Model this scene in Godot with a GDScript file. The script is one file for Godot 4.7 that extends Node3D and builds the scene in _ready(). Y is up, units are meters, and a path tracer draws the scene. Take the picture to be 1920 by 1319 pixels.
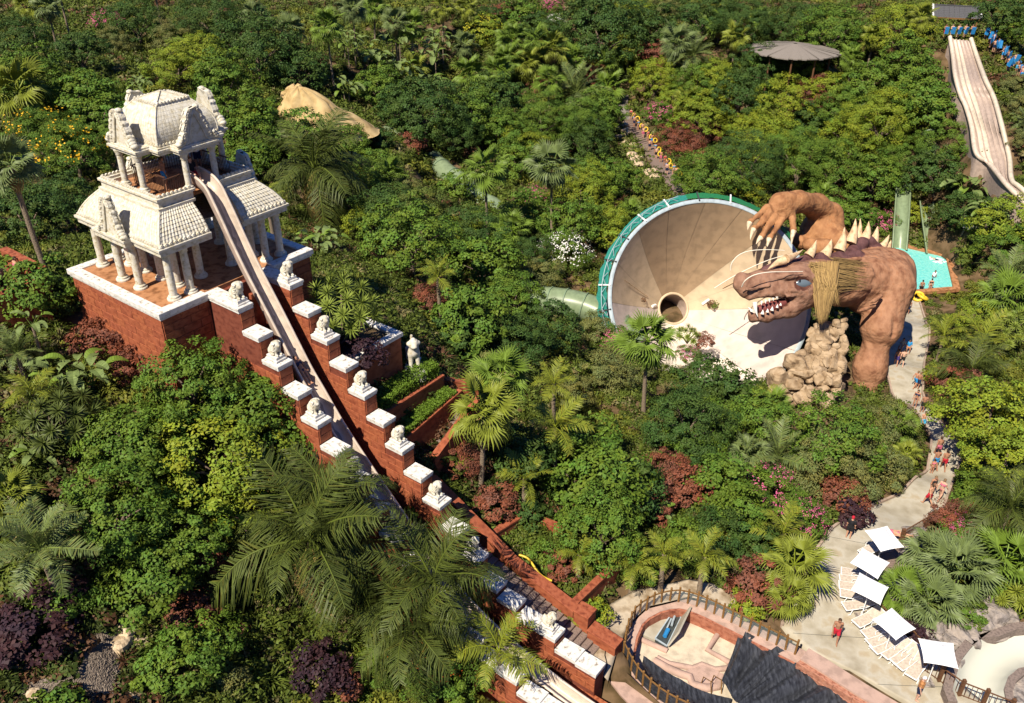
extends Node3D

# ---------------------------------------------------------------- mesh builder
class MB:
	var v := PackedVector3Array()
	var n := PackedVector3Array()
	var c := PackedColorArray()
	var i := PackedInt32Array()
	var col := Color(1, 1, 1)

	func tri(a: Vector3, b: Vector3, d: Vector3) -> void:
		var nn := (b - a).cross(d - a).normalized()
		var s := v.size()
		v.append(a); v.append(b); v.append(d)
		n.append(nn); n.append(nn); n.append(nn)
		c.append(col); c.append(col); c.append(col)
		i.append(s); i.append(s + 2); i.append(s + 1)

	func quad(a: Vector3, b: Vector3, d: Vector3, e: Vector3) -> void:
		var nn := (d - a).cross(e - b).normalized()
		var s := v.size()
		v.append(a); v.append(b); v.append(d); v.append(e)
		for k in 4:
			n.append(nn); c.append(col)
		i.append(s); i.append(s + 2); i.append(s + 1)
		i.append(s); i.append(s + 3); i.append(s + 2)

	# box with centre, half sizes and axes; b chamfers the edges of the top face and the uprights
	func box(t: Transform3D, h: Vector3, b := 0.0) -> void:
		var lo := []
		var hi := []
		var top := []
		for q in [[-1, -1], [1, -1], [1, 1], [-1, 1]]:
			lo.append(t * Vector3(q[0] * h.x, -h.y, q[1] * h.z))
			hi.append(t * Vector3(q[0] * h.x, h.y - b, q[1] * h.z))
			top.append(t * Vector3(q[0] * (h.x - b), h.y, q[1] * (h.z - b)))
		for k in 4:
			var m := (k + 1) % 4
			quad(lo[m], lo[k], hi[k], hi[m])
			if b > 0.0:
				quad(hi[m], hi[k], top[k], top[m])
		quad(top[3], top[2], top[1], top[0])
		quad(lo[0], lo[1], lo[2], lo[3])

	func bar(a: Vector3, b: Vector3, w: float, h: float) -> void:
		var d := b - a
		var y := Vector3.UP if absf(d.normalized().y) < 0.95 else Vector3.RIGHT
		var x := d.normalized()
		var z := x.cross(y).normalized()
		box(Transform3D(Basis(x, z.cross(x), z), (a + b) / 2.0), Vector3(d.length() / 2.0, h / 2.0, w / 2.0))

	# rings of points joined smoothly; closed rings when loop
	func rings(rs: Array, loop := true, flip := false) -> void:
		var s := v.size()
		var m: int = rs[0].size()
		var r: int = rs.size()
		for a in r:
			for b in m:
				var du: Vector3 = rs[mini(a + 1, r - 1)][b] - rs[maxi(a - 1, 0)][b]
				var dv: Vector3
				if loop:
					dv = rs[a][(b + 1) % m] - rs[a][(b + m - 1) % m]
				else:
					dv = rs[a][mini(b + 1, m - 1)] - rs[a][maxi(b - 1, 0)]
				var nn := dv.cross(du).normalized()
				v.append(rs[a][b])
				n.append(-nn if flip else nn)
				c.append(col)
		for a in r - 1:
			for b in (m if loop else m - 1):
				var p := s + a * m + b
				var q := s + a * m + (b + 1) % m
				if flip:
					i.append_array([p, q, p + m, q, q + m, p + m])
				else:
					i.append_array([p, p + m, q, q, p + m, q + m])

	func cap(ring: Array, flip := false) -> void:
		var mid := Vector3.ZERO
		for p in ring:
			mid += p
		mid /= ring.size()
		for k in ring.size():
			if flip:
				tri(mid, ring[(k + 1) % ring.size()], ring[k])
			else:
				tri(mid, ring[k], ring[(k + 1) % ring.size()])

	func tube(pts: Array, rad: Array, sides := 8, caps := true) -> void:
		var rs := []
		var ref := Vector3.UP
		var d0: Vector3 = (pts[1] - pts[0]).normalized()
		if absf(d0.y) > 0.9:
			ref = Vector3.RIGHT
		for k in pts.size():
			var d: Vector3 = (pts[mini(k + 1, pts.size() - 1)] - pts[maxi(k - 1, 0)]).normalized()
			var x := d.cross(ref).normalized()
			var y := x.cross(d)
			ref = y
			var ring := []
			for m in sides:
				var w := TAU * m / sides
				ring.append(pts[k] + (x * cos(w) + y * sin(w)) * rad[k])
			rs.append(ring)
		rings(rs, true, true)
		if caps:
			cap(rs[0])
			cap(rs[-1], true)

	func lathe(t: Transform3D, prof: Array, sides := 12) -> void:
		var rs := []
		for p in prof:
			var ring := []
			for m in sides:
				var w := TAU * m / sides
				ring.append(t * Vector3(cos(w) * p[0], p[1], sin(w) * p[0]))
			rs.append(ring)
		rings(rs, true, true)
		cap(rs[0])
		cap(rs[-1], true)

	# an outline (Vector2 list) standing in the xy plane of t, with thickness along z
	func slab(t: Transform3D, outline: Array, depth: float) -> void:
		var pv := PackedVector2Array(outline)
		if Geometry2D.is_polygon_clockwise(pv):
			pv.reverse()
		var ids := Geometry2D.triangulate_polygon(pv)
		for k in range(0, ids.size(), 3):
			var a := pv[ids[k]]
			var b := pv[ids[k + 1]]
			var d := pv[ids[k + 2]]
			if (b - a).cross(d - a) < 0.0:
				var q := b
				b = d
				d = q
			tri(t * Vector3(a.x, a.y, depth / 2), t * Vector3(b.x, b.y, depth / 2), t * Vector3(d.x, d.y, depth / 2))
			tri(t * Vector3(a.x, a.y, -depth / 2), t * Vector3(d.x, d.y, -depth / 2), t * Vector3(b.x, b.y, -depth / 2))
		for k in pv.size():
			var a := pv[k]
			var b := pv[(k + 1) % pv.size()]
			quad(t * Vector3(b.x, b.y, depth / 2), t * Vector3(a.x, a.y, depth / 2), t * Vector3(a.x, a.y, -depth / 2), t * Vector3(b.x, b.y, -depth / 2))

	# a leaf folded along its midrib: base, tip, half width, normal, fold
	func leaf(p: Vector3, tip: Vector3, w: float, up: Vector3, fold := 0.2) -> void:
		var d := tip - p
		var x := d.cross(up).normalized() * w
		var m := p + d * 0.5 - up * (w * fold)
		quad(p, m + x, tip, m - x)

	func sphere(at: Vector3, r: Vector3, seg := 10) -> void:
		var prof := []
		var k := seg / 2
		for a in k + 1:
			var w := PI * a / k - PI / 2
			prof.append([maxf(cos(w), 0.02), sin(w)])
		lathe(Transform3D(Basis().scaled(r), at), prof, seg)

	# turns the whole sheet over if it faces down
	func face_up() -> void:
		var y := 0.0
		for q in n: y += q.y
		if y < 0.0:
			for k in n.size(): n[k] = -n[k]
		for k in range(0, i.size(), 3):
			var g := (v[i[k + 2]] - v[i[k]]).cross(v[i[k + 1]] - v[i[k]])
			if g.y < 0.0:
				var q := i[k + 1]
				i[k + 1] = i[k + 2]
				i[k + 2] = q

	func mesh() -> ArrayMesh:
		var a := []
		a.resize(Mesh.ARRAY_MAX)
		a[Mesh.ARRAY_VERTEX] = v
		a[Mesh.ARRAY_NORMAL] = n
		a[Mesh.ARRAY_COLOR] = c
		a[Mesh.ARRAY_INDEX] = i
		var m := ArrayMesh.new()
		m.add_surface_from_arrays(Mesh.PRIMITIVE_TRIANGLES, a)
		return m

# ---------------------------------------------------------------- smooth bodies: tapered capsules joined in a field, meshed by surface nets
class Body:
	var cell := 0.1
	var lo := Vector3.ZERO
	var nx := 0
	var ny := 0
	var nz := 0
	var f := PackedFloat32Array()
	var tint := PackedColorArray()
	var near := PackedFloat32Array()
	var blend := 0.2
	var prims := []

	# [a, b, ra, rb, colour, cut]
	func add(a: Vector3, b: Vector3, ra: float, rb: float, col := Color(1, 1, 1), cut := false, k := -1.0) -> void:
		prims.append([a, b, ra, rb, col, cut, k])

	func build(mb: MB, ripple: FastNoiseLite = null, height := 0.0) -> void:
		var hi := Vector3(-1e9, -1e9, -1e9)
		lo = Vector3(1e9, 1e9, 1e9)
		for p in prims:
			if p[5]:
				continue
			var r: float = maxf(p[2], p[3]) + cell * 3.0
			lo = lo.min(p[0] - Vector3.ONE * r).min(p[1] - Vector3.ONE * r)
			hi = hi.max(p[0] + Vector3.ONE * r).max(p[1] + Vector3.ONE * r)
		nx = int((hi.x - lo.x) / cell) + 2
		ny = int((hi.y - lo.y) / cell) + 2
		nz = int((hi.z - lo.z) / cell) + 2
		f.resize(nx * ny * nz)
		f.fill(9.0)
		near.resize(nx * ny * nz)
		near.fill(9.0)
		tint.resize(nx * ny * nz)
		for p in prims:
			var k: float = blend if p[6] < 0.0 else p[6]
			var grow: float = maxf(p[2], p[3]) + k + cell * 2.5
			var a: Vector3 = (p[0] as Vector3).min(p[1]) - Vector3.ONE * grow - lo
			var b: Vector3 = (p[0] as Vector3).max(p[1]) + Vector3.ONE * grow - lo
			var pa: Vector3 = p[0]
			var ba: Vector3 = p[1] - p[0]
			var l2 := maxf(ba.length_squared(), 1e-9)
			var ra: float = p[2]
			var dr: float = p[3] - ra
			for z in range(maxi(0, int(a.z / cell)), mini(nz, int(b.z / cell) + 1)):
				for y in range(maxi(0, int(a.y / cell)), mini(ny, int(b.y / cell) + 1)):
					var at := (z * ny + y) * nx
					for x in range(maxi(0, int(a.x / cell)), mini(nx, int(b.x / cell) + 1)):
						var q := lo + Vector3(x, y, z) * cell - pa
						var t := clampf(q.dot(ba) / l2, 0.0, 1.0)
						var d := (q - ba * t).length() - ra - dr * t
						var o := f[at + x]
						if p[5]:
							var e := -d
							var h := maxf(k - absf(o - e), 0.0)
							f[at + x] = maxf(o, e) + h * h * 0.25 / k
							if e > o - k * 0.5:
								tint[at + x] = p[4]
						else:
							var h := maxf(k - absf(o - d), 0.0)
							f[at + x] = minf(o, d) - h * h * 0.25 / k
							if d < near[at + x]:
								near[at + x] = d
								tint[at + x] = p[4]
		if ripple:
			for z in nz:
				for y in ny:
					for x in nx:
						var at := (z * ny + y) * nx + x
						if absf(f[at]) < height * 2.0 + cell * 2.0:
							var q := lo + Vector3(x, y, z) * cell
							f[at] += ripple.get_noise_3dv(q) * height
		net(mb)

	func net(mb: MB) -> void:
		var id := PackedInt32Array()
		id.resize(f.size())
		id.fill(-1)
		var start := mb.v.size()
		var sy := nx
		var sz := nx * ny
		for z in nz - 1:
			for y in ny - 1:
				for x in nx - 1:
					var at := (z * ny + y) * nx + x
					var f0 := f[at]
					if f0 > cell * 4.0:
						continue
					var s := 0
					for k in 8:
						if f[at + (k & 1) + (k >> 1 & 1) * sy + (k >> 2) * sz] < 0.0:
							s += 1
					if s == 0 or s == 8:
						continue
					var sum := Vector3.ZERO
					var cnt := 0
					for e in 12:
						var ax := e >> 2
						var u := e & 1
						var w := e >> 1 & 1
						var c0: Vector3
						var off: int
						var st: int
						if ax == 0:
							c0 = Vector3(0, u, w); off = u * sy + w * sz; st = 1
						elif ax == 1:
							c0 = Vector3(u, 0, w); off = u + w * sz; st = sy
						else:
							c0 = Vector3(u, w, 0); off = u + w * sy; st = sz
						var g0 := f[at + off]
						var g1 := f[at + off + st]
						if (g0 < 0.0) != (g1 < 0.0):
							c0[ax] = g0 / (g0 - g1)
							sum += c0
							cnt += 1
					var p := sum / cnt
					id[at] = mb.v.size()
					mb.v.append(lo + (Vector3(x, y, z) + p) * cell)
					var g := Vector3(f[at + 1] - f0, f[at + sy] - f0, f[at + sz] - f0)
					g += Vector3(f[at + 1 + sy + sz] - f[at + sy + sz], f[at + 1 + sy + sz] - f[at + 1 + sz], f[at + 1 + sy + sz] - f[at + 1 + sy])
					mb.n.append(g.normalized())
					mb.c.append(tint[at])
		for z in range(1, nz - 1):
			for y in range(1, ny - 1):
				for x in range(1, nx - 1):
					var at := (z * ny + y) * nx + x
					if id[at] < 0:
						continue
					var ins := f[at] < 0.0
					if ins != (f[at + 1] < 0.0):
						face(mb, id, at, sy, sz, ins)
					if ins != (f[at + sy] < 0.0):
						face(mb, id, at, sz, 1, ins)
					if ins != (f[at + sz] < 0.0):
						face(mb, id, at, 1, sy, ins)

	func face(mb: MB, id: PackedInt32Array, at: int, s1: int, s2: int, ins: bool) -> void:
		var a := id[at]
		var b := id[at - s1]
		var d := id[at - s1 - s2]
		var e := id[at - s2]
		if b < 0 or d < 0 or e < 0:
			return
		if ins:
			mb.i.append_array([a, d, b, a, e, d])
		else:
			mb.i.append_array([a, b, d, a, d, e])

# ---------------------------------------------------------------- naming
var M := {}
var used := {}
var rng := RandomNumberGenerator.new()

func numbered(called: String) -> String:
	if not used.has(called):
		used[called] = 0
		return called
	used[called] += 1
	return "%s_%03d" % [called, used[called]]

func tag(o: Node, label: String, category: String, group := "", kind := "") -> Node:
	if label: o.set_meta("label", label)
	if category: o.set_meta("category", category)
	if group: o.set_meta("group", group)
	if kind: o.set_meta("kind", kind)
	return o

func thing(called: String, label: String, category: String, at := Vector3.ZERO, group := "") -> Node3D:
	var o := Node3D.new()
	o.name = numbered(called)
	add_child(o)
	o.position = at
	tag(o, label, category, group)
	return o

# a part under its thing: number repeats within the parent
func part(called: String, m: Mesh, mat: Material, parent: Node, t := Transform3D.IDENTITY) -> MeshInstance3D:
	var o := MeshInstance3D.new()
	o.mesh = m
	o.material_override = mat
	o.transform = t
	var c: Dictionary = parent.get_meta("names") if parent.has_meta("names") else {}
	if c.has(called):
		c[called] += 1
		o.name = "%s_%03d" % [called, c[called]]
	else:
		c[called] = 0
		o.name = called
	parent.set_meta("names", c)
	parent.add_child(o, true)
	return o

func solo(called: String, m: Mesh, mat: Material, label: String, category: String, group := "", t := Transform3D.IDENTITY) -> MeshInstance3D:
	var o := MeshInstance3D.new()
	o.mesh = m
	o.material_override = mat
	o.transform = t
	o.name = numbered(called)
	add_child(o)
	tag(o, label, category, group)
	return o

func struct(called: String, m: Mesh, mat: Material) -> MeshInstance3D:
	var o := MeshInstance3D.new()
	o.mesh = m
	o.material_override = mat
	o.name = numbered(called)
	add_child(o)
	o.set_meta("kind", "structure")
	return o

func copy(o: Node3D, at: Vector3, turn: float, label: String, size := 1.0) -> Node3D:
	var r: Node3D = o.duplicate()
	var base := String(o.name)
	var cut := base.rfind("_0")
	r.name = numbered(base.substr(0, cut) if cut > 0 else base)
	add_child(r)
	r.position = at
	r.rotation = Vector3(0, turn, 0)
	r.scale = Vector3.ONE * size
	if label: r.set_meta("label", label)
	return r

# ---------------------------------------------------------------- materials
func lin(r: float, g: float, b: float) -> Color:
	return Color(r, g, b).linear_to_srgb()

func noise_tex(freq: float, ramp: Array, seed_: int, type := FastNoiseLite.TYPE_SIMPLEX_SMOOTH, octaves := 4, size := 512) -> NoiseTexture2D:
	var nz := FastNoiseLite.new()
	nz.noise_type = type
	nz.frequency = freq
	nz.seed = seed_
	nz.fractal_octaves = octaves
	var t := NoiseTexture2D.new()
	t.width = size
	t.height = size
	t.seamless = true
	t.noise = nz
	var g := Gradient.new()
	var offs := PackedFloat32Array()
	var cols := PackedColorArray()
	for r in ramp:
		offs.append(r[0])
		cols.append(r[1])
	g.offsets = offs
	g.colors = cols
	t.color_ramp = g
	return t

func mat(called: String, col: Color, rough := 0.8, vertex := false) -> StandardMaterial3D:
	var m := StandardMaterial3D.new()
	m.resource_name = called
	m.albedo_color = col.linear_to_srgb()
	m.roughness = rough
	m.metallic_specular = 0.4
	m.vertex_color_use_as_albedo = vertex
	M[called] = m
	return m

# mottled colour and relief laid on in world space: ramp of multipliers
func mottle(m: StandardMaterial3D, tex: Texture2D, scale_: float, bump: Texture2D = null, height := 1.0, world := true) -> StandardMaterial3D:
	m.albedo_texture = tex
	m.uv1_triplanar = true
	m.uv1_world_triplanar = world
	m.uv1_scale = Vector3.ONE * scale_
	if bump:
		m.heightmap_enabled = true
		m.heightmap_texture = bump
		m.heightmap_scale = height
	return m

func grey(a: float) -> Color:
	return Color(a, a, a).linear_to_srgb()

var PLAZA_L := [Vector2(44.87, -89.10), Vector2(41.95, -82.65), Vector2(37.38, -75.39), Vector2(34.78, -68.62), Vector2(34.25, -65.67), Vector2(33.83, -60.64), Vector2(33.65, -56.73), Vector2(30.40, -50.33), Vector2(26.80, -46.48), Vector2(23.04, -44.13), Vector2(20.48, -41.95), Vector2(18.59, -39.61), Vector2(17.54, -37.09), Vector2(15.68, -35.33), Vector2(15.19, -33.95), Vector2(16.11, -32.36), Vector2(18.16, -30.89), Vector2(21.10, -28.40), Vector2(22.22, -27.32)]
var PLAZA_R := [Vector2(46.54, -89.15), Vector2(45.20, -83.89), Vector2(41.80, -75.75), Vector2(38.83, -69.96), Vector2(36.68, -65.02), Vector2(35.33, -59.78), Vector2(34.49, -54.41), Vector2(33.40, -51.63), Vector2(28.99, -44.91), Vector2(27.68, -43.50), Vector2(25.06, -40.47), Vector2(23.69, -38.61), Vector2(22.87, -36.63), Vector2(22.54, -34.98), Vector2(22.32, -33.47), Vector2(22.36, -31.87), Vector2(23.35, -30.51), Vector2(24.46, -28.72), Vector2(25.00, -27.64)]
var DIRT_L := [Vector2(3.25, -31.57), Vector2(3.71, -32.25), Vector2(4.50, -33.26), Vector2(5.67, -34.77), Vector2(7.34, -36.07), Vector2(10.41, -36.96), Vector2(12.21, -36.54), Vector2(13.67, -36.00)]
var DIRT_R := [Vector2(5.06, -29.61), Vector2(5.41, -30.56), Vector2(5.81, -31.71), Vector2(6.55, -33.54), Vector2(7.80, -34.85), Vector2(10.19, -35.62), Vector2(11.76, -35.10), Vector2(13.09, -34.13)]
var FENCE_U := [Vector3(6.09, 0.35, -31.6), Vector3(6.19, 0.35, -32.1), Vector3(6.44, 0.35, -33.01), Vector3(6.92, 0.35, -34.02), Vector3(7.45, 0.35, -34.59), Vector3(8.28, 0.35, -35.12), Vector3(8.99, 0.35, -35.35), Vector3(9.64, 0.35, -35.42), Vector3(10.25, 0.35, -35.26), Vector3(10.79, 0.35, -34.99), Vector3(11.32, 0.35, -34.66), Vector3(11.83, 0.35, -34.29), Vector3(12.77, 0.35, -33.61), Vector3(13.75, 0.35, -32.89), Vector3(14.57, 0.35, -32.29), Vector3(15.64, 0.35, -31.51)]
var FENCE_L := [Vector3(6.09, 0.35, -31.6), Vector3(6.23, 0.35, -31.12), Vector3(6.46, 0.35, -30.36), Vector3(6.78, 0.35, -29.81), Vector3(7.17, 0.35, -29.27), Vector3(7.7, 0.35, -28.7), Vector3(8.31, 0.35, -28.27), Vector3(9.12, 0.35, -27.81), Vector3(10.19, 0.35, -27.24)]
var RING_POOL := [Vector2(6.09, -31.60), Vector2(6.19, -32.10), Vector2(6.44, -33.01), Vector2(6.92, -34.02), Vector2(7.45, -34.59), Vector2(8.28, -35.12), Vector2(8.99, -35.35), Vector2(9.64, -35.42), Vector2(10.25, -35.26), Vector2(10.79, -34.99), Vector2(11.32, -34.66), Vector2(11.83, -34.29), Vector2(12.77, -33.61), Vector2(13.75, -32.89), Vector2(14.57, -32.29), Vector2(15.64, -31.51), Vector2(17.66, -29.93), Vector2(19.51, -28.70), Vector2(18.66, -26.43), Vector2(10.74, -26.35), Vector2(10.19, -27.24), Vector2(9.12, -27.81), Vector2(8.31, -28.27), Vector2(7.70, -28.70), Vector2(7.17, -29.27), Vector2(6.78, -29.81), Vector2(6.46, -30.36), Vector2(6.23, -31.12)]
var WALL_R := [Vector3(15.6, 0.75, -31.47), Vector3(16.31, 0.75, -30.81), Vector3(17.13, 0.75, -29.97), Vector3(17.93, 0.75, -29.17), Vector3(19.17, 0.75, -28.05)]
var HATCH := [Vector3(9.29, -0.45, -35.09), Vector3(9.74, -0.45, -34.77), Vector3(8.63, -0.45, -32.7), Vector3(8.05, -0.45, -33.21)]
var LID := [Vector3(10.05, -0.45, -35.1), Vector3(10.23, -0.45, -34.4), Vector3(8.87, -0.45, -32.35), Vector3(8.66, -0.45, -33.17)]
var RAISED := [Vector3(9.15, -0.45, -35.31), Vector3(7.49, -0.45, -34.36), Vector3(7.23, -0.45, -33.62), Vector3(8.04, -0.45, -33.16), Vector3(9.28, -0.45, -35.04)]
var CURB := [Vector3(11.91, -0.45, -34.15), Vector3(10.87, -0.45, -32.63), Vector3(11.96, -0.45, -31.79)]
var LEDGE := [Vector3(7.28, -0.45, -33.36), Vector3(8.65, -0.45, -32.55)]
var EDGE := [Vector3(8.02, -0.45, -32.1), Vector3(8.61, -0.45, -31.71), Vector3(9.23, -0.45, -31.57), Vector3(9.84, -0.45, -31.43), Vector3(10.37, -0.45, -31.68), Vector3(11.03, -0.45, -31.35), Vector3(11.69, -0.45, -31.45), Vector3(11.99, -0.45, -31.74)]
var EDGE2 := [Vector3(7.83, -0.45, -31.9), Vector3(8.48, -0.45, -31.41), Vector3(9.14, -0.45, -31.04), Vector3(9.59, -0.45, -30.85), Vector3(9.66, -0.45, -30.38), Vector3(10.33, -0.45, -30.16), Vector3(10.89, -0.45, -30.26), Vector3(11.27, -0.45, -30.96)]
var TARP_A := [Vector3(12.74, 0.36, -33.47), Vector3(13.43, 0.36, -32.9), Vector3(14.56, 0.36, -32.23), Vector3(15.34, 0.36, -31.31), Vector3(16.3, 0.36, -30.28), Vector3(17.14, 0.36, -29.51), Vector3(17.92, 0.36, -28.67), Vector3(18.84, 0.36, -27.91)]
var TARP_B := [Vector3(11.02, 0.36, -30.08), Vector3(11.25, 0.36, -29.49), Vector3(11.33, 0.36, -28.95), Vector3(11.66, 0.36, -28.61), Vector3(12.57, 0.36, -28.01), Vector3(13.53, 0.36, -27.43), Vector3(14.49, 0.36, -26.95), Vector3(15.41, 0.36, -26.39)]
var NET_A := [Vector3(7.25, -0.1, -31.99), Vector3(7.74, -0.1, -31.51), Vector3(8.3, -0.1, -30.94), Vector3(9.01, -0.1, -30.47), Vector3(9.63, -0.1, -29.97), Vector3(10.41, -0.1, -29.61), Vector3(11.43, -0.1, -29.31)]
var NET_B := [Vector3(7.02, 0.3, -31.07), Vector3(7.25, 0.3, -30.41), Vector3(7.64, 0.3, -29.86), Vector3(8.16, 0.3, -29.23), Vector3(8.83, 0.3, -28.71), Vector3(9.66, 0.3, -28.28), Vector3(10.75, 0.3, -27.78)]
var BOWL_ARC := [Vector3(27.8, 0.5, -33.84), Vector3(26.42, 0.5, -33.29), Vector3(24.95, 0.5, -32.29), Vector3(23.93, 0.5, -31.33), Vector3(23.24, 0.5, -30.35), Vector3(22.62, 0.5, -29.41), Vector3(22.57, 0.5, -28.7)]
var BOWL_INNER := [Vector3(27.69, 0.5, -31.04), Vector3(26.68, 0.5, -30.81), Vector3(25.89, 0.5, -30.27), Vector3(25.32, 0.5, -29.54), Vector3(25.01, 0.5, -28.63)]
var BOWL_HOLE := [Vector2(27.80, -33.84), Vector2(26.42, -33.29), Vector2(24.95, -32.29), Vector2(23.93, -31.33), Vector2(23.24, -30.35), Vector2(22.62, -29.41), Vector2(22.57, -28.70), Vector2(22.40, -26.98), Vector2(27.78, -27.03), Vector2(31.62, -33.94)]
var TURQ := [Vector3(47, -7.1, -102.08), Vector3(49.64, -7.1, -102.8), Vector3(54.03, -7.1, -99.64), Vector3(51.24, -7.1, -91), Vector3(46.17, -7.1, -90.08), Vector3(46.2, -7.1, -93.72)]
var TURQ_HOLE := [Vector2(47.00, -102.08), Vector2(49.64, -102.80), Vector2(54.03, -99.64), Vector2(51.24, -91.00), Vector2(46.17, -90.08), Vector2(46.20, -93.72)]
var UMBRELLAS := [[Vector3(21.16, 2.35, -39.29), Vector3(22.66, 2.35, -39.71), Vector3(22.99, 2.35, -37.91), Vector3(21.48, 2.35, -37.51)], [Vector3(19.41, 2.35, -36.6), Vector3(20.53, 2.35, -37.81), Vector3(21.68, 2.35, -36.63), Vector3(20.53, 2.35, -35.34)], [Vector3(18.75, 2.35, -34.5), Vector3(19.69, 2.35, -35.84), Vector3(20.93, 2.35, -34.74), Vector3(20, 2.35, -33.44)], [Vector3(19.19, 2.35, -32.43), Vector3(20.54, 2.35, -33.24), Vector3(21.28, 2.35, -31.83), Vector3(19.95, 2.35, -31.05)], [Vector3(21.15, 2.35, -31.21), Vector3(22.84, 2.35, -30.9), Vector3(22.41, 2.35, -29.29), Vector3(20.83, 2.35, -29.66)]]
var LOUNGERS := [[Vector3(22.5, 0.35, -39.98), Vector3(22.01, 0.25, -39.71)], [Vector3(21, 0.37, -37.46), Vector3(20.2, 0.28, -37.74)], [Vector3(20.7, 0.39, -37.03), Vector3(19.98, 0.3, -37.17)], [Vector3(20.49, 0.41, -36.41), Vector3(19.74, 0.32, -36.62)], [Vector3(20.36, 0.42, -35.75), Vector3(19.58, 0.32, -35.97)], [Vector3(20.35, 0.42, -35.31), Vector3(19.41, 0.3, -35.15)], [Vector3(20.55, 0.41, -34.51), Vector3(19.55, 0.28, -34)], [Vector3(20.78, 0.4, -33.55), Vector3(19.83, 0.28, -33.23)], [Vector3(20.87, 0.39, -33.03), Vector3(19.83, 0.27, -32.65)], [Vector3(20.81, 0.38, -32.63), Vector3(20.01, 0.27, -32.26)], [Vector3(21.21, 0.38, -32.46), Vector3(20.31, 0.27, -31.92)], [Vector3(21.52, 0.37, -32.19), Vector3(20.59, 0.26, -31.6)], [Vector3(21.71, 0.37, -31.74), Vector3(20.86, 0.26, -31.22)], [Vector3(21.83, 0.36, -31.36), Vector3(21.25, 0.25, -30.74)]]
var RAIL_BOWL := [Vector3(21.93, 0.05, -31.07), Vector3(22.45, 0.05, -30.38), Vector3(23.13, 0.05, -29.51), Vector3(24.1, 0.05, -28.96), Vector3(25.11, 0.05, -28.38)]
var RAIL_MID := [Vector3(20.62, 0.05, -35.84), Vector3(20.79, 0.05, -34.96), Vector3(21.26, 0.05, -33.62), Vector3(21.93, 0.05, -32.93), Vector3(22.21, 0.05, -32.02)]
var RAIL_TOP := [Vector3(24.36, 0.05, -40.7), Vector3(27.03, 0.05, -42.44)]
var DECK := [Vector2(22.76, -39.66), Vector2(24.34, -40.27), Vector2(24.47, -39.39), Vector2(23.73, -38.38), Vector2(22.60, -37.54), Vector2(22.05, -37.40), Vector2(22.04, -38.50)]
var FUN_C := Vector3(18.12, 1.35, -71.29)
var FUN_N := Vector3(0.0249, 0.6113, 0.791)
var FUN_X := Vector3(0.9995, 0, -0.0315)
var FUN_Y := Vector3(-0.0193, 0.7914, -0.611)
var FUN_AP := Vector3(16.32, -3.46, -78.32)
var TUBE_IN := [Vector3(1.28, -1.54, -77.71), Vector3(3.09, -1.39, -76.06), Vector3(5.23, -1.17, -75.02), Vector3(7.16, -1.33, -74.35), Vector3(8.76, -1.74, -73.52), Vector3(10.14, -2.36, -72.57), Vector3(11.74, -3.82, -72.28)]
var TUBE_FAR := [Vector3(-10.92, -0.41, -114.48), Vector3(-8.8, -0.81, -110.75), Vector3(-6.56, -1.31, -108.13), Vector3(-5.07, -1.77, -105.52), Vector3(-3.81, -2.21, -104.1), Vector3(-2.3, -2.63, -102.68), Vector3(-1.72, -3.23, -99.99)]
var TUBE_FAR2 := [Vector3(-21.32, 2.92, -119.96), Vector3(-18.85, 2.89, -117.62), Vector3(-16.38, 2.88, -115.28), Vector3(-14.61, 2.65, -112.82)]
var TUBE_R1 := [Vector3(49.36, 6.91, -140.32), Vector3(50.66, 5.81, -139.5), Vector3(50.79, 4.71, -137.94), Vector3(50.68, 4.1, -133.91), Vector3(51.75, 4.05, -129.9)]
var TUBE_R2 := [Vector3(43.17, 6.83, -139), Vector3(43.23, 5.42, -137.44), Vector3(42.91, 3.79, -135.82), Vector3(43.21, 3.11, -134.99)]
var TUBE_R3 := [Vector3(56.14, 3.52, -116.85), Vector3(56.28, 2.34, -115.94), Vector3(56.27, 0.95, -115.21), Vector3(56.31, 0.04, -114.57)]
var TUBE_R4 := [Vector3(27.2, 1.94, -143.53), Vector3(28.88, 1.58, -141.99), Vector3(30.42, 1.15, -140.73)]
var CHUTE_A := [Vector3(51.52, -1.06, -110.6), Vector3(50.34, -2.73, -106.81), Vector3(49.36, -4.7, -103.54), Vector3(48.95, -7, -101.57)]
var CHUTE_B := [Vector3(53.86, -2.92, -107.75), Vector3(53.02, -4.68, -103.56), Vector3(52.77, -7, -100.35)]
var WAVE_L := [Vector3(61.98, 13.01, -129.84), Vector3(61.76, 11, -127.19), Vector3(58.43, 10.16, -118.25), Vector3(58.32, 8.42, -115.46), Vector3(58.72, 6.52, -113.74), Vector3(58.49, 4.91, -110.67), Vector3(57.22, 3.67, -105.42), Vector3(58.41, 1.98, -103.81), Vector3(57.16, 2.52, -96.76), Vector3(58.53, 1.12, -93.69)]
var WAVE_R := [Vector3(64.44, 13.26, -128.68), Vector3(64.55, 11.34, -125.74), Vector3(61.22, 10.81, -115.63), Vector3(61.71, 9.04, -113.22), Vector3(60.21, 8.3, -107.48), Vector3(60.35, 6.76, -105.72), Vector3(60.42, 4.32, -103.56), Vector3(58.38, 4.25, -98.28), Vector3(58.35, 3.42, -96.09), Vector3(59.91, 2.08, -93.76)]
var WAVE_UP := [Vector3(63.55, 13, -129.94)]
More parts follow.
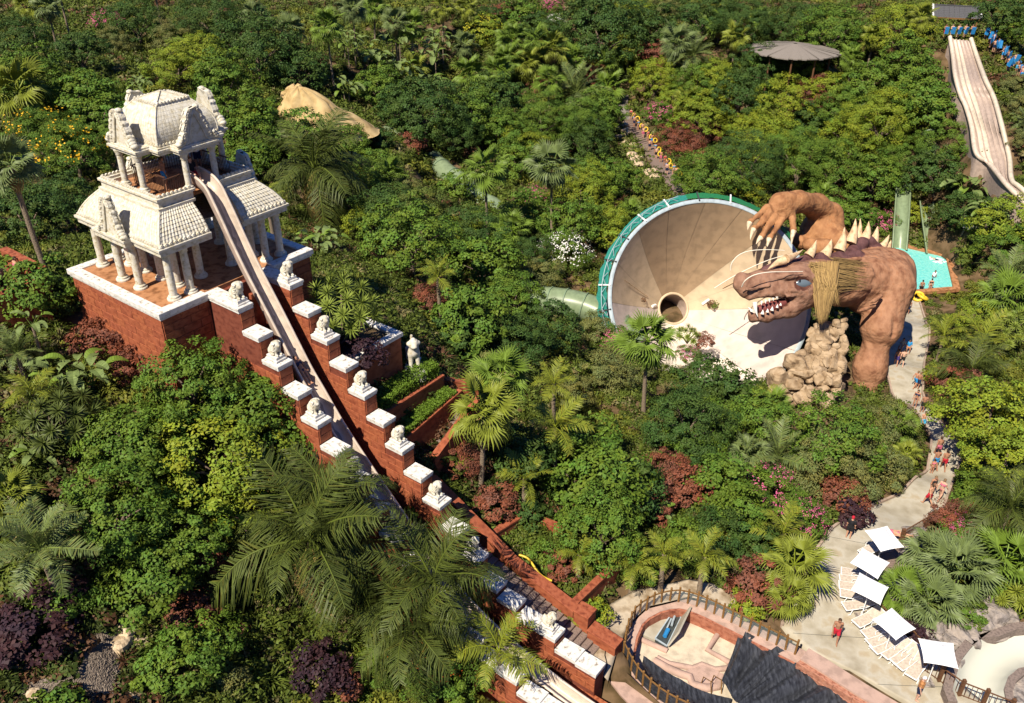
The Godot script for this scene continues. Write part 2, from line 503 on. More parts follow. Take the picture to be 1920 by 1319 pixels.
var MAT_QUEUE := [Vector3(67.48, 13.17, -131.14), Vector3(67.89, 12.61, -129.53), Vector3(68.32, 11.9, -128.39), Vector3(68.82, 11.23, -127.45), Vector3(69.32, 10.56, -126.19), Vector3(67.52, 10.76, -121.41), Vector3(66.39, 10.85, -117.99), Vector3(66.35, 10.53, -116.44)]
var STAIR_L := [Vector3(19.11, -1.74, -154.84), Vector3(17.86, -2.19, -149.53), Vector3(17.17, -1.48, -138.97), Vector3(18.64, -2.72, -135.97), Vector3(19.5, -3.62, -132.03), Vector3(20.19, -3.7, -125.92), Vector3(20.7, -3.24, -117.62), Vector3(20.84, -2.69, -112.87), Vector3(20.3, -1.84, -105.24), Vector3(20.39, -1.61, -100.47)]
var STAIR_R := [Vector3(20.19, -1.64, -154.5), Vector3(19.31, -2.17, -149.51), Vector3(19.03, -1.59, -139.45), Vector3(20.45, -2.62, -137.1), Vector3(21.59, -3.66, -134.12), Vector3(22.33, -3.8, -127.54), Vector3(22.5, -3.58, -121.35), Vector3(22.51, -2.79, -114.24), Vector3(22.45, -2.21, -108.57), Vector3(22.52, -1.94, -103.15)]
var CANOPY := Vector3(43.04, 9.61, -139.09)
var HUT := Vector3(71.13, 13, -149.26)
var YDOME := [Vector3(-24.51, 5.99, -109.07)]
var GW1 := [Vector3(-3.3, 6.92, -47.93), Vector3(-3.91, 7.82, -44.41), Vector3(-3.92, 7.17, -43.35), Vector3(-3.66, 6.57, -42.55)]

var OUTCROP := [Vector4(29.4, 1.1, -67.8, 0.42), Vector4(27.0, 0.5, -67.7, 0.50), Vector4(27.8, 0.4, -67.6, 0.75), Vector4(28.6, 0.9, -67.3, 0.50), Vector4(29.4, 0.5, -67.6, 0.42), Vector4(26.6, 0.0, -67.2, 0.60), Vector4(27.5, 0.2, -66.7, 0.75), Vector4(28.3, 0.4, -66.7, 0.50), Vector4(29.0, 0.3, -67.2, 0.50), Vector4(26.8, -0.3, -66.4, 0.75), Vector4(27.4, -0.0, -66.3, 0.95), Vector4(28.1, 0.0, -66.2, 0.42), Vector4(29.3, -0.3, -66.5, 0.50), Vector4(25.9, -0.5, -65.7, 0.42), Vector4(26.7, -0.7, -65.9, 0.95), Vector4(27.3, -0.4, -65.6, 0.75), Vector4(28.3, -0.3, -65.5, 0.50), Vector4(28.9, -0.3, -65.5, 0.42), Vector4(25.5, -1.1, -65.4, 0.60), Vector4(26.6, -0.9, -65.4, 0.50), Vector4(27.2, -0.9, -65.7, 0.95), Vector4(28.1, -1.0, -65.2, 0.60), Vector4(28.7, -0.8, -65.4, 0.60), Vector4(25.9, -1.5, -65.2, 0.75), Vector4(26.5, -1.6, -65.0, 0.95), Vector4(27.2, -1.2, -64.4, 0.60), Vector4(28.0, -1.1, -64.7, 0.60), Vector4(28.7, -1.2, -64.8, 0.60), Vector4(24.7, -1.6, -64.4, 0.95), Vector4(25.4, -1.8, -64.4, 0.60), Vector4(26.3, -1.6, -64.3, 0.60), Vector4(26.9, -1.6, -64.5, 0.42), Vector4(27.8, -1.8, -64.5, 0.95), Vector4(28.5, -1.6, -64.4, 0.60), Vector4(24.2, -2.0, -63.8, 0.42), Vector4(25.1, -2.2, -64.2, 0.95), Vector4(25.7, -1.9, -63.7, 0.50), Vector4(26.6, -2.0, -63.9, 0.95), Vector4(27.1, -2.1, -63.5, 0.75), Vector4(28.2, -2.0, -64.0, 0.50), Vector4(23.2, -2.5, -63.5, 0.95), Vector4(24.2, -2.9, -63.6, 0.95), Vector4(24.7, -2.5, -63.1, 0.42), Vector4(25.7, -2.5, -63.6, 0.60), Vector4(26.5, -2.4, -63.3, 0.75), Vector4(27.1, -2.2, -63.1, 0.75), Vector4(27.6, -2.4, -62.9, 0.95), Vector4(22.7, -3.1, -62.9, 0.50), Vector4(23.2, -2.9, -62.6, 0.95), Vector4(24.2, -3.3, -63.1, 0.42), Vector4(25.1, -2.9, -63.1, 0.50), Vector4(25.6, -2.7, -62.4, 0.50), Vector4(26.6, -3.0, -63.0, 0.42), Vector4(26.9, -2.8, -62.6, 0.50), Vector4(27.9, -2.8, -62.8, 0.95), Vector4(23.0, -3.2, -62.2, 0.42), Vector4(23.5, -3.3, -62.3, 0.42), Vector4(24.5, -3.3, -62.0, 0.50), Vector4(25.1, -3.4, -62.5, 0.75), Vector4(25.7, -2.9, -62.0, 0.95), Vector4(26.5, -3.1, -62.2, 0.42), Vector4(27.7, -3.2, -62.5, 0.42), Vector4(23.1, -3.8, -62.3, 0.95), Vector4(23.5, -3.6, -62.0, 0.75), Vector4(24.4, -3.7, -62.0, 0.50), Vector4(25.2, -3.7, -62.2, 0.42), Vector4(25.9, -3.6, -61.9, 0.50), Vector4(26.5, -3.4, -61.3, 0.95), Vector4(25.3, -4.1, -61.5, 0.60)]
var GREY_ROCKS := [Vector3(25.22, -41.21, 0.76), Vector3(25.81, -41.44, 0.83), Vector3(24.60, -39.29, 0.61), Vector3(24.13, -38.87, 0.93), Vector3(24.61, -38.56, 0.66), Vector3(24.00, -38.02, 0.46), Vector3(24.35, -37.15, 0.56), Vector3(23.47, -36.91, 0.59), Vector3(23.75, -36.63, 0.74), Vector3(24.44, -36.88, 0.85), Vector3(24.23, -34.46, 0.56), Vector3(24.17, -33.87, 0.52), Vector3(24.56, -33.88, 0.46), Vector3(24.89, -33.77, 0.61), Vector3(23.84, -33.98, 0.93), Vector3(23.41, -33.63, 0.73), Vector3(23.09, -33.27, 0.89), Vector3(23.88, -33.17, 0.51), Vector3(24.35, -32.95, 0.80), Vector3(24.73, -32.96, 0.92), Vector3(25.17, -33.32, 0.82), Vector3(26.19, -34.37, 0.87), Vector3(26.95, -35.27, 0.72), Vector3(27.24, -35.50, 0.64), Vector3(27.77, -35.61, 0.50), Vector3(28.23, -35.98, 0.61), Vector3(27.81, -35.26, 0.72), Vector3(27.09, -34.48, 0.86), Vector3(26.80, -34.03, 0.81), Vector3(26.47, -34.14, 0.69), Vector3(25.94, -33.79, 0.57), Vector3(25.51, -33.67, 0.64), Vector3(23.37, -32.37, 0.71), Vector3(23.41, -31.59, 0.73), Vector3(22.95, -31.81, 0.78), Vector3(28.41, -34.91, 0.64), Vector3(27.98, -34.57, 0.86)]
var ROCK_GARDEN := [Vector2(25.02, -41.38), Vector2(26.70, -42.19), Vector2(25.81, -40.01), Vector2(24.49, -37.99), Vector2(24.32, -36.34), Vector2(24.38, -34.83), Vector2(26.33, -34.48), Vector2(27.05, -35.51), Vector2(28.37, -36.49), Vector2(28.53, -35.98), Vector2(27.46, -34.47), Vector2(25.73, -33.33), Vector2(24.24, -32.05), Vector2(23.45, -31.05), Vector2(23.23, -32.25), Vector2(23.13, -33.62), Vector2(23.27, -36.92), Vector2(23.92, -38.59)]
var DRY_SLOPE := [Vector2(-20.37, -24.01), Vector2(-18.64, -24.17), Vector2(-18.77, -26.17), Vector2(-18.22, -26.84), Vector2(-17.43, -27.01), Vector2(-17.03, -25.98), Vector2(-16.85, -24.96), Vector2(-16.34, -24.02), Vector2(-16.68, -23.42), Vector2(-19.08, -22.90), Vector2(-20.24, -23.10), Vector2(-20.73, -23.80)]
var PALE_ROCKS := [Vector3(-17.24, -26.59, 0.75), Vector3(-17.27, -27.05, 0.60), Vector3(-15.85, -24.19, 0.50), Vector3(-19.25, -23.10, 0.40), Vector3(-17.04, -26.86, 0.55)]
var HOSE := [Vector2(-12.18, -28.25), Vector2(-11.94, -27.56), Vector2(-11.68, -27.10), Vector2(-11.45, -26.62), Vector2(-11.05, -26.11), Vector2(-10.76, -25.72)]
var STATUE_AT := Vector3(-5.9, 10.38, -44.58)
var YDOME_AT := Vector3(-24.22, 5.92, -105.49)

var cache := {}
var TF := Transform3D()
var LION_TURN := 0.0
var CONTROL := PackedVector3Array([Vector3(17.9, 0, -33.0), Vector3(21.6, 0, -39.3), Vector3(15.9, 0, -35.0), Vector3(20.8, 0, -30.3), Vector3(8.9, 0.4, -35.3), Vector3(4.7, 0.9, -31.6), Vector3(28.2, -0.8, -45.5), Vector3(31.7, -2, -51.4), Vector3(33.4, -3.4, -58.8), Vector3(36.1, -4.8, -67.1), Vector3(38.6, -6, -74.4), Vector3(46.0, -7.6, -85.9), Vector3(50.8, -7.6, -89.3), Vector3(46.1, -7.6, -89.8), Vector3(32.4, -5.5, -65.9), Vector3(27.8, -4.5, -62.7), Vector3(51.4, -7.8, -98.3), Vector3(50.0, -7.8, -101.4), Vector3(51.9, -7.2, -106.9), Vector3(53.1, -5, -84.3), Vector3(45.5, -4, -72.2), Vector3(38.3, -1.5, -55.5), Vector3(33.2, 0, -44.3), Vector3(28.6, 0.3, -37.7), Vector3(26.9, 0, -31.4), Vector3(22.7, -4.5, -62.6), Vector3(18.2, -4, -63.4), Vector3(13.4, -3, -63.5), Vector3(16.6, -1, -48.1), Vector3(11.5, 0.3, -41.2), Vector3(5.6, 0, -52.9), Vector3(6.6, 0.6, -43.3), Vector3(1.6, 1.5, -49.5), Vector3(-0.4, 3.5, -54.7), Vector3(4.6, -2.5, -74.0), Vector3(2.1, -1, -82.8), Vector3(-11.9, 13.6, -43.5), Vector3(-10.3, 12.799999999999999, -45.6), Vector3(-10.3, 12.0, -42.3), Vector3(-8.7, 11.2, -44.4), Vector3(-8.6, 10.6, -41.1), Vector3(-7.1, 9.799999999999999, -43.2), Vector3(-6.2, 7.2, -39.3), Vector3(-4.7, 6.4, -41.4), Vector3(-3.8, 4.6, -37.5), Vector3(-2.3, 3.8, -39.6), Vector3(-1.4, 2.9, -35.7), Vector3(0.1, 2.0999999999999996, -37.8), Vector3(1.8, 1.7, -33.3), Vector3(3.3, 0.8999999999999999, -35.4), Vector3(5.0, 1.1, -30.9), Vector3(6.5, 0.30000000000000004, -33.0), Vector3(-16.0, 12.8, -37.9), Vector3(-17.7, 12.200000000000001, -35.7), Vector3(-14.4, 11.0, -36.7), Vector3(-16.1, 10.4, -34.5), Vector3(-12.8, 9.0, -35.5), Vector3(-14.5, 8.4, -33.3), Vector3(-10.4, 6.0, -33.8), Vector3(-12.0, 5.4, -31.5), Vector3(-8.0, 3.5999999999999996, -32.0), Vector3(-9.6, 2.9999999999999996, -29.7), Vector3(-5.6, 1.6, -30.2), Vector3(-7.2, 1.0, -27.9), Vector3(-2.4, 0, -27.8), Vector3(-4.0, -0.6000000000000001, -25.5), Vector3(0.8, -0.8, -25.4), Vector3(-0.8, -1.4000000000000001, -23.1), Vector3(4.1, -1.4, -23.0), Vector3(2.4, -2.0, -20.7), Vector3(-3.2, 3.5, -33.3), Vector3(-0.0, 0.5, -30.9), Vector3(3.2, -0.9, -28.5), Vector3(-19.7, 12.5, -41.3), Vector3(-17.7, 12.5, -44.1), Vector3(-15.8, 12.5, -46.5), Vector3(-18.3, 12.8, -36.5), Vector3(-21.7, 13.4, -38.7), Vector3(-24.9, 14.2, -41.1), Vector3(-23.0, 15.2, -46.9), Vector3(-20.0, 14.2, -50.9), Vector3(-13.7, 13, -49.3), Vector3(-10.5, 12.2, -47.0), Vector3(-26.2, 15.6, -44.3), Vector3(-28.4, 15.5, -39.7), Vector3(-23.6, 13, -36.1), Vector3(-18.0, 10, -31.9), Vector3(-26.8, 15, -48.5), Vector3(-15.4, 10, -53.7), Vector3(-19.3, 7.5, -24.8), Vector3(-20.7, 9.5, -29.0), Vector3(-15.1, 5.5, -26.7), Vector3(-17.4, 8, -32.4), Vector3(-9.0, 3, -27.6), Vector3(-24.2, 12, -35.8), Vector3(-2.8, 1.2, -28.5), Vector3(-12.8, 4, -31.0), Vector3(-8.9, 2, -82.6), Vector3(-17.4, 3, -104.7), Vector3(-6.4, -2, -107.3), Vector3(-0.8, -2.5, -97.9), Vector3(-24.3, 6, -107.9), Vector3(-33.4, 9, -106.3), Vector3(-48.4, 10, -112.1), Vector3(-57.5, 11, -110.4), Vector3(10.4, -4, -119.5), Vector3(18.9, -4, -126.8), Vector3(18.0, -2.5, -150.7), Vector3(27.6, -5, -130.0), Vector3(42.5, -5.5, -124.6), Vector3(3.1, 0, -140.9), Vector3(-13.3, 2, -133.0), Vector3(52.9, -5, -112.7), Vector3(57.0, -4.5, -104.1), Vector3(-79.4, 11, -158.4), Vector3(-53.3, 10.5, -162.7), Vector3(-16.4, 9.5, -170.7), Vector3(13.3, 9.5, -172.2), Vector3(40.4, 10, -160.1), Vector3(45.1, 7, -145.0), Vector3(62.6, 12.5, -147.0), Vector3(65.3, 12.5, -133.7), Vector3(61.3, 9, -117.4), Vector3(58.2, 5.5, -105.4), Vector3(59.7, 2.5, -98.7), Vector3(66.1, 10, -119.2), Vector3(62.0, 7.5, -107.8), Vector3(51.6, 2.5, -133.3), Vector3(30.7, 4, -154.1), Vector3(3.2, 5.5, -154.3), Vector3(-30.5, 8, -141.0), Vector3(-260, 22, -260), Vector3(-260, 34, -420), Vector3(-130, 22, -260), Vector3(-130, 34, -420), Vector3(0, 22, -260), Vector3(0, 34, -420), Vector3(130, 22, -260), Vector3(130, 34, -420), Vector3(260, 22, -260), Vector3(260, 34, -420), Vector3(-120, 14, -120), Vector3(-160, 14, -40), Vector3(110, 14, -130), Vector3(120, 6, -60), Vector3(60, 0, -40), Vector3(60, 0, -20), Vector3(0, 3, -10), Vector3(-40, 8, -10), Vector3(30, 0, -10), Vector3(0, 3, 20), Vector3(-60, 6, 30), Vector3(60, 2, 30)])

func ground(x: float, z: float) -> float:
	var a := 0.0
	var b := 0.0
	for p in CONTROL:
		var dx := p.x - x
		var dz := p.z - z
		var w := pow(dx * dx + dz * dz + 1.5, -1.75)
		a += w * p.y
		b += w
	return a / b

func on(x: float, z: float, up := 0.0) -> Vector3:
	return Vector3(x, ground(x, z) + up, z)

func _ready() -> void:
	rng.seed = 20240611
	var hd := deg_to_rad(36.733)
	TF = Transform3D(Basis(Vector3(sin(hd), 0, -cos(hd)), Vector3.UP, Vector3(cos(hd), 0, sin(hd))), Vector3(-17.381, 0, -37.738))
	LION_TURN = PI / 2 - hd
	# camera
	var cam := Camera3D.new()
	cam.name = "camera"
	add_child(cam)
	cam.position = Vector3(0, 38, 0)
	cam.rotation = Vector3(deg_to_rad(-30.81), 0, 0)
	cam.rotate_object_local(Vector3.BACK, deg_to_rad(0.524))
	cam.fov = rad_to_deg(2.0 * atan(659.5 / 1633.9))
	cam.near = 0.5
	cam.far = 2500.0
	cam.current = true
	# sky and sun
	var sky := ProceduralSkyMaterial.new()
	sky.sky_top_color = Color(0.20, 0.38, 0.70)
	sky.sky_horizon_color = Color(0.62, 0.72, 0.84)
	sky.sky_curve = 0.12
	sky.ground_bottom_color = Color(0.12, 0.13, 0.10)
	sky.ground_horizon_color = Color(0.45, 0.50, 0.52)
	var env := Environment.new()
	env.background_mode = Environment.BG_SKY
	env.sky = Sky.new()
	env.sky.sky_material = sky
	env.background_energy_multiplier = 0.5
	env.tonemap_mode = Environment.TONE_MAPPER_LINEAR
	env.tonemap_exposure = 1.62
	env.sdfgi_enabled = true
	env.ssao_enabled = true
	env.ssil_enabled = true
	env.fog_enabled = false
	var we := WorldEnvironment.new()
	we.name = "world_environment"
	we.environment = env
	add_child(we)
	var sun := DirectionalLight3D.new()
	sun.name = "sun"
	sun.light_energy = 1.6
	sun.light_color = Color(1.0, 0.955, 0.88)
	sun.light_angular_distance = 0.5
	sun.shadow_enabled = true
	add_child(sun)
	var az := deg_to_rad(35.0)
	var el := deg_to_rad(52.0)
	sun.look_at_from_position(Vector3.ZERO, Vector3(sin(az) * cos(el), -sin(el), -cos(az) * cos(el)), Vector3.UP)
	materials()
	build_ground()
	build_tower()
	build_walls()
	build_slide()
	build_lions()
	build_garden_walls()
	build_funnel()
	build_tubes()
	build_dragon()
	build_plaza()
	build_pool()
	build_background()
	build_rocks()
	build_people()
	build_plants()

func materials() -> void:
	var fine := noise_tex(0.03, [[0.0, grey(0.0)], [1.0, grey(1.0)]], 3, FastNoiseLite.TYPE_SIMPLEX_SMOOTH, 5)
	var grain := noise_tex(0.09, [[0.0, grey(0.0)], [1.0, grey(1.0)]], 5, FastNoiseLite.TYPE_SIMPLEX, 4)
	var soft := noise_tex(0.012, [[0.25, grey(0.74)], [0.55, grey(0.94)], [0.8, grey(1.0)]], 9, FastNoiseLite.TYPE_SIMPLEX_SMOOTH, 6)
	var patch := noise_tex(0.02, [[0.2, grey(0.62)], [0.5, grey(0.9)], [0.75, grey(1.0)]], 11, FastNoiseLite.TYPE_SIMPLEX_SMOOTH, 6)
	var rusty := noise_tex(0.016, [[0.2, Color(0.72, 0.62, 0.6)], [0.45, Color(0.92, 0.86, 0.82)], [0.7, Color(1, 1, 1)], [0.85, Color(1.0, 0.9, 0.8)]], 13, FastNoiseLite.TYPE_SIMPLEX_SMOOTH, 6)
	var dirt := noise_tex(0.014, [[0.15, Color(0.7, 0.64, 0.56)], [0.4, Color(0.9, 0.86, 0.8)], [0.6, Color(1, 0.98, 0.94)], [0.9, Color(0.9, 0.88, 0.85)]], 17, FastNoiseLite.TYPE_SIMPLEX_SMOOTH, 6)
	mottle(mat("plaster", Color(0.60, 0.575, 0.50), 0.85), noise_tex(0.02, [[0.12, Color(0.76, 0.71, 0.60)], [0.36, Color(0.94, 0.92, 0.86)], [0.6, Color(1, 1, 1)]], 21, FastNoiseLite.TYPE_SIMPLEX_SMOOTH, 6), 0.35, grain, 1.2)
	mottle(mat("white", Color(0.63, 0.62, 0.59), 0.8), noise_tex(0.02, [[0.1, Color(0.6, 0.55, 0.5)], [0.3, Color(0.93, 0.92, 0.9)], [0.6, Color(1, 1, 1)]], 23, FastNoiseLite.TYPE_SIMPLEX_SMOOTH, 6), 0.3, grain, 0.8)
	for k in 3:
		mottle(mat("red%d" % (k + 1), [Color(0.335, 0.104, 0.048), Color(0.315, 0.096, 0.046), Color(0.355, 0.115, 0.050)][k], 0.85), rusty, 0.25 + 0.07 * k, grain, 1.0)
	mottle(mat("mortar", Color(0.19, 0.056, 0.033), 0.95), rusty, 0.3)
	mottle(mat("red_low", Color(0.36, 0.15, 0.095), 0.85), rusty, 0.3, grain, 1.0)
	mottle(mat("red_stone", Color(0.40, 0.20, 0.14), 0.85), rusty, 0.4, fine, 2.0)
	mottle(mat("terracotta", Color(0.40, 0.20, 0.10), 0.85), dirt, 0.2, grain, 0.5)
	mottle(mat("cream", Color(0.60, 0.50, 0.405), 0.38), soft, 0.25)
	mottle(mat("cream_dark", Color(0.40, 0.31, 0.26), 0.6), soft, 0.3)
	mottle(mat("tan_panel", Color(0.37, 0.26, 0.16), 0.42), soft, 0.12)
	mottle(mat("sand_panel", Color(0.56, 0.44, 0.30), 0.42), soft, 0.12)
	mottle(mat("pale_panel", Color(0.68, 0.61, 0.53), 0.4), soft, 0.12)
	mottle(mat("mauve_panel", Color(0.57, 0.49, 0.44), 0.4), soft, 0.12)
	mottle(mat("green_tube", Color(0.20, 0.26, 0.15), 0.35), soft, 0.2)
	mottle(mat("steel", Color(0.36, 0.43, 0.47), 0.6), soft, 0.3)
	mottle(mat("dark_steel", Color(0.05, 0.06, 0.06), 0.5), soft, 0.3)
	mottle(mat("teal_net", Color(0.02, 0.21, 0.17), 0.8), patch, 0.5)
	mottle(mat("green_net", Color(0.015, 0.17, 0.06), 0.8), patch, 0.5)
	mat("brown_metal", Color(0.085, 0.04, 0.024), 0.55)
	mottle(mat("brown_wood", Color(0.14, 0.065, 0.03), 0.7), patch, 0.8, grain, 0.4)
	mottle(mat("post_wood", Color(0.22, 0.115, 0.035), 0.65), patch, 0.9, grain, 0.4)
	mottle(mat("grey_wood", Color(0.24, 0.21, 0.18), 0.85), patch, 0.9, grain, 1.0)
	mottle(mat("deck_wood", Color(0.22, 0.16, 0.13), 0.8), patch, 0.9, grain, 0.6)
	mottle(mat("path", Color(0.40, 0.37, 0.30), 0.9), noise_tex(0.008, [[0.1, Color(0.84, 0.82, 0.78)], [0.4, Color(0.95, 0.94, 0.92)], [0.6, Color(1, 1, 1)], [0.8, Color(0.94, 0.9, 0.84)]], 31, FastNoiseLite.TYPE_SIMPLEX_SMOOTH, 7, 1024), 0.06, grain, 0.5)
	mottle(mat("dirt_path", Color(0.44, 0.39, 0.32), 0.95), dirt, 0.13, fine, 2.0)
	mottle(mat("soil", Color(0.15, 0.105, 0.065), 0.95), noise_tex(0.012, [[0.1, Color(0.35, 0.38, 0.22)], [0.4, Color(0.75, 0.72, 0.6)], [0.6, Color(1, 0.96, 0.9)], [0.85, Color(1.0, 0.98, 0.92)]], 33, FastNoiseLite.TYPE_SIMPLEX_SMOOTH, 7, 1024), 0.05, fine, 6.0)
	mottle(mat("pool_floor", Color(0.55, 0.47, 0.35), 0.9), soft, 0.2, grain, 0.5)
	mottle(mat("pink_coping", Color(0.44, 0.30, 0.24), 0.85), soft, 0.2, grain, 0.8)
	mottle(mat("sandstone", Color(0.40, 0.30, 0.195), 0.9), noise_tex(0.012, [[0.1, Color(0.5, 0.45, 0.4)], [0.4, Color(0.85, 0.82, 0.78)], [0.65, Color(1, 1, 1)]], 35, FastNoiseLite.TYPE_SIMPLEX_SMOOTH, 7), 0.16, fine, 6.0)
	mottle(mat("yellow_rock", Color(0.50, 0.37, 0.18), 0.9), noise_tex(0.012, [[0.1, Color(0.66, 0.6, 0.5)], [0.4, Color(0.9, 0.88, 0.84)], [0.65, Color(1, 1, 1)]], 36, FastNoiseLite.TYPE_SIMPLEX_SMOOTH, 7), 0.12, fine, 3.0)
	mottle(mat("grey_rock", Color(0.32, 0.29, 0.27), 0.9), noise_tex(0.012, [[0.1, Color(0.5, 0.48, 0.46)], [0.4, Color(0.85, 0.84, 0.84)], [0.65, Color(1, 0.97, 0.93)]], 37, FastNoiseLite.TYPE_SIMPLEX_SMOOTH, 7), 0.25, fine, 6.0)
	var dm := mottle(mat("dragon", Color(1, 1, 1), 0.75, true), noise_tex(0.012, [[0.1, Color(0.66, 0.58, 0.56)], [0.38, Color(0.88, 0.84, 0.81)], [0.65, Color(1, 1, 1)], [0.85, Color(1.0, 0.94, 0.88)]], 41, FastNoiseLite.TYPE_SIMPLEX_SMOOTH, 8, 1024), 0.08, fine, 14.0)
	dm.metallic_specular = 0.35
	mottle(mat("horn", Color(0.66, 0.50, 0.34), 0.6), dirt, 0.3)
	mottle(mat("horn_pale", Color(0.70, 0.60, 0.47), 0.6), dirt, 0.3)
	mottle(mat("lane_tan", Color(0.40, 0.315, 0.26), 0.45), soft, 0.2)
	mottle(mat("cream_light", Color(0.58, 0.50, 0.39), 0.45), soft, 0.2)
	mottle(mat("pale_rock", Color(0.56, 0.47, 0.35), 0.9), dirt, 0.25, fine, 6.0)
	mottle(mat("kerb", Color(0.36, 0.27, 0.21), 0.9), soft, 0.3, grain, 0.6)
	mottle(mat("wet_cream", Color(0.30, 0.25, 0.22), 0.3), soft, 0.5)
	mat("tooth", Color(0.72, 0.70, 0.64), 0.4)
	mat("gum", Color(0.16, 0.045, 0.04), 0.5)
	mat("eye", Color(0.10, 0.13, 0.16), 0.15)
	mat("pupil", Color(0.01, 0.012, 0.02), 0.1)
	mat("whisker", Color(0.72, 0.66, 0.54), 0.6)
	mat("straw", Color(1, 1, 1), 0.85, true)
	mottle(mat("canvas", Color(0.84, 0.84, 0.83), 0.9), noise_tex(0.01, [[0.1, grey(0.86)], [0.5, grey(1.0)]], 45), 0.3)
	mat("white_paint", Color(0.78, 0.78, 0.77), 0.5)
	mottle(mat("sling", Color(0.52, 0.44, 0.36), 0.8), soft, 0.8)
	mottle(mat("mesh_cloth", Color(0.06, 0.065, 0.078), 0.5), noise_tex(0.02, [[0.25, grey(0.25)], [0.5, grey(0.55)], [0.8, Color(1.0, 1.0, 1.0)]], 47, FastNoiseLite.TYPE_SIMPLEX_SMOOTH, 6), 0.5, grain, 2.0)
	M.mesh_cloth.uv1_scale = Vector3(0.5, 0.5, 0.12)
	M.mesh_cloth.heightmap_enabled = false
	mat("bowl", Color(0.52, 0.52, 0.44), 0.3)
	mottle(mat("bowl_rim", Color(0.22, 0.17, 0.145), 0.8), patch, 0.5, grain, 1.0)
	var wt := mottle(mat("water", Color(0.20, 0.60, 0.55), 0.12), noise_tex(0.02, [[0.2, Color(0.8, 0.95, 0.97)], [0.6, Color(1, 1, 1)]], 49, FastNoiseLite.TYPE_SIMPLEX_SMOOTH, 5), 0.2, fine, 4.0)
	wt.metallic_specular = 0.5
	mat("foam", Color(0.82, 0.86, 0.86), 0.7)
	mottle(mat("slate", Color(0.085, 0.085, 0.09), 0.7), patch, 0.5, grain, 1.0)
	mat("yellow_plastic", Color(0.62, 0.42, 0.03), 0.35)
	mat("blue_plastic", Color(0.02, 0.19, 0.45), 0.6)
	mat("glass", Color(0.8, 0.9, 0.9), 0.05)
	M.glass.albedo_color = Color(0.85, 0.93, 0.93, 0.06)
	M.glass.transparency = BaseMaterial3D.TRANSPARENCY_ALPHA
	mat("leaf", Color(1, 1, 1), 0.6, true)
	M.leaf.metallic_specular = 0.28
	M.leaf.backlight_enabled = true
	M.leaf.backlight = Color(0.4, 0.4, 0.4)
	mottle(mat("bark", Color(0.16, 0.12, 0.085), 0.95), patch, 0.8, fine, 4.0, false)
	mottle(mat("palm_bark", Color(0.24, 0.185, 0.13), 0.95), patch, 0.9, fine, 3.0, false)
	mat("thatch", Color(1, 1, 1), 0.9, true)
	mat("skin", Color(1, 1, 1), 0.6, true)
	mat("cloth", Color(1, 1, 1), 0.85, true)
	mat("hose", Color(0.015, 0.015, 0.015), 0.6)

func build_ground() -> void:
	var near := PackedFloat32Array()
	var rows := []
	var xs := PackedFloat32Array()
	var zs := PackedFloat32Array()
	var x := -150.0
	while x <= 150.0:
		xs.append(x)
		x += 1.0 if absf(x) < 75.0 else 3.0
	var z := 20.0
	while z >= -250.0:
		zs.append(z)
		z -= 1.0 if z < -20.0 and z > -120.0 else 3.0
	for e in [-900.0, -500.0, -300.0]:
		xs.insert(0, [-900.0, -500.0, -300.0][2 - [-900.0, -500.0, -300.0].find(e)])
	xs.append_array([300.0, 500.0, 900.0])
	zs.append_array([-400.0, -700.0, -1200.0])
	zs.insert(0, 60.0)
	zs.insert(0, 200.0)
	var nz := FastNoiseLite.new()
	nz.seed = 4
	nz.frequency = 0.12
	var holes := []
	var plaza := PackedVector2Array()
	for p in PLAZA_L: plaza.append(Vector2(p.x, p.y))
	var back := PLAZA_R.duplicate()
	back.reverse()
	plaza.append_array(back)
	holes.append([plaza, 0.5])
	holes.append([PackedVector2Array(RING_POOL), 1.6])
	holes.append([PackedVector2Array(BOWL_HOLE), 1.8])
	holes.append([PackedVector2Array(TURQ_HOLE), 1.5])
	var trench := PackedVector2Array()
	for q in [[2.8, 0.2], [7.0, 0.2], [7.0, -27], [2.8, -27]]:
		var w := TF * Vector3(q[0], 0, -q[1])
		trench.append(Vector2(w.x, w.z))
	holes.append([trench, 4.5])
	var dirt := PackedVector2Array(DIRT_L)
	var dback := DIRT_R.duplicate()
	dback.reverse()
	dirt.append_array(dback)
	holes.append([Geometry2D.offset_polygon(dirt, 0.4)[0], 0.45])
	var pit := PackedVector2Array()
	for k in 24:
		var p := fun_at(k * 15.0, 9.8)
		pit.append(Vector2(p.x, p.z))
	holes.append([pit, 5.5])
	var throat := PackedVector2Array()
	for k in 16: throat.append(Vector2(FUN_AP.x + cos(k * TAU / 16) * 3.5, FUN_AP.z + 1.0 + sin(k * TAU / 16) * 6.0))
	holes.append([throat, 2.5])
	var mb := MB.new()
	var grid := []
	for zz in zs:
		var row := []
		for xx in xs:
			var y := ground(xx, zz) + nz.get_noise_2d(xx, zz) * 0.25
			for hole in holes:
				if Geometry2D.is_point_in_polygon(Vector2(xx, zz), hole[0]):
					y -= hole[1]
			row.append(Vector3(xx, y, zz))
		grid.append(row)
	mb.rings(grid, false, true)
	mb.face_up()
	struct("ground", mb.mesh(), M.soil)

# ---------------------------------------------------------------- temple tower and stepped walls
const UC := 4.86
const VC := 4.1
const STEP := 1.255
const DROP := 1.234

func lt(u: float, v: float, y: float) -> Vector3:
	return Vector3(u, y, -v)

func at_t(u: float, v: float, y: float) -> Vector3:
	return TF * lt(u, v, y)

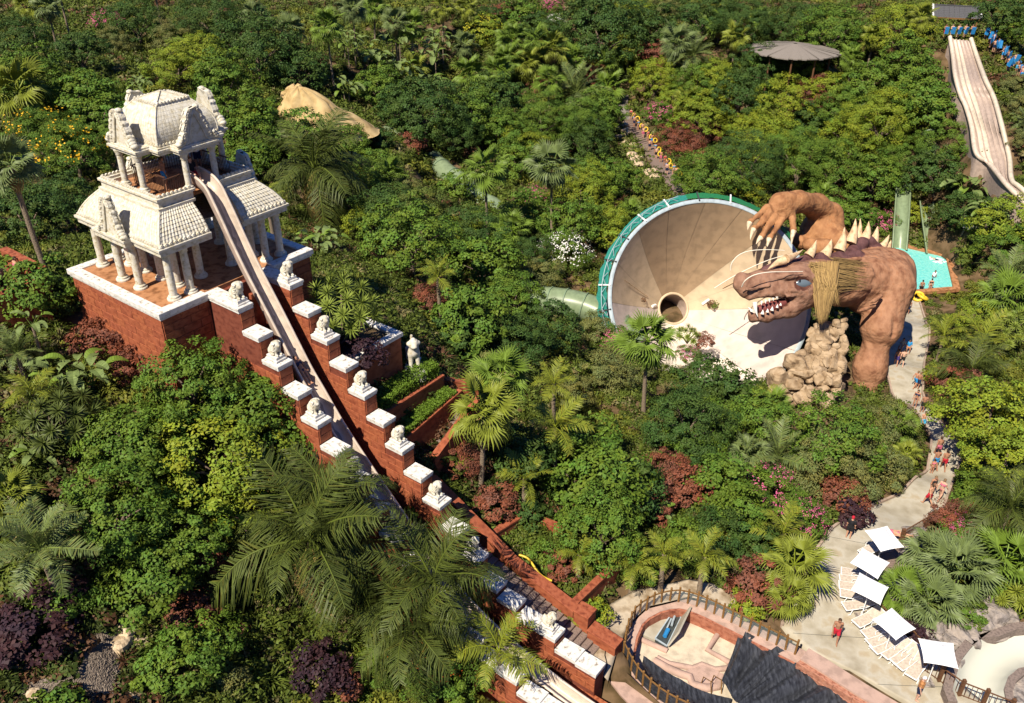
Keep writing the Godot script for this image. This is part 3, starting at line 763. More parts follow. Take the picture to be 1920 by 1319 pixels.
func ab(mb: MB, u0: float, u1: float, v0: float, v1: float, y0: float, y1: float, b := 0.0) -> void:
	mb.box(Transform3D(Basis(), Vector3((u0 + u1) / 2, (y0 + y1) / 2, -(v0 + v1) / 2)), Vector3(absf(u1 - u0) / 2, (y1 - y0) / 2, absf(v1 - v0) / 2), b)

func block_mesh(w: float, h: float) -> ArrayMesh:
	var key := "block%d_%d" % [roundi(w * 50), roundi(h * 50)]
	if not cache.has(key):
		var mb := MB.new()
		mb.box(Transform3D(Basis(Vector3.RIGHT, Vector3.BACK, Vector3.DOWN), Vector3(0, 0, 0.02)), Vector3(w / 2 - 0.011, 0.022, h / 2 - 0.011), 0.012)
		cache[key] = mb.mesh()
	return cache[key]

# one course of blocks along a face: a..b are its ends (local), nrm points out
func course(parent: Node, a: Vector3, b: Vector3, nrm: Vector3, h: float, shift: float, size := 1.05) -> void:
	var L := (b - a).length()
	var d := (b - a) / L
	var bs := Basis(d, Vector3.UP, d.cross(Vector3.UP))
	if bs.z.dot(nrm) < 0.0:
		bs = Basis(-d, Vector3.UP, -bs.z)
	var s := -shift
	while s < L - 0.04:
		var s0 := maxf(s, 0.0)
		var s1 := minf(s + size, L)
		if s1 - s0 > 0.08:
			part("block", block_mesh(snappedf(s1 - s0, 0.02), h), [M.red1, M.red2, M.red3][rng.randi() % 3], parent, Transform3D(bs, a + d * (s0 + s1) / 2.0 + nrm * (0.002 + rng.randf() * 0.006)))
		s += size

func gable_mesh(w: float, h: float) -> Array:
	# flame-shaped pediment: lobed rim, plain field set back, scrolls at both feet
	var out := []
	var inner := []
	for side in [1, -1]:
		var o := []
		var q := []
		for k in 15:
			var t := k / 14.0
			var x := w * 0.5 * (0.98 - 0.80 * pow(t, 0.62) + 0.10 * sin(t * PI))
			var lobe := 0.05 * w * absf(sin(t * PI * 5.5))
			o.append(Vector2(side * (x + lobe + 0.02), h * t))
			q.append(Vector2(side * maxf(x - 0.17 * w * (1.0 - 0.45 * t), 0.015), 0.02 + h * t * 0.86))
		if side == -1:
			o.reverse()
			q.reverse()
			o.remove_at(0)
			q.remove_at(0)
		out.append_array(o)
		inner.append_array(q)
	var rim := MB.new()
	var n := out.size()
	var field := MB.new()
	field.slab(Transform3D(Basis(), Vector3(0, 0, -0.02)), out, 0.16)
	for k in n - 1:
		var a: Vector2 = out[k]
		var b: Vector2 = out[k + 1]
		var c: Vector2 = inner[k + 1]
		var d: Vector2 = inner[k]
		for z in [0.17, -0.17]:
			if z > 0:
				rim.quad(Vector3(d.x, d.y, z * 0.6), Vector3(a.x, a.y, z), Vector3(b.x, b.y, z), Vector3(c.x, c.y, z * 0.6))
			else:
				rim.quad(Vector3(c.x, c.y, z * 0.6), Vector3(b.x, b.y, z), Vector3(a.x, a.y, z), Vector3(d.x, d.y, z * 0.6))
		rim.quad(Vector3(a.x, a.y, 0.17), Vector3(a.x, a.y, -0.17), Vector3(b.x, b.y, -0.17), Vector3(b.x, b.y, 0.17))
		rim.quad(Vector3(c.x, c.y, 0.1), Vector3(c.x, c.y, 0.04), Vector3(d.x, d.y, 0.04), Vector3(d.x, d.y, 0.1))
	for side in [-1, 1]:
		for k in 3:
			rim.sphere(Vector3(side * (w * 0.5 + 0.04 - k * 0.08), 0.12 + k * 0.12, 0.08), Vector3(0.17 - k * 0.03, 0.15, 0.2), 10)
	# overlapping leaf lobes up both sides and a roll inside them
	for k in range(2, n - 2):
		var p: Vector2 = (out[k] as Vector2).lerp(inner[k], 0.28)
		var d: Vector2 = ((out[k + 1] as Vector2) - out[k - 1]).normalized()
		rim.lathe(Transform3D(Basis(Vector3(d.y, -d.x, 0) * 0.13, Vector3(d.x, d.y, 0) * 0.17, Vector3(0, 0, 0.19)), Vector3(p.x, p.y, 0.02)), [[0.1, -1.0], [0.7, -0.7], [1.0, 0.0], [0.75, 0.6], [0.1, 1.0]], 8)
	var roll := []
	var rr := []
	for k in n:
		roll.append(Vector3(inner[k].x, inner[k].y, 0.1))
		rr.append(0.05)
	rim.tube(roll, rr, 6)
	return [field.mesh(), rim.mesh()]

func gable(parent: Node, t: Transform3D, ms: Array) -> void:
	var g := part("gable_ornament", ms[0], M.plaster, parent, t)
	part("leaf_border", ms[1], M.plaster, g)

# tiles on a sloping trapezium: corners a,b (eave) c,d (top), bulged profile
func tiled(mb: MB, a: Vector3, b: Vector3, c: Vector3, d: Vector3, rows: int, cols: int, bulge: float, outn: Vector3, relief := 0.018, ea := -1.0, eb := 1.0) -> void:
	var hout := Vector3(outn.x, 0, outn.z).normalized()
	var ralong := (b - a).normalized()
	var pt := func(s: float, t: float) -> Vector3:
		var e := a.lerp(b, s)
		var f := d.lerp(c, s)
		return e.lerp(f, t) + (hout + ralong * lerpf(ea, eb, s)) * (bulge * sin(t * PI))
	for r in rows:
		for q in cols:
			var s0 := (q + 0.03) / cols
			var s1 := (q + 0.97) / cols
			var t0 := (r + 0.02) / rows
			var t1 := (r + 0.99) / rows
			var p0: Vector3 = pt.call(s0, t0)
			var p1: Vector3 = pt.call(s1, t0)
			var p2: Vector3 = pt.call(s1, t1)
			var p3: Vector3 = pt.call(s0, t1)
			var nn := (p1 - p0).cross(p3 - p0).normalized()
			if nn.dot(outn) < 0: nn = -nn
			var lift := relief * (0.75 + 0.5 * rng.randf())
			var m0 := p0.lerp(p1, 0.5) + nn * (lift * 1.5)
			var m1 := p3.lerp(p2, 0.5) + nn * lift * 0.5
			mb.quad(p0 + nn * lift * 0.4, m0, m1, p3)
			mb.quad(m0, p1 + nn * lift * 0.4, p2, m1)
			mb.quad(p0, p1, p1 + nn * lift * 0.4, p0 + nn * lift * 0.4)
			mb.tri(p0 + nn * lift * 0.4, p1 + nn * lift * 0.4, m0)
	# the bed under the tiles
	for r in 6:
		var t0 := r / 6.0
		var t1 := (r + 1) / 6.0
		mb.quad(pt.call(0.0, t0) - outn * 0.004, pt.call(1.0, t0) - outn * 0.004, pt.call(1.0, t1) - outn * 0.004, pt.call(0.0, t1) - outn * 0.004)

# a row of little arched antefixes from a to b facing out
func scallops(mb: MB, a: Vector3, b: Vector3, outn: Vector3, size: float) -> void:
	var L := (b - a).length()
	var k := maxi(1, int(L / size))
	var d := (b - a) / L
	for q in k:
		var m := a + d * (L * (q + 0.5) / k)
		var r := L / k * 0.47
		var pts := []
		for w in 7:
			var an := PI * w / 6.0
			pts.append(Vector2(cos(an) * r, sin(an) * r * 1.25 + 0.02))
		pts.append(Vector2(-r, -0.04))
		pts.append(Vector2(r, -0.04))
		var bs := Basis(d, Vector3.UP, d.cross(Vector3.UP))
		mb.slab(Transform3D(bs, m), pts, 0.10)
		var pin := []
		for w in 7:
			var an := PI * w / 6.0
			pin.append(Vector2(cos(an) * r * 0.55, sin(an) * r * 0.7 + 0.03))
		mb.slab(Transform3D(bs, m + outn * 0.045), pin, 0.05)

func column(parent: Node, u: float, v: float, y0: float, y1: float, r: float) -> void:
	var h := y1 - y0
	var key := "col%d_%d" % [roundi(h * 100), roundi(r * 100)]
	if not cache.has(key):
		var s := MB.new()
		s.lathe(Transform3D.IDENTITY, [[r * 1.06, 0.24], [r * 1.0, 0.4], [r * 1.03, h * 0.5], [r * 0.92, h - 0.3]], 14)
		var b := MB.new()
		b.lathe(Transform3D.IDENTITY, [[r * 1.75, 0.0], [r * 1.8, 0.06], [r * 1.75, 0.12], [r * 1.3, 0.14], [r * 1.45, 0.18], [r * 1.4, 0.22], [r * 1.02, 0.26]], 14)
		var c := MB.new()
		c.lathe(Transform3D.IDENTITY, [[r * 0.9, h - 0.32], [r * 1.15, h - 0.28], [r * 1.05, h - 0.22], [r * 1.5, h - 0.06], [r * 1.5, h]], 14)
		cache[key] = [s.mesh(), b.mesh(), c.mesh()]
	var sh := part("column", cache[key][0], M.plaster, parent, Transform3D(Basis(Vector3.UP, rng.randf() * 6.0), lt(u, v, y0)))
	part("column_base", cache[key][1], M.plaster, sh)
	part("capital", cache[key][2], M.plaster, sh)

func build_tower() -> void:
	var tw := thing("temple_tower", "white temple tower with tiled roofs and columns on a red block platform", "tower")
	tw.transform = TF
	var mb := MB.new()
	ab(mb, 0.05, 9.65, 0.05, 8.15, 8.0, 17.2)
	part("platform_wall", mb.mesh(), M.mortar, tw)
	# block facing: left face, front face left and right of the slide, far right end
	for k in 13:
		var y := 16.96 - 0.46 * k
		var sh := 0.52 * (k % 2)
		if k < 13:
			course(tw, lt(0.03, 0.05, y), lt(0.03, 8.15, y), Vector3.LEFT, 0.46, sh)
		if k < 12:
			course(tw, lt(0.03, 0.03, y), lt(2.8, 0.03, y), Vector3.BACK, 0.46, sh)
			course(tw, lt(6.95, 0.03, y), lt(9.66, 0.03, y), Vector3.BACK, 0.46, sh)
	mb = MB.new()
	ab(mb, 0.3, 9.4, 0.3, 7.9, 17.2, 17.44)
	part("terrace_floor", mb.mesh(), M.terracotta, tw)
	mb = MB.new()
	for w in [[-0.14, 0.42, -0.14, 8.34], [9.28, 9.84, -0.14, 8.34]]:
		ab(mb, w[0], w[1], w[2], w[3], 17.24, 17.54, 0.03)
	for w in [[0.42, 2.72, -0.14, 0.42], [7.0, 9.28, -0.14, 0.42], [0.42, 9.28, 7.78, 8.34]]:
		ab(mb, w[0], w[1], w[2], w[3], 17.243, 17.537, 0.03)
	for w in [[-0.06, 0.3, -0.06, 8.26], [9.36, 9.76, -0.06, 8.26]]:
		ab(mb, w[0], w[1], w[2], w[3], 17.1, 17.238)
	for w in [[0.3, 2.75, -0.06, 0.3], [6.97, 9.36, -0.06, 0.3]]:
		ab(mb, w[0], w[1], w[2], w[3], 17.103, 17.236)
	part("terrace_coping", mb.mesh(), M.white, tw)
	# lower columns
	var a := 3.447
	var b := 3.26
	for s in [-1, 1]:
		for t in [-1, 1]:
			column(tw, UC + s * a, VC + t * b, 17.44, 20.05, 0.2)
		for v in [VC - 0.8, VC + 0.8]:
			column(tw, UC + s * (a + 0.32), v, 17.44, 20.05, 0.2)
		column(tw, UC + s * 2.45, VC - b, 17.44, 20.05, 0.2)
		column(tw, UC + s * 2.45, VC + b, 17.44, 20.05, 0.2)
		for v in [2.0, 3.4, 4.9, 6.3]:
			column(tw, UC + s * 2.42, v, 17.44, 20.05, 0.2)
		column(tw, UC + s * 0.85, 6.3, 17.44, 20.05, 0.2)
		column(tw, UC + s * 1.0, 2.0, 17.44, 20.05, 0.2)
	# lower eave, cut for the slide in front
	mb = MB.new()
	var eu := a + 0.5
	var ev := b + 0.45
	for s in [-1, 1]:
		ab(mb, UC + s * 0.95, UC + s * eu, VC - ev, VC - ev + 1.2, 20.05, 20.32, 0.02)
		ab(mb, UC + s * 1.0, UC + s * (eu + 0.1), VC - ev - 0.1, VC - ev + 1.1, 20.322, 20.46, 0.02)
		ab(mb, UC + s * (eu - 1.2), UC + s * eu, VC - ev + 1.2, VC + ev - 1.2, 20.053, 20.317, 0.02)
		ab(mb, UC + s * (eu - 1.1), UC + s * (eu + 0.1), VC - ev + 1.1, VC + ev + 0.1, 20.325, 20.457, 0.02)
		ab(mb, UC + s * (eu - 0.2), UC + s * (eu + 0.42), VC - 1.35, VC + 1.35, 20.06, 20.33, 0.02)
		ab(mb, UC + s * (eu - 0.1), UC + s * (eu + 0.5), VC - 1.45, VC + 1.45, 20.335, 20.475, 0.02)
	ab(mb, UC - eu, UC + eu, VC + ev - 1.2, VC + ev, 20.047, 20.313, 0.02)
	part("lower_eave", mb.mesh(), M.plaster, tw)
	mb = MB.new()
	ab(mb, UC - eu + 0.5, UC + eu - 0.5, VC - 1.2, VC + ev - 0.5, 20.0, 20.04)
	part("ceiling", mb.mesh(), M.plaster, tw)
	# lower roof
	mb = MB.new()
	var tu := 2.85
	var tv := 2.56
	var y0 := 20.46
	var y1 := 21.86
	var e2u := eu - 0.05
	var e2v := ev - 0.05
	for s in [-1, 1]:
		var p := [lt(UC + s * e2u, VC - e2v, y0), lt(UC + s * e2u, VC + e2v, y0), lt(UC + s * tu, VC + tv, y1), lt(UC + s * tu, VC - tv, y1)]
		var o := Vector3(s, 0.75, 0).normalized()
		if s < 0:
			tiled(mb, p[1], p[0], p[3], p[2], 9, 34, 0.13, o)
		else:
			tiled(mb, p[0], p[1], p[2], p[3], 9, 34, 0.13, o)
		# front halves either side of the slide
		var q := [lt(UC + s * 1.0, VC - e2v, y0), lt(UC + s * e2u, VC - e2v, y0), lt(UC + s * tu, VC - tv, y1), lt(UC + s * 1.0, VC - tv, y1)]
		var of := Vector3(0, 0.75, 1).normalized()
		if s > 0:
			tiled(mb, q[0], q[1], q[2], q[3], 9, 15, 0.13, of, 0.035, 0.0, 1.0)
		else:
			tiled(mb, q[1], q[0], q[3], q[2], 9, 15, 0.13, of, 0.035, -1.0, 0.0)
	tiled(mb, lt(UC + e2u, VC + e2v, y0), lt(UC - e2u, VC + e2v, y0), lt(UC - tu, VC + tv, y1), lt(UC + tu, VC + tv, y1), 9, 34, 0.13, Vector3(0, 0.75, -1).normalized())
	tag(part("lower_roof_tiles", mb.mesh(), M.plaster, tw), "", "", "", "stuff")
	mb = MB.new()
	for s in [-1, 1]:
		for t in 8:
			var f0 := t / 8.0
			var f1 := (t + 1) / 8.0
			var pa := lt(UC + s * 1.0, VC - lerpf(e2v, tv, f0), lerpf(y0, y1, f0)) + Vector3(0, 0, 0.13) * sin(f0 * PI)
			var pb := lt(UC + s * 1.0, VC - lerpf(e2v, tv, f1), lerpf(y0, y1, f1)) + Vector3(0, 0, 0.13) * sin(f1 * PI)
			var qa := Vector3(pa.x, y0 - 0.3, -VC + tv - 0.9)
			mb.quad(pa, pb, Vector3(pb.x, pb.y, -VC + tv - 0.9), Vector3(pa.x, pa.y, -VC + tv - 0.9))
		# hip ridges
		for t in [-1, 1]:
			var pts := []
			var rad := []
			for k in 9:
				var f := k / 8.0
				pts.append(lt(UC + s * lerpf(e2u, tu, f), VC + t * lerpf(e2v, tv, f), lerpf(y0, y1, f)) + Vector3(s, 0, -t) * 0.13 * sin(f * PI))
				rad.append(0.07)
			var hr := MB.new()
			hr.tube(pts, rad, 6)
			part("hip_ridge", hr.mesh(), M.plaster, tw)
	part("slide_cheek", mb.mesh(), M.plaster, tw)
	mb = MB.new()
	for s in [-1, 1]:
		scallops(mb, lt(UC + s * (e2u + 0.02), VC - e2v, y0 + 0.02), lt(UC + s * (e2u + 0.02), VC + e2v, y0 + 0.02), Vector3(s, 0, 0), 0.2)
		scallops(mb, lt(UC + s * 1.02, VC - e2v - 0.02, y0 + 0.02), lt(UC + s * e2u, VC - e2v - 0.02, y0 + 0.02), Vector3(0, 0, 1), 0.25)
	tag(part("eave_scallops", mb.mesh(), M.plaster, tw), "", "", "", "stuff")
	# band and parapet
	mb = MB.new()
	for lay in [[2.95, 2.66, 21.80, 21.96], [2.82, 2.53, 21.962, 22.3], [2.92, 2.63, 22.302, 22.44]]:
		var w := 0.34
		for s in [-1, 1]:
			ab(mb, UC + s * lay[0], UC + s * (lay[0] - w), VC - lay[1], VC + lay[1], lay[2], lay[3], 0.015)
			ab(mb, UC + s * 0.82, UC + s * (lay[0] - w), VC - lay[1], VC - lay[1] + w, lay[2] + 0.002, lay[3] - 0.002, 0.015)
		ab(mb, UC - lay[0] + w, UC + lay[0] - w, VC + lay[1] - w, VC + lay[1], lay[2] + 0.002, lay[3] - 0.002, 0.015)
	part("parapet", mb.mesh(), M.plaster, tw)
	mb = MB.new()
	for s in [-1, 1]:
		scallops(mb, lt(UC + s * 2.76, VC - 2.5, 22.44), lt(UC + s * 2.76, VC + 2.5, 22.44), Vector3(s, 0, 0), 0.2)
		scallops(mb, lt(UC + s * 0.84, VC - 2.47, 22.44), lt(UC + s * 2.76, VC - 2.47, 22.44), Vector3(0, 0, 1), 0.24)
	scallops(mb, lt(UC - 2.76, VC + 2.47, 22.44), lt(UC + 2.76, VC + 2.47, 22.44), Vector3(0, 0, -1), 0.2)
	tag(part("parapet_scallops", mb.mesh(), M.plaster, tw), "", "", "", "stuff")
	mb = MB.new()
	ab(mb, UC - 2.5, UC + 2.5, VC - 2.2, VC + 2.2, 21.9, 22.08)
	part("deck_floor", mb.mesh(), M.terracotta, tw)
	# upper columns in pairs under each porch
	for s in [-1, 1]:
		for t in [-1, 1]:
			column(tw, UC + s * 2.41, VC + t * 0.82, 22.3, 24.2, 0.16)
			column(tw, UC + t * 0.82, VC + s * 2.3, 22.3, 24.2, 0.16)
	# upper eave: square with four porches
	mb = MB.new()
	for lay in [[0.0, 24.2, 24.36], [0.1, 24.362, 24.5], [0.04, 24.502, 24.6]]:
		var g: float = lay[0]
		ab(mb, UC - 1.85 - g, UC + 1.85 + g, VC - 1.85 - g, VC + 1.85 + g, lay[1], lay[2], 0.02)
		for s in [-1, 1]:
			ab(mb, UC + s * (1.8 + g), UC + s * (2.62 + g), VC - 1.15 - g, VC + 1.15 + g, lay[1] + 0.003, lay[2] - 0.003, 0.02)
			ab(mb, UC - 1.15 - g, UC + 1.15 + g, VC + s * (1.8 + g), VC + s * (2.52 + g), lay[1] + 0.003, lay[2] - 0.003, 0.02)
	part("upper_eave", mb.mesh(), M.plaster, tw)
	mb = MB.new()
	var hb := 1.75
	var ht := 0.93
	var yb := 24.6
	var yt := 26.35
	for w in 4:
		var bs := Basis(Vector3.UP, w * PI / 2)
		var ce := Vector3(UC, 0, -VC)
		var q := [Vector3(-hb, yb, hb), Vector3(hb, yb, hb), Vector3(ht, yt, ht), Vector3(-ht, yt, ht)]
		tiled(mb, ce + bs * q[0], ce + bs * q[1], ce + bs * q[2], ce + bs * q[3], 12, 16, 0.3, bs * Vector3(0, 0.5, 0.87), 0.004)
		mb.tri(ce + bs * Vector3(-ht, yt, ht), ce + bs * Vector3(ht, yt, ht), ce + Vector3(0, yt + 0.38, 0))
		var pts := []
		var rad := []
		for k in 9:
			var f := k / 8.0
			pts.append(ce + bs * (Vector3(lerpf(hb, ht, f), lerpf(yb, yt, f), lerpf(hb, ht, f)) + Vector3(1, 0, 1) * 0.3 * sin(f * PI)))
			rad.append(0.05)
		mb.tube(pts, rad, 6)
		mb.bar(ce + bs * Vector3(0, yt + 0.4, 0), ce + bs * Vector3(ht, yt + 0.03, ht), 0.06, 0.06)
		scallops(mb, ce + bs * Vector3(-ht, yt, ht + 0.02), ce + bs * Vector3(ht, yt, ht + 0.02), bs * Vector3.BACK, 0.17)
		scallops(mb, ce + bs * Vector3(-hb, yb + 0.02, hb + 0.03), ce + bs * Vector3(hb, yb + 0.02, hb + 0.03), bs * Vector3.BACK, 0.19)
	tag(part("dome_roof", mb.mesh(), M.plaster, tw), "", "", "", "stuff")
	var gu := gable_mesh(2.1, 1.8)
	for w in 4:
		var bs := Basis(Vector3.UP, w * PI / 2)
		gable(tw, Transform3D(bs, Vector3(UC, 24.6, -VC) + bs * Vector3(0, 0, 2.42 if w % 2 == 0 else 2.52)), gu)
	var gl := gable_mesh(1.95, 2.1)
	gable(tw, Transform3D(Basis(Vector3.UP, -PI / 2), lt(UC - eu - 0.3, VC - 0.3, 20.475)), gl)
	gable(tw, Transform3D(Basis(Vector3.UP, PI / 2), lt(UC + eu + 0.3, VC, 20.475)), gl)
	gable(tw, Transform3D(Basis(Vector3.UP, PI), lt(UC, VC + ev + 0.2, 20.46)), gl)
	# deck railing
	var rl := thing("deck_railing", "brown metal railing round the upper deck of the temple tower", "railing")
	rl.transform = TF
	var path := [lt(3.1, 2.3, 22.08), lt(3.1, 5.2, 22.08), lt(5.2, 6.1, 22.08), lt(6.9, 5.4, 22.08), lt(7.0, 2.4, 22.08)]
	rail_run(rl, path, 1.0, 0.13, M.brown_metal)
	var rl2 := thing("slide_gate", "short brown railing beside the top of the white water slide", "railing")
	rl2.transform = TF
	rail_run(rl2, [lt(2.9, 2.15, 22.08), lt(4.1, 2.3, 22.08)], 0.95, 0.13, M.brown_metal)

func rail_run(parent: Node, path: Array, h: float, gap: float, m: Material) -> void:
	var bar := MB.new()
	bar.box(Transform3D(Basis(), Vector3(0, h / 2, 0)), Vector3(0.012, h / 2, 0.012))
	var bm := bar.mesh()
	for k in path.size() - 1:
		var a: Vector3 = path[k]
		var b: Vector3 = path[k + 1]
		var r := MB.new()
		r.bar(a + Vector3.UP * h, b + Vector3.UP * h, 0.06, 0.05)
		r.bar(a + Vector3.UP * 0.1, b + Vector3.UP * 0.1, 0.04, 0.03)
		part("rail", r.mesh(), m, parent)
		var n := maxi(1, int((b - a).length() / gap))
		for q in n + 1:
			part("baluster", bm, m, parent, Transform3D(Basis(), a.lerp(b, float(q) / n)))

# top of the stepped walls: cap i lies between ve - STEP * i and one step back
const VE := -2.5
func cap_y(i: int) -> float:
	return 17.4 - DROP * i if i <= 11 else [3.3, 2.77, 2.72, 2.05, 1.93, 1.9][mini(i - 12, 5)]

func build_walls() -> void:
	for side in [-1, 1]:
		var label := "red block wall with white stepped caps on the right of the slide" if side > 0 else "red block wall with white stepped caps on the left of the slide"
		var w := thing("stepped_wall", label, "wall", Vector3.ZERO, "stepped walls of the slide")
		w.transform = TF
		var u0: float = UC + side * 1.2
		var u1: float = UC + side * 2.07
		var core := MB.new()
		ab(core, u0 + side * 0.03, u1 - side * 0.03, 0.02, VE + 0.03, 8.0, 17.1)
		var capm := MB.new()
		ab(capm, u0, u1 + side * 0.08, 0.40, VE - 0.04, 17.26, 17.42, 0.03)
		ab(capm, u0 + side * 0.005, u1 + side * 0.03, 0.40, VE, 17.1, 17.258)
		part("wall_cap", capm.mesh(), M.white, w)
		var cm := MB.new()
		ab(cm, -0.48, 0.48, -STEP / 2 - 0.03, STEP / 2 - 0.02, -0.15, 0.0, 0.025)
		ab(cm, -0.455, 0.455, -STEP / 2, STEP / 2 - 0.02, -0.29, -0.152)
		var cmesh := cm.mesh()
		for i in range(1, 17):
			var v0 := VE - STEP * i
			var y := cap_y(i)
			ab(core, u0 + side * 0.03, u1 - side * 0.03, v0 + 0.03, v0 + STEP + 0.03, y - 9.0, y - 0.28)
			part("wall_cap", cmesh, M.white, w, Transform3D(Basis(), lt((u0 + u1) / 2, v0 + STEP / 2, y)))
			# blocks on the riser above this cap
			var top := cap_y(i - 1) - 0.29
			for k in 3:
				var yy := top - 0.23 - 0.46 * k
				if yy > y + 0.1:
					course(w, lt(minf(u0, u1) + 0.03, v0 + STEP + 0.028, yy), lt(maxf(u0, u1) - 0.03, v0 + STEP + 0.028, yy), Vector3.BACK, minf(0.46, (top - y) / 2.0), 0.4 * (k % 2))
		part("wall_core", core.mesh(), M.mortar, w)
		# courses on the two long faces: inside (towards the slide) and outside
		for face in [0, 1]:
			if face == 1 and side > 0:
				continue   # hidden by the garden behind
			var uf: float = u0 + side * 0.028 if face == 0 else u1 - side * 0.028
			var nrm := Vector3(-side, 0, 0) if face == 0 else Vector3(side, 0, 0)
			var k := 0
			var y := 16.86
			while y > 0.4:
				# v reaches from just below the bottom line to the stepped top line
				var vt := -100.0
				for i in range(0, 17):
					if cap_y(i) - 0.29 >= y + 0.23:
						vt = VE - STEP * i
				var slide_y := 0.0
				var vb := minf(0.3, VE + 3.4 - (17.4 - y) * (STEP / DROP) + 1.6)
				if vt > -90.0 and vb > vt + 0.1:
					if face == 0 or y < 14.5:
						if face == 0 and side < 0:
							vb = minf(vb, vt + 1.6)
						course(w, lt(uf, vt + 0.03, y), lt(uf, maxf(vb, vt + 0.4), y), nrm, 0.46, 0.52 * (k % 2))
				k += 1
				y -= 0.46

func lion_body() -> Array:
	var b := Body.new()
	b.cell = 0.035
	b.blend = 0.08
	var W := Color(1, 1, 1)
	b.add(Vector3(0, 0.22, -0.2), Vector3(0, 0.42, 0.12), 0.25, 0.24, W)
	b.add(Vector3(0, 0.5, 0.13), Vector3(0, 0.68, 0.2), 0.24, 0.22, W)
	b.add(Vector3(0, 0.68, 0.3), Vector3(0, 0.64, 0.4), 0.11, 0.09, W)
	for s in [-1, 1]:
		b.add(Vector3(s * 0.13, 0.4, 0.2), Vector3(s * 0.14, 0.06, 0.3), 0.085, 0.06, W)
		b.add(Vector3(s * 0.14, 0.05, 0.3), Vector3(s * 0.14, 0.05, 0.4), 0.06, 0.055, W)
		b.add(Vector3(s * 0.17, 0.2, -0.15), Vector3(s * 0.2, 0.07, 0.1), 0.13, 0.07, W)
		b.add(Vector3(s * 0.09, 0.83, 0.2), Vector3(s * 0.11, 0.88, 0.18), 0.05, 0.03, W)
	b.add(Vector3(0.02, 0.2, -0.36), Vector3(0.05, 0.45, -0.33), 0.06, 0.07, W)
	# curls of the mane in rows round the neck
	for r in 5:
		for k in 11:
			var an := PI * 1.25 * ((k + 0.5 * (r % 2)) / 10.0) + PI * 0.88
			b.add(Vector3(cos(an) * 0.21, 0.36 + r * 0.11, 0.13 + sin(an) * 0.19 + r * 0.015), Vector3(cos(an) * 0.26, 0.33 + r * 0.11, 0.13 + sin(an) * 0.24 + r * 0.015), 0.055, 0.045, W, false, 0.015)
	b.add(Vector3(0, 0.61, 0.5), Vector3(0, 0.6, 0.42), 0.03, 0.02, W, true, 0.02)
	var mb := MB.new()
	b.build(mb)
	var st := MB.new()
	st.box(Transform3D(Basis(), Vector3(0, -0.09, 0.02)), Vector3(0.30, 0.09, 0.42), 0.03)
	st.box(Transform3D(Basis(), Vector3(0, -0.24, 0.02)), Vector3(0.36, 0.058, 0.48), 0.03)
	return [mb.mesh(), st.mesh()]

func build_lions() -> void:
	var ms := lion_body()
	var first: Node3D = null
	var names := {}
	var where := ["beside the terrace at the top", "on the second step cap", "on the fourth step cap", "on the sixth step cap", "on the eighth step cap", "on the tenth step cap ", "near the foot of the stairs"]
	for side in [-1, 1]:
		var k := 0
		for i in [0, 2, 4, 6, 8, 10, 14]:
			if side < 0 and i > 6:
				continue
			var v: float = VE - STEP * i + (STEP * 0.55 if i > 0 else 0.62)
			var p := at_t(UC + side * 1.63, v, cap_y(i) + 0.3)
			var label: String = "white seated lion %s, %s slide wall" % [where[k], "right" if side > 0 else "left"]
			if first == null:
				first = thing("lion_statue", label, "statue", p, "seated lion statues along the slide")
				part("lion_body", ms[0], M.plaster, first)
				part("pedestal", ms[1], M.white, first)
				first.rotation.y = LION_TURN
			else:
				copy(first, p, LION_TURN + rng.randf_range(-0.14, 0.14), label, rng.randf_range(0.86, 0.93))
			k += 1

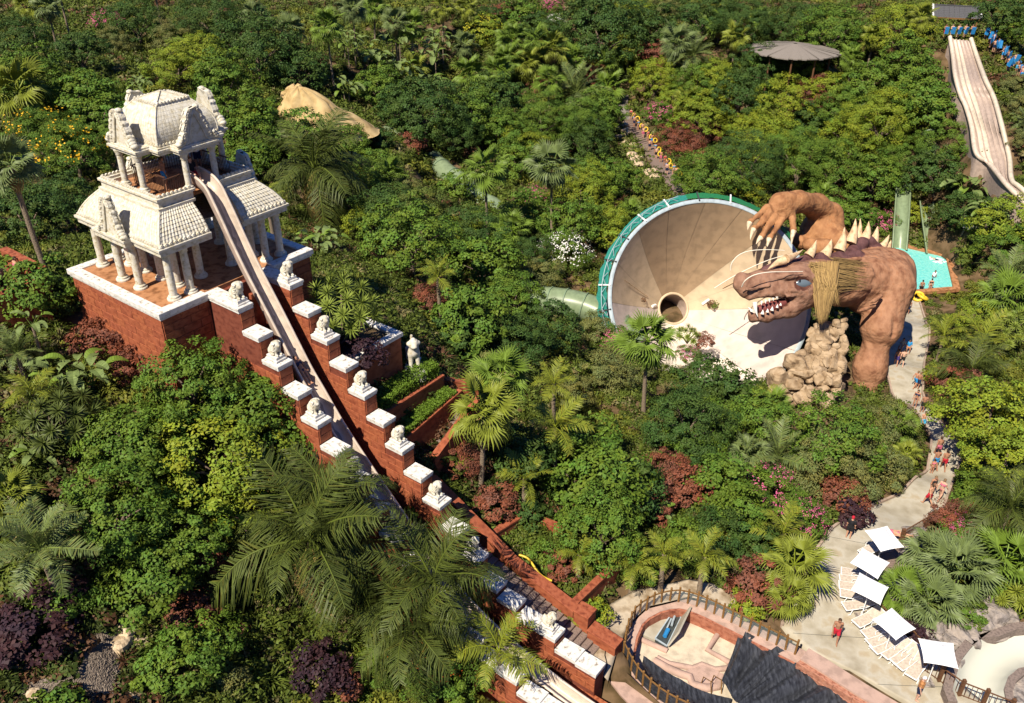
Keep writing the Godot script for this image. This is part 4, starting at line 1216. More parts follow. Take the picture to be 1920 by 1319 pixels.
func build_slide() -> void:
	var s := thing("water_slide", "long steep cream water slide running down from the white temple", "water slide")
	s.transform = TF
	var key := [[2.6, 22.6], [1.8, 22.55], [1.25, 22.4], [0.8, 21.75], [0.3, 20.95], [-0.18, 20.1], [-1.08, 18.7], [-2.52, 16.75], [-4.2, 14.4], [-5.1, 13.4], [-6.48, 11.84], [-8.2, 10.0], [-10.66, 7.6], [-13.0, 5.5], [-15.5, 3.9], [-18.0, 2.9], [-21.5, 2.1], [-26.0, 1.7]]
	var cv := Curve3D.new()
	for q in key:
		var w := clampf((2.2 - q[0]) / 8.5, 0.0, 1.0)
		cv.add_point(lt(UC - 0.05 - 0.22 * w, q[0], q[1] - 0.12 - 1.05 * w))
	for k in key.size():
		var d: Vector3 = (cv.get_point_position(mini(k + 1, key.size() - 1)) - cv.get_point_position(maxi(k - 1, 0))) * 0.16
		cv.set_point_in(k, -d)
		cv.set_point_out(k, d)
	cv.bake_interval = 0.3
	var pts := cv.get_baked_points()
	# cross-sections: outer shell, inner floor
	var inn := [Vector2(-0.374, 0.5), Vector2(-0.354, 0.3), Vector2(-0.306, 0.14), Vector2(-0.204, 0.03), Vector2(0.000, 0), Vector2(0.204, 0.03), Vector2(0.306, 0.14), Vector2(0.354, 0.3), Vector2(0.374, 0.5)]
	var outr := [Vector2(-0.476, 0.48), Vector2(-0.442, 0.22), Vector2(-0.360, 0.0), Vector2(-0.231, -0.09), Vector2(0.000, -0.12), Vector2(0.231, -0.09), Vector2(0.360, 0.0), Vector2(0.442, 0.22), Vector2(0.476, 0.48)]
	var ri := []
	var ro := []
	var rim := [[], []]
	for k in pts.size():
		var d := (pts[mini(k + 1, pts.size() - 1)] - pts[maxi(k - 1, 0)]).normalized()
		var up := d.cross(Vector3.RIGHT).normalized()
		if up.y < 0: up = -up
		var a := []
		var b := []
		for q in inn: a.append(pts[k] + Vector3.RIGHT * q.x + up * q.y)
		for q in outr: b.append(pts[k] + Vector3.RIGHT * q.x + up * q.y)
		ri.append(a)
		ro.append(b)
		for e in 2:
			var x: float = [-0.42, 0.42][e]
			rim[e].append(pts[k] + Vector3.RIGHT * x + up * 0.52)
	var mb := MB.new()
	mb.rings(ri, false, false)
	part("chute", mb.mesh(), M.cream, s)
	mb = MB.new()
	var wet := []
	for k in range(4, mini(int(pts.size() * 0.45), pts.size())):
		var d := (pts[k + 1] - pts[k - 1]).normalized()
		var up := d.cross(Vector3.RIGHT).normalized()
		if up.y < 0: up = -up
		var w := 0.17 + 0.04 * sin(k * 1.7) + 0.04 * sin(k * 4.1)
		wet.append([pts[k] + Vector3.RIGHT * (-w - 0.04) + up * 0.03, pts[k] + up * 0.006 - Vector3.RIGHT * 0.04, pts[k] + Vector3.RIGHT * (w - 0.04) + up * 0.03])
	mb.rings(wet, false, false)
	mb.face_up()
	part("wet_floor", mb.mesh(), M.wet_cream, s)
	mb = MB.new()
	mb.rings(ro, false, true)
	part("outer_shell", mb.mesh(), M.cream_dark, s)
	for e in 2:
		var rr := []
		for k in rim[e].size(): rr.append(0.075)
		mb = MB.new()
		mb.tube(rim[e], rr, 8)
		part("chute_rim", mb.mesh(), M.cream, s)
	# flange joints and cradle supports
	for v in [-1.6, -4.6, -7.6, -10.6]:
		var y := 0.0
		var at := Vector3.ZERO
		var best := 1e9
		for k in pts.size():
			if absf(pts[k].z + v) < best:
				best = absf(pts[k].z + v)
				at = pts[k]
		mb = MB.new()
		mb.bar(at + Vector3(-0.35, -0.1, 0), at + Vector3(-0.6, -3.2, 0), 0.22, 0.22)
		mb.bar(at + Vector3(0.35, -0.1, 0), at + Vector3(0.6, -3.2, 0), 0.22, 0.22)
		mb.bar(at + Vector3(-0.5, -0.2, 0), at + Vector3(0.5, -0.2, 0), 0.2, 0.2)
		part("support", mb.mesh(), M.red2, s)
	# floor of the trench between the walls
	mb = MB.new()
	for k in 16:
		var v := 0.3 - k * 1.6
		var v2 := v - 1.62
		var f0 := maxf(0.2, 17.4 - (VE - v + 2.2) * 0.985 - 2.2)
		var f1 := maxf(0.2, 17.4 - (VE - v2 + 2.2) * 0.985 - 2.2)
		f0 = minf(f0, 14.0)
		f1 = minf(f1, 14.0)
		mb.quad(at_t(3.5, v2, f1), at_t(6.2, v2, f1), at_t(6.2, v, f0), at_t(3.5, v, f0))
	struct("trench_floor", mb.mesh(), M.red3)

# ---------------------------------------------------------------- red garden walls, log stairs, hedge walls
func wall_bar(called: String, a: Vector3, b: Vector3, w: float, depth: float, label: String, group := "", m: Material = null) -> Node3D:
	# a, b in world at the top of the wall; cap part and body part
	var o := thing(called, label, "wall", Vector3.ZERO, group)
	var d := b - a
	var flat := Vector3(d.x, 0, d.z).normalized()
	var side := flat.cross(Vector3.UP) * w / 2
	var mb := MB.new()
	var lo := minf(a.y, b.y) - depth
	var c := [a + side, b + side, b - side, a - side]
	var e := []
	for p in c: e.append(Vector3(p.x, lo, p.z))
	for k in 4:
		var q := (k + 1) % 4
		mb.quad(e[k], e[q], c[q] - Vector3.UP * 0.12, c[k] - Vector3.UP * 0.12)
	part("wall_body", mb.mesh(), m if m else M.red1, o)
	mb = MB.new()
	side *= 1.12
	c = [a + side - flat * 0.03, b + side + flat * 0.03, b - side + flat * 0.03, a - side - flat * 0.03]
	for k in 4:
		var q := (k + 1) % 4
		mb.quad(c[k] - Vector3.UP * 0.125, c[q] - Vector3.UP * 0.125, c[q] - Vector3.UP * 0.02, c[k] - Vector3.UP * 0.02)
	var t := []
	for k in 4:
		t.append(c[k].lerp((a + b) / 2, 0.0) - side * (0.06 if k < 2 else -0.06))
	for k in 4:
		var q := (k + 1) % 4
		mb.quad(c[k] - Vector3.UP * 0.02, c[q] - Vector3.UP * 0.02, t[q], t[k])
	mb.quad(t[0], t[1], t[2], t[3])
	part("coping", mb.mesh(), m if m else M.red2, o)
	return o

func log_steps(called: String, a: Vector3, b: Vector3, w: float, n: int, label: String) -> void:
	var o := thing(called, label, "stairs")
	var d := b - a
	var flat := Vector3(d.x, 0, d.z).normalized()
	var side := flat.cross(Vector3.UP)
	var ln := Vector2(d.x, d.z).length() / n
	for k in n:
		var p := a + d * ((k + 0.5) / n)
		var mb := MB.new()
		mb.box(Transform3D(Basis(flat, Vector3.UP, flat.cross(Vector3.UP)), p - Vector3.UP * 0.3), Vector3(ln * 0.49, 0.3, w / 2), 0.04)
		part("tread", mb.mesh(), M.deck_wood, o)

func build_garden_walls() -> void:
	var o := thing("raised_planter", "tall red planter box with white rim holding spiky yuccas beside the stepped wall", "planter")
	o.transform = TF
	var mb := MB.new()
	ab(mb, 6.96, 11.5, -2.0, -5.0, 6.0, 12.75)
	part("planter_wall", mb.mesh(), M.red1, o)
	mb = MB.new()
	for w in [[6.96, 11.62, -4.6, -5.1], [11.1, 11.62, -2.0, -4.6]]:
		ab(mb, w[0], w[1], w[2], w[3], 12.752, 13.02, 0.03)
	part("planter_rim", mb.mesh(), M.white, o)
	mb = MB.new()
	ab(mb, 7.0, 11.1, -2.0, -4.6, 12.6, 12.85)
	part("soil_fill", mb.mesh(), M.soil, o)
	wall_bar("hedge_wall", at_t(7.4, -6.6, 9.9), at_t(13.2, -6.6, 9.9), 0.3, 3.0, "low red wall below the upper clipped hedge")
	wall_bar("hedge_wall", at_t(8.6, -7.62, 8.3), at_t(13.6, -7.62, 9.0), 0.3, 3.0, "low red wall between lower clipped hedge and log stairs")
	wall_bar("stair_wall", at_t(9.4, -9.0, 7.0), at_t(13.9, -8.7, 8.7), 0.42, 4.0, "sloping red wall along the outer side of the log stairs")
	wall_bar("stair_wall", at_t(14.0, -6.0, 9.0), at_t(15.6, -7.4, 8.4), 0.4, 3.0, "short red wall at the top of the log stairs")
	log_steps("log_stairs", at_t(13.8, -8.2, 8.2), at_t(9.4, -8.3, 5.6), 1.1, 15, "brown log stairs between two red walls below the hedges")
	log_steps("garden_stairs", at_t(7.75, -11.0, 4.4), at_t(7.75, -21.5, 1.1), 1.25, 26, "brown log steps running down beside the right stepped wall")
	wall_bar("parapet_wall", at_t(8.75, -9.5, 6.4), at_t(8.75, -15.2, 3.55), 0.55, 3.5, "red parapet wall above the log steps, upper stretch", "red parapet walls by the log steps")
	wall_bar("parapet_wall", at_t(8.75, -15.3, 3.45), at_t(8.75, -19.6, 2.35), 0.6, 3.0, "red parapet wall beside the log steps, lower stretch near yellow hose", "red parapet walls by the log steps")
	wall_bar("wall_pillar", at_t(8.75, -19.7, 2.6), at_t(8.75, -20.6, 2.6), 0.8, 3.0, "square red wall pillar at the foot of the log steps")
	wall_bar("wall_pillar", at_t(8.6, -20.7, 1.9), at_t(8.6, -22.4, 1.7), 0.75, 2.5, "low rounded red wall end beside the sandy path")
	wall_bar("bed_wall", at_t(9.1, -19.3, 2.4), at_t(13.2, -19.5, 2.3), 0.4, 2.6, "red retaining wall of the shrub bed above the sandy path")
	wall_bar("bed_wall", at_t(9.4, -13.2, 3.6), at_t(12.4, -13.6, 3.4), 0.4, 2.6, "red wall behind palms at the middle of the stepped stair garden")
	wall_bar("bed_wall", at_t(12.4, -13.7, 3.3), at_t(13.2, -16.0, 2.8), 0.4, 2.6, "red wall in the shade under the big leafy tree")
	# pale steps of coping at the very foot of the left wall are part of stepped_wall; walls left of the tower
	wall_bar("queue_wall", at_t(-0.9, 9.4, 17.6), at_t(-0.9, 13.6, 17.6), 0.4, 3.5, "red wall left of the temple platform, nearer stretch", "red walls of the queue path behind the temple")
	wall_bar("queue_wall", at_t(-1.2, 9.3, 17.2), at_t(-4.4, 9.3, 17.0), 0.4, 3.5, "red wall end at the left corner of the temple platform", "red walls of the queue path behind the temple")
	wall_bar("lower_wall", at_t(3.3, -23.5, 1.5), at_t(6.6, -30.0, 0.9), 0.5, 2.5, "sunlit orange-red wall below the round pool at the bottom edge")
	# yellow hose on the parapet
	mb = MB.new()
	var pts := []
	var rad := []
	for k in 14:
		var t := k / 13.0
		pts.append(at_t(9.25 + 0.12 * sin(t * 7.0), lerpf(-15.4, -17.6, t), lerpf(3.35, 2.75, t) + 0.1 * sin(t * 5.0)))
		rad.append(0.065)
	mb.tube(pts, rad, 7)
	solo("yellow_tube", mb.mesh(), M.yellow_plastic, "bright yellow flexible tube lying behind the red parapet wall", "tube")

# ---------------------------------------------------------------- funnel
func fun_at(deg: float, r: float, back := 0.0) -> Vector3:
	var a := deg_to_rad(deg)
	return FUN_C + (FUN_X * cos(a) + FUN_Y * sin(a)) * r - FUN_N * back

func build_funnel() -> void:
	var R := 9.05
	var fn := thing("funnel_slide", "giant tan and cream funnel slide lying open beneath the dragon sculpture", "water slide")
	var axis := (FUN_C - FUN_AP).normalized()
	var ax := FUN_X - axis * FUN_X.dot(axis)
	ax = ax.normalized()
	var ay := axis.cross(ax)
	var r2 := 1.52
	var cone := func(deg: float, t: float, off: float) -> Vector3:
		var a := deg_to_rad(deg)
		var rim := fun_at(deg, R + off)
		var low: Vector3 = FUN_AP + (ax * cos(a) + ay * sin(a)) * (r2 + off)
		# slight flare near the throat
		return low.lerp(rim, t) + (FUN_AP - FUN_C).normalized() * 0.55 * sin(t * PI) * 0.8
	# sectors: from, to, material
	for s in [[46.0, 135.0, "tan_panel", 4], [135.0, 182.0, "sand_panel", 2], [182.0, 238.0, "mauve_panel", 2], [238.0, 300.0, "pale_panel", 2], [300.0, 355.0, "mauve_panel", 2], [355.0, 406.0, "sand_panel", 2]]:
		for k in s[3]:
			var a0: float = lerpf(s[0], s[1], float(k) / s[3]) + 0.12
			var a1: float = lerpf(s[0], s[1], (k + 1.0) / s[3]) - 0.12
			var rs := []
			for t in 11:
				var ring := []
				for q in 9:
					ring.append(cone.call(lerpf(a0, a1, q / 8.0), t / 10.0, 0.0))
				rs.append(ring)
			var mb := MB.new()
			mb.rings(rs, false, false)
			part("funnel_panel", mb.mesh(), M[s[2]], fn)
	var shell := []
	for t in 11:
		var ring := []
		for q in 64:
			ring.append(cone.call(q * 360.0 / 64, t / 10.0, 0.14))
		shell.append(ring)
	var mb := MB.new()
	mb.rings(shell, true, true)
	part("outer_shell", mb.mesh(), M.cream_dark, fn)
	# throat tube
	mb = MB.new()
	var inn := []
	for k in 8:
		var ring := []
		for q in 32:
			var a := TAU * q / 32
			var flare := 0.16 * exp(-k * 1.4)
			ring.append(FUN_AP - axis * (k * 0.9) + Vector3(-0.35, -0.1, 0) * (k * k * 0.06) + (ax * cos(a) + ay * sin(a)) * (1.36 + flare))
		inn.append(ring)
	mb.rings(inn, true, false)
	part("throat_tube", mb.mesh(), M.cream_dark, fn)
	mb = MB.new()
	var pts := []
	var rad := []
	for q in 33:
		var a := TAU * q / 32
		pts.append(FUN_AP + axis * 0.08 + (ax * cos(a) + ay * sin(a)) * 1.56)
		rad.append(0.14)
	mb.tube(pts, rad, 8, false)
	part("throat_rim", mb.mesh(), M.sand_panel, fn)
	# rim flange
	var flange := []
	for q in 97:
		var deg := q * 360.0 / 96
		flange.append([fun_at(deg, R - 0.02, 0.0), fun_at(deg, R + 0.02, -0.1), fun_at(deg, R + 0.34, -0.1), fun_at(deg, R + 0.36, 0.16), fun_at(deg, R + 0.1, 0.18)])
	mb = MB.new()
	mb.rings(flange, false, true)
	part("rim_flange", mb.mesh(), M.steel, fn)
	# brackets, ropes and small nozzles inside
	for deg in [58, 76, 94, 112, 128, 143, 158, 172, 186]:
		mb = MB.new()
		mb.bar(fun_at(deg, R + 0.15, -0.16), fun_at(deg, R + 1.2, 0.5), 0.12, 0.1)
		part("bracket", mb.mesh(), M.white_paint if int(deg) % 4 == 0 else M.dark_steel, fn)
	for q in [[164.0, 0.28, 164.0, 0.8], [24.0, 0.38, 28.0, 0.8]]:
		mb = MB.new()
		var a: Vector3 = cone.call(q[0], q[1], -0.12)
		var b: Vector3 = cone.call(q[2], q[3], -0.12)
		mb.tube([a, a.lerp(b, 0.5) - FUN_N * 0.05, b], [0.035, 0.035, 0.035], 6)
		part("pipe", mb.mesh(), M.horn, fn)
	for q in [[172.0, 0.09], [8.0, 0.16]]:
		mb = MB.new()
		mb.bar(cone.call(q[0], q[1], -0.12), cone.call(q[0] + 6.0, q[1] + 0.07, -0.12), 0.22, 0.2)
		part("nozzle", mb.mesh(), M.white_paint, fn)
	# net skirt and its truss
	var net := thing("rim_net", "torn teal and green netting on a white truss round the funnel rim", "netting")
	var nz := FastNoiseLite.new()
	nz.seed = 8
	nz.frequency = 0.05
	for half in 2:
		var rs := []
		for k in 61:
			var deg := lerpf(36.0, 100.0, k / 60.0) if half == 0 else lerpf(100.0, 196.0, k / 60.0)
			var ring := []
			for j in 5:
				var f := j / 4.0
				var w := nz.get_noise_2d(deg * 3.0, j * 9.0)
				ring.append(fun_at(deg + w * 0.6, R + lerpf(0.45, 1.2, f) + w * 0.2, lerpf(0.0, 0.9, f) + w * 0.25))
			rs.append(ring)
		mb = MB.new()
		mb.rings(rs, false, true)
		part("net_panel", mb.mesh(), M.green_net if half == 0 else M.teal_net, net)
	var n := 22
	for k in n:
		var d0 := lerpf(105.0, 198.0, float(k) / n)
		var d1 := lerpf(105.0, 198.0, (k + 1.0) / n)
		mb = MB.new()
		mb.bar(fun_at(d0, R + 0.5, 0.2), fun_at(d1, R + 0.5, 0.2), 0.05, 0.05)
		mb.bar(fun_at(d0, R + 0.95, 0.0), fun_at(d1, R + 0.95, 0.0), 0.05, 0.05)
		if k % 2 == 0:
			mb.bar(fun_at(d0, R + 0.5, 0.2), fun_at(d1, R + 0.95, 0.0), 0.045, 0.045)
		else:
			mb.bar(fun_at(d0, R + 0.95, 0.0), fun_at(d1, R + 0.5, 0.2), 0.045, 0.045)
		part("truss_bar", mb.mesh(), M.steel, net)
	# legs carrying the funnel, mostly behind it
	for q in [[-150.0, 6.0], [-120.0, 3.0], [-60.0, 2.0], [-30.0, 5.0], [0.0, 5.0], [180.0, 5.0]]:
		var p := fun_at(q[0], R * 0.75, 4.0)
		var g := on(p.x, p.z, -0.5)
		if g.y < p.y - 0.5:
			mb = MB.new()
			mb.tube([g, p], [0.22, 0.22], 8)
			part("support_post", mb.mesh(), M.steel, fn)

func pipe(called: String, label: String, pts: Array, r: float, every: int, m: Material, half := false, group := "") -> void:
	var o := thing(called, label, "slide tube", Vector3.ZERO, group)
	var cv := Curve3D.new()
	for p in pts: cv.add_point(p)
	for k in pts.size():
		var d: Vector3 = (pts[mini(k + 1, pts.size() - 1)] - pts[maxi(k - 1, 0)]) * 0.2
		cv.set_point_in(k, -d)
		cv.set_point_out(k, d)
	cv.bake_interval = 0.5
	var b := Array(cv.get_baked_points())
	if half:
		var rs := []
		var ro := []
		for k in b.size():
			var d: Vector3 = (b[mini(k + 1, b.size() - 1)] - b[maxi(k - 1, 0)]).normalized()
			var x := d.cross(Vector3.UP).normalized()
			var y := x.cross(d)
			var i := []
			var q := []
			for w in 11:
				var a := PI + PI * w / 10.0
				i.append(b[k] + x * cos(a) * r + y * (sin(a) * r * 0.9))
				q.append(b[k] + x * cos(a) * (r + 0.14) + y * (sin(a) * (r * 0.9 + 0.14)))
			rs.append(i)
			ro.append(q)
		var mb := MB.new()
		mb.rings(rs, false, false)
		part("trough", mb.mesh(), m, o)
		mb = MB.new()
		mb.rings(ro, false, true)
		part("outer_shell", mb.mesh(), m, o)
		for e in [0, 10]:
			mb = MB.new()
			var p2 := []
			var r2 := []
			for k in b.size():
				p2.append(rs[k][e])
				r2.append(0.1)
			mb.tube(p2, r2, 6)
			part("trough_rim", mb.mesh(), m, o)
		return
	var n := int(ceil(float(b.size() - 1) / every))
	for s in n:
		var seg := b.slice(s * every, mini(b.size(), (s + 1) * every + 1))
		if seg.size() < 2: continue
		var rad := []
		for k in seg: rad.append(r)
		var mb := MB.new()
		mb.tube(seg, rad, 24, true)
		part("tube_section", mb.mesh(), m, o)
		var d: Vector3 = (seg[1] - seg[0]).normalized()
		mb = MB.new()
		mb.tube([seg[0] - d * 0.06, seg[0] + d * 0.06], [r + 0.1, r + 0.1], 24)
		part("flange_ring", mb.mesh(), M.green_dark, o)

func build_tubes() -> void:
	mottle(mat("green_dark", Color(0.17, 0.24, 0.15), 0.5), M.green_tube.albedo_texture, 0.3)
	pipe("inflow_tube", "large green tube feeding the funnel at its lower left", TUBE_IN, 1.36, 5, M.green_tube)
	pipe("ride_tube", "grey-green slide tube half hidden by trees beside two tall fan palms", TUBE_FAR, 1.35, 9, M.green_tube)
	pipe("ride_tube", "green slide tube right of the yellow rock dome", TUBE_FAR2, 0.95, 6, M.green_tube)
	pipe("open_chute", "curved pale green open chute leaving the round thatched canopy on its right", TUBE_R1, 1.0, 9, M.green_tube, true)
	pipe("open_chute", "pale green chute below the left side of the round thatched canopy", TUBE_R2, 0.9, 9, M.green_tube, true)
	pipe("ride_tube", "short green tube mouth among yellow-green trees left of the racing slide", TUBE_R3, 0.85, 6, M.green_tube)
	pipe("ride_tube", "bit of pale tube in trees left of the round thatched canopy", TUBE_R4, 0.7, 6, M.green_tube)
	pipe("pool_chute", "wide green chute dropping into the turquoise pool, left one", CHUTE_A, 0.85, 9, M.green_tube, true)
	pipe("pool_chute", "green chute half hidden by leaves dropping into the turquoise pool, right one", CHUTE_B, 0.8, 9, M.green_tube, true)

# ---------------------------------------------------------------- dragon sculpture
func build_dragon() -> void:
	var d := thing("dragon_sculpture", "huge brown dragon sculpture with spiked back leaning over the funnel", "sculpture")
	var T := Color(0.335, 0.178, 0.102)
	var O := Color(0.36, 0.182, 0.085)
	var P := Color(0.125, 0.062, 0.062)
	var B := Color(0.285, 0.162, 0.11)
	var K := Color(0.10, 0.04, 0.03)
	var ripple := FastNoiseLite.new()
	ripple.seed = 6
	ripple.frequency = 0.34
	ripple.noise_type = FastNoiseLite.TYPE_SIMPLEX_SMOOTH
	ripple.fractal_type = FastNoiseLite.FRACTAL_RIDGED
	ripple.fractal_octaves = 4
	var b := Body.new()
	b.cell = 0.12
	b.blend = 0.7
	b.add(Vector3(26.92, 4.08, -69.66), Vector3(29.67, 3.32, -70.72), 1.80, 2.00, T)
	b.add(Vector3(29.67, 3.32, -70.72), Vector3(32.74, 2.96, -72.25), 2.00, 2.20, T)
	b.add(Vector3(32.74, 2.96, -72.25), Vector3(35.26, 2.64, -73.92), 2.20, 2.35, T)
	b.add(Vector3(31.72, 1.47, -70.78), Vector3(33.68, 0.94, -71.28), 1.10, 1.21, T)
	b.add(Vector3(34.82, 3.05, -72.3), Vector3(34.82, 2.73, -71.65), 1.87, 1.86, T)
	b.add(Vector3(35.69, 2.84, -74.51), Vector3(36.14, 1.08, -73.46), 1.92, 1.63, T)
	b.add(Vector3(31.47, 4.23, -73.24), Vector3(34.32, 3.44, -74.4), 1.10, 1.67, T)
	b.add(Vector3(34.82, 2.58, -71.56), Vector3(33.52, -0.37, -69.33), 1.73, 1.72, T)
	b.add(Vector3(33.53, -0.58, -69.21), Vector3(33.3, -1.73, -68.87), 1.69, 1.23, T)
	b.add(Vector3(35.05, 1.31, -71.15), Vector3(34.83, -1.33, -70.04), 1.33, 0.84, T, false, 0.50)
	b.add(Vector3(33.13, -2.49, -68.53), Vector3(32.81, -3.89, -67.93), 1.26, 1.40, T, false, 0.35)
	b.add(Vector3(32.81, -3.89, -67.93), Vector3(32.65, -6.1, -67.2), 1.43, 1.07, T)
	b.add(Vector3(32.65, -6.1, -67.2), Vector3(32.69, -7.71, -66.59), 1.11, 1.04, T)
	b.add(Vector3(33.72, -3.2, -68.58), Vector3(33.58, -5.28, -67.8), 0.83, 0.87, T, false, 0.40)
	b.add(Vector3(33.74, 1.06, -68.79), Vector3(34.41, 0.03, -68.64), 0.42, 0.26, T, false, 0.50)
	b.add(Vector3(30.27, 4.47, -79.43), Vector3(31.49, 4, -76.83), 1.85, 1.46, O)
	b.add(Vector3(30.27, 4.51, -79.46), Vector3(30.52, 4.77, -79.85), 2.00, 1.86, O)
	b.add(Vector3(30.41, 4.77, -80.08), Vector3(31, 6.15, -79.98), 1.72, 1.03, O)
	b.add(Vector3(31, 6.26, -80.04), Vector3(29.19, 7.31, -79.38), 0.99, 1.09, O)
	b.add(Vector3(29.19, 7.31, -79.38), Vector3(26.89, 8.47, -77.51), 1.09, 1.02, O)
	b.add(Vector3(26.62, 4.67, -79.55), Vector3(27.99, 4.01, -78), 0.46, 0.70, O)
	b.add(Vector3(27.57, 5.2, -74.87), Vector3(28.75, 5.12, -74.24), 0.68, 1.01, O)
	b.add(Vector3(26.28, 8.5, -77.18), Vector3(24.79, 8.67, -76.47), 1.09, 1.04, O, false, 0.50)
	b.add(Vector3(24.79, 8.45, -76.34), Vector3(23.92, 7.87, -75.53), 0.88, 0.44, O, false, 0.40)
	b.add(Vector3(24.71, 8.52, -76.38), Vector3(23.42, 8.3, -75.78), 0.84, 0.37, O, false, 0.40)
	b.add(Vector3(25.45, 8.17, -76.4), Vector3(25.83, 7.52, -75.55), 0.84, 0.40, O, false, 0.40)
	b.add(Vector3(25.05, 8.09, -76.12), Vector3(24.77, 7.52, -75.32), 0.76, 0.37, O, false, 0.40)
	b.add(Vector3(23.33, 8.6, -75.61), Vector3(22.33, 7.99, -74.9), 0.35, 0.27, O, false, 0.20)
	b.add(Vector3(22.33, 7.99, -74.9), Vector3(21.7, 7.66, -74.47), 0.27, 0.25, O, false, 0.15)
	b.add(Vector3(21.67, 7.63, -74.45), Vector3(21.73, 7.69, -74.49), 0.33, 0.32, O, false, 0.10)
	b.add(Vector3(23.54, 8.25, -75.23), Vector3(22.5, 7.39, -74.37), 0.35, 0.27, O, false, 0.20)
	b.add(Vector3(22.5, 7.39, -74.37), Vector3(22.03, 7.21, -74.02), 0.27, 0.25, O, false, 0.15)
	b.add(Vector3(21.99, 7.18, -74.01), Vector3(22.06, 7.23, -74.04), 0.33, 0.31, O, false, 0.10)
	b.add(Vector3(24, 8, -74.91), Vector3(22.92, 6.88, -73.89), 0.35, 0.27, O, false, 0.20)
	b.add(Vector3(22.92, 6.88, -73.89), Vector3(22.65, 6.67, -73.53), 0.27, 0.25, O, false, 0.15)
	b.add(Vector3(22.62, 6.64, -73.52), Vector3(22.69, 6.7, -73.55), 0.33, 0.31, O, false, 0.10)
	b.add(Vector3(24.57, 7.83, -74.63), Vector3(23.71, 6.89, -73.72), 0.35, 0.26, O, false, 0.20)
	b.add(Vector3(23.71, 6.89, -73.72), Vector3(23.37, 6.6, -73.31), 0.26, 0.25, O, false, 0.15)
	b.add(Vector3(23.34, 6.57, -73.29), Vector3(23.4, 6.63, -73.33), 0.33, 0.31, O, false, 0.10)
	b.add(Vector3(25.45, 7.94, -74.52), Vector3(25.41, 7.56, -73.94), 0.35, 0.26, O, false, 0.20)
	b.add(Vector3(25.41, 7.56, -73.94), Vector3(25.38, 7.24, -73.52), 0.26, 0.25, O, false, 0.15)
	b.add(Vector3(25.35, 7.21, -73.5), Vector3(25.41, 7.27, -73.54), 0.33, 0.31, O, false, 0.10)
	b.add(Vector3(27.38, 8.08, -79.96), Vector3(24.45, 7.23, -78.75), 0.12, 0.14, O, false, 0.12)
	b.add(Vector3(27.29, 7.78, -79.78), Vector3(24.8, 6.93, -78.58), 0.12, 0.14, O, false, 0.12)
	b.add(Vector3(27.21, 7.48, -79.6), Vector3(25.33, 6.56, -78.36), 0.12, 0.14, O, false, 0.12)
	b.add(Vector3(27.12, 7.25, -79.47), Vector3(25.94, 6.42, -78.27), 0.12, 0.14, O, false, 0.12)
	b.add(Vector3(26.76, 8.31, -80.09), Vector3(24.62, 7.68, -79.02), 0.12, 0.14, O, false, 0.12)
	b.add(Vector3(27.3, 7.18, -79.42), Vector3(26.63, 6.57, -78.36), 0.12, 0.14, O, false, 0.12)
	b.add(Vector3(26.46, 4.33, -69.34), Vector3(25.14, 4.65, -68.83), 1.60, 1.40, B)
	b.add(Vector3(24.6, 4.6, -68.57), Vector3(21.42, 4.63, -67.89), 1.36, 1.04, B)
	b.add(Vector3(21.42, 4.63, -67.89), Vector3(20, 4.76, -67.61), 1.04, 0.82, B, false, 0.50)
	b.add(Vector3(19.71, 5.18, -67.63), Vector3(19.5, 4.66, -67.44), 0.56, 0.53, B, false, 0.40)
	b.add(Vector3(20.06, 4.13, -67.12), Vector3(22.79, 4.31, -67.23), 0.53, 0.69, B, false, 0.50)
	b.add(Vector3(22.86, 4.22, -67.41), Vector3(24.73, 3.98, -67.5), 0.69, 0.91, B, false, 0.60)
	b.add(Vector3(24.95, 3.69, -67.56), Vector3(26.41, 3.95, -68.65), 0.98, 1.34, B)
	b.add(Vector3(20.42, 3.8, -66.81), Vector3(22.44, 4.33, -66.78), 0.28, 0.25, B, false, 0.25)
	b.add(Vector3(23.46, 5.65, -67.34), Vector3(25.72, 5.35, -67.73), 0.34, 0.38, B, false, 0.30)
	b.add(Vector3(22.43, 5.4, -67.42), Vector3(23.77, 5.7, -67.36), 0.28, 0.31, B, false, 0.30)
	b.add(Vector3(23.75, 4.58, -66.58), Vector3(25.66, 4.42, -67.18), 0.25, 0.28, B, false, 0.25)
	b.add(Vector3(23.44, 4.21, -66.36), Vector3(25.5, 4.01, -66.94), 0.19, 0.22, B, false, 0.20)
	b.add(Vector3(19.91, 4.82, -66.26), Vector3(21.85, 4.97, -66.7), 0.15, 0.15, B, false, 0.20)
	b.add(Vector3(20.73, 2.28, -66.02), Vector3(22.01, 2.27, -66.25), 0.34, 0.50, B, false, 0.30)
	b.add(Vector3(22.01, 2.27, -66.25), Vector3(24.21, 2.65, -67.06), 0.50, 0.73, B, false, 0.40)
	b.add(Vector3(24.21, 2.65, -67.06), Vector3(26.17, 3.4, -68.32), 0.73, 1.12, B, false, 0.60)
	b.add(Vector3(20.53, 2.63, -66.46), Vector3(20.68, 2.02, -66.1), 0.24, 0.28, B, false, 0.20)
	b.add(Vector3(28.78, 5.39, -69.74), Vector3(31.83, 4.8, -70.32), 0.19, 0.19, T, false, 0.22)
	b.add(Vector3(28.94, 5.05, -69.54), Vector3(31.99, 4.45, -70.11), 0.19, 0.19, T, false, 0.22)
	b.add(Vector3(28.95, 4.64, -69.29), Vector3(31.68, 4.03, -69.86), 0.19, 0.19, T, false, 0.22)
	b.add(Vector3(28.79, 4.16, -69), Vector3(31.52, 3.68, -69.65), 0.19, 0.19, T, false, 0.22)
	b.add(Vector3(28.8, 3.61, -68.68), Vector3(30.71, 3.54, -69.57), 0.22, 0.23, T, false, 0.22)
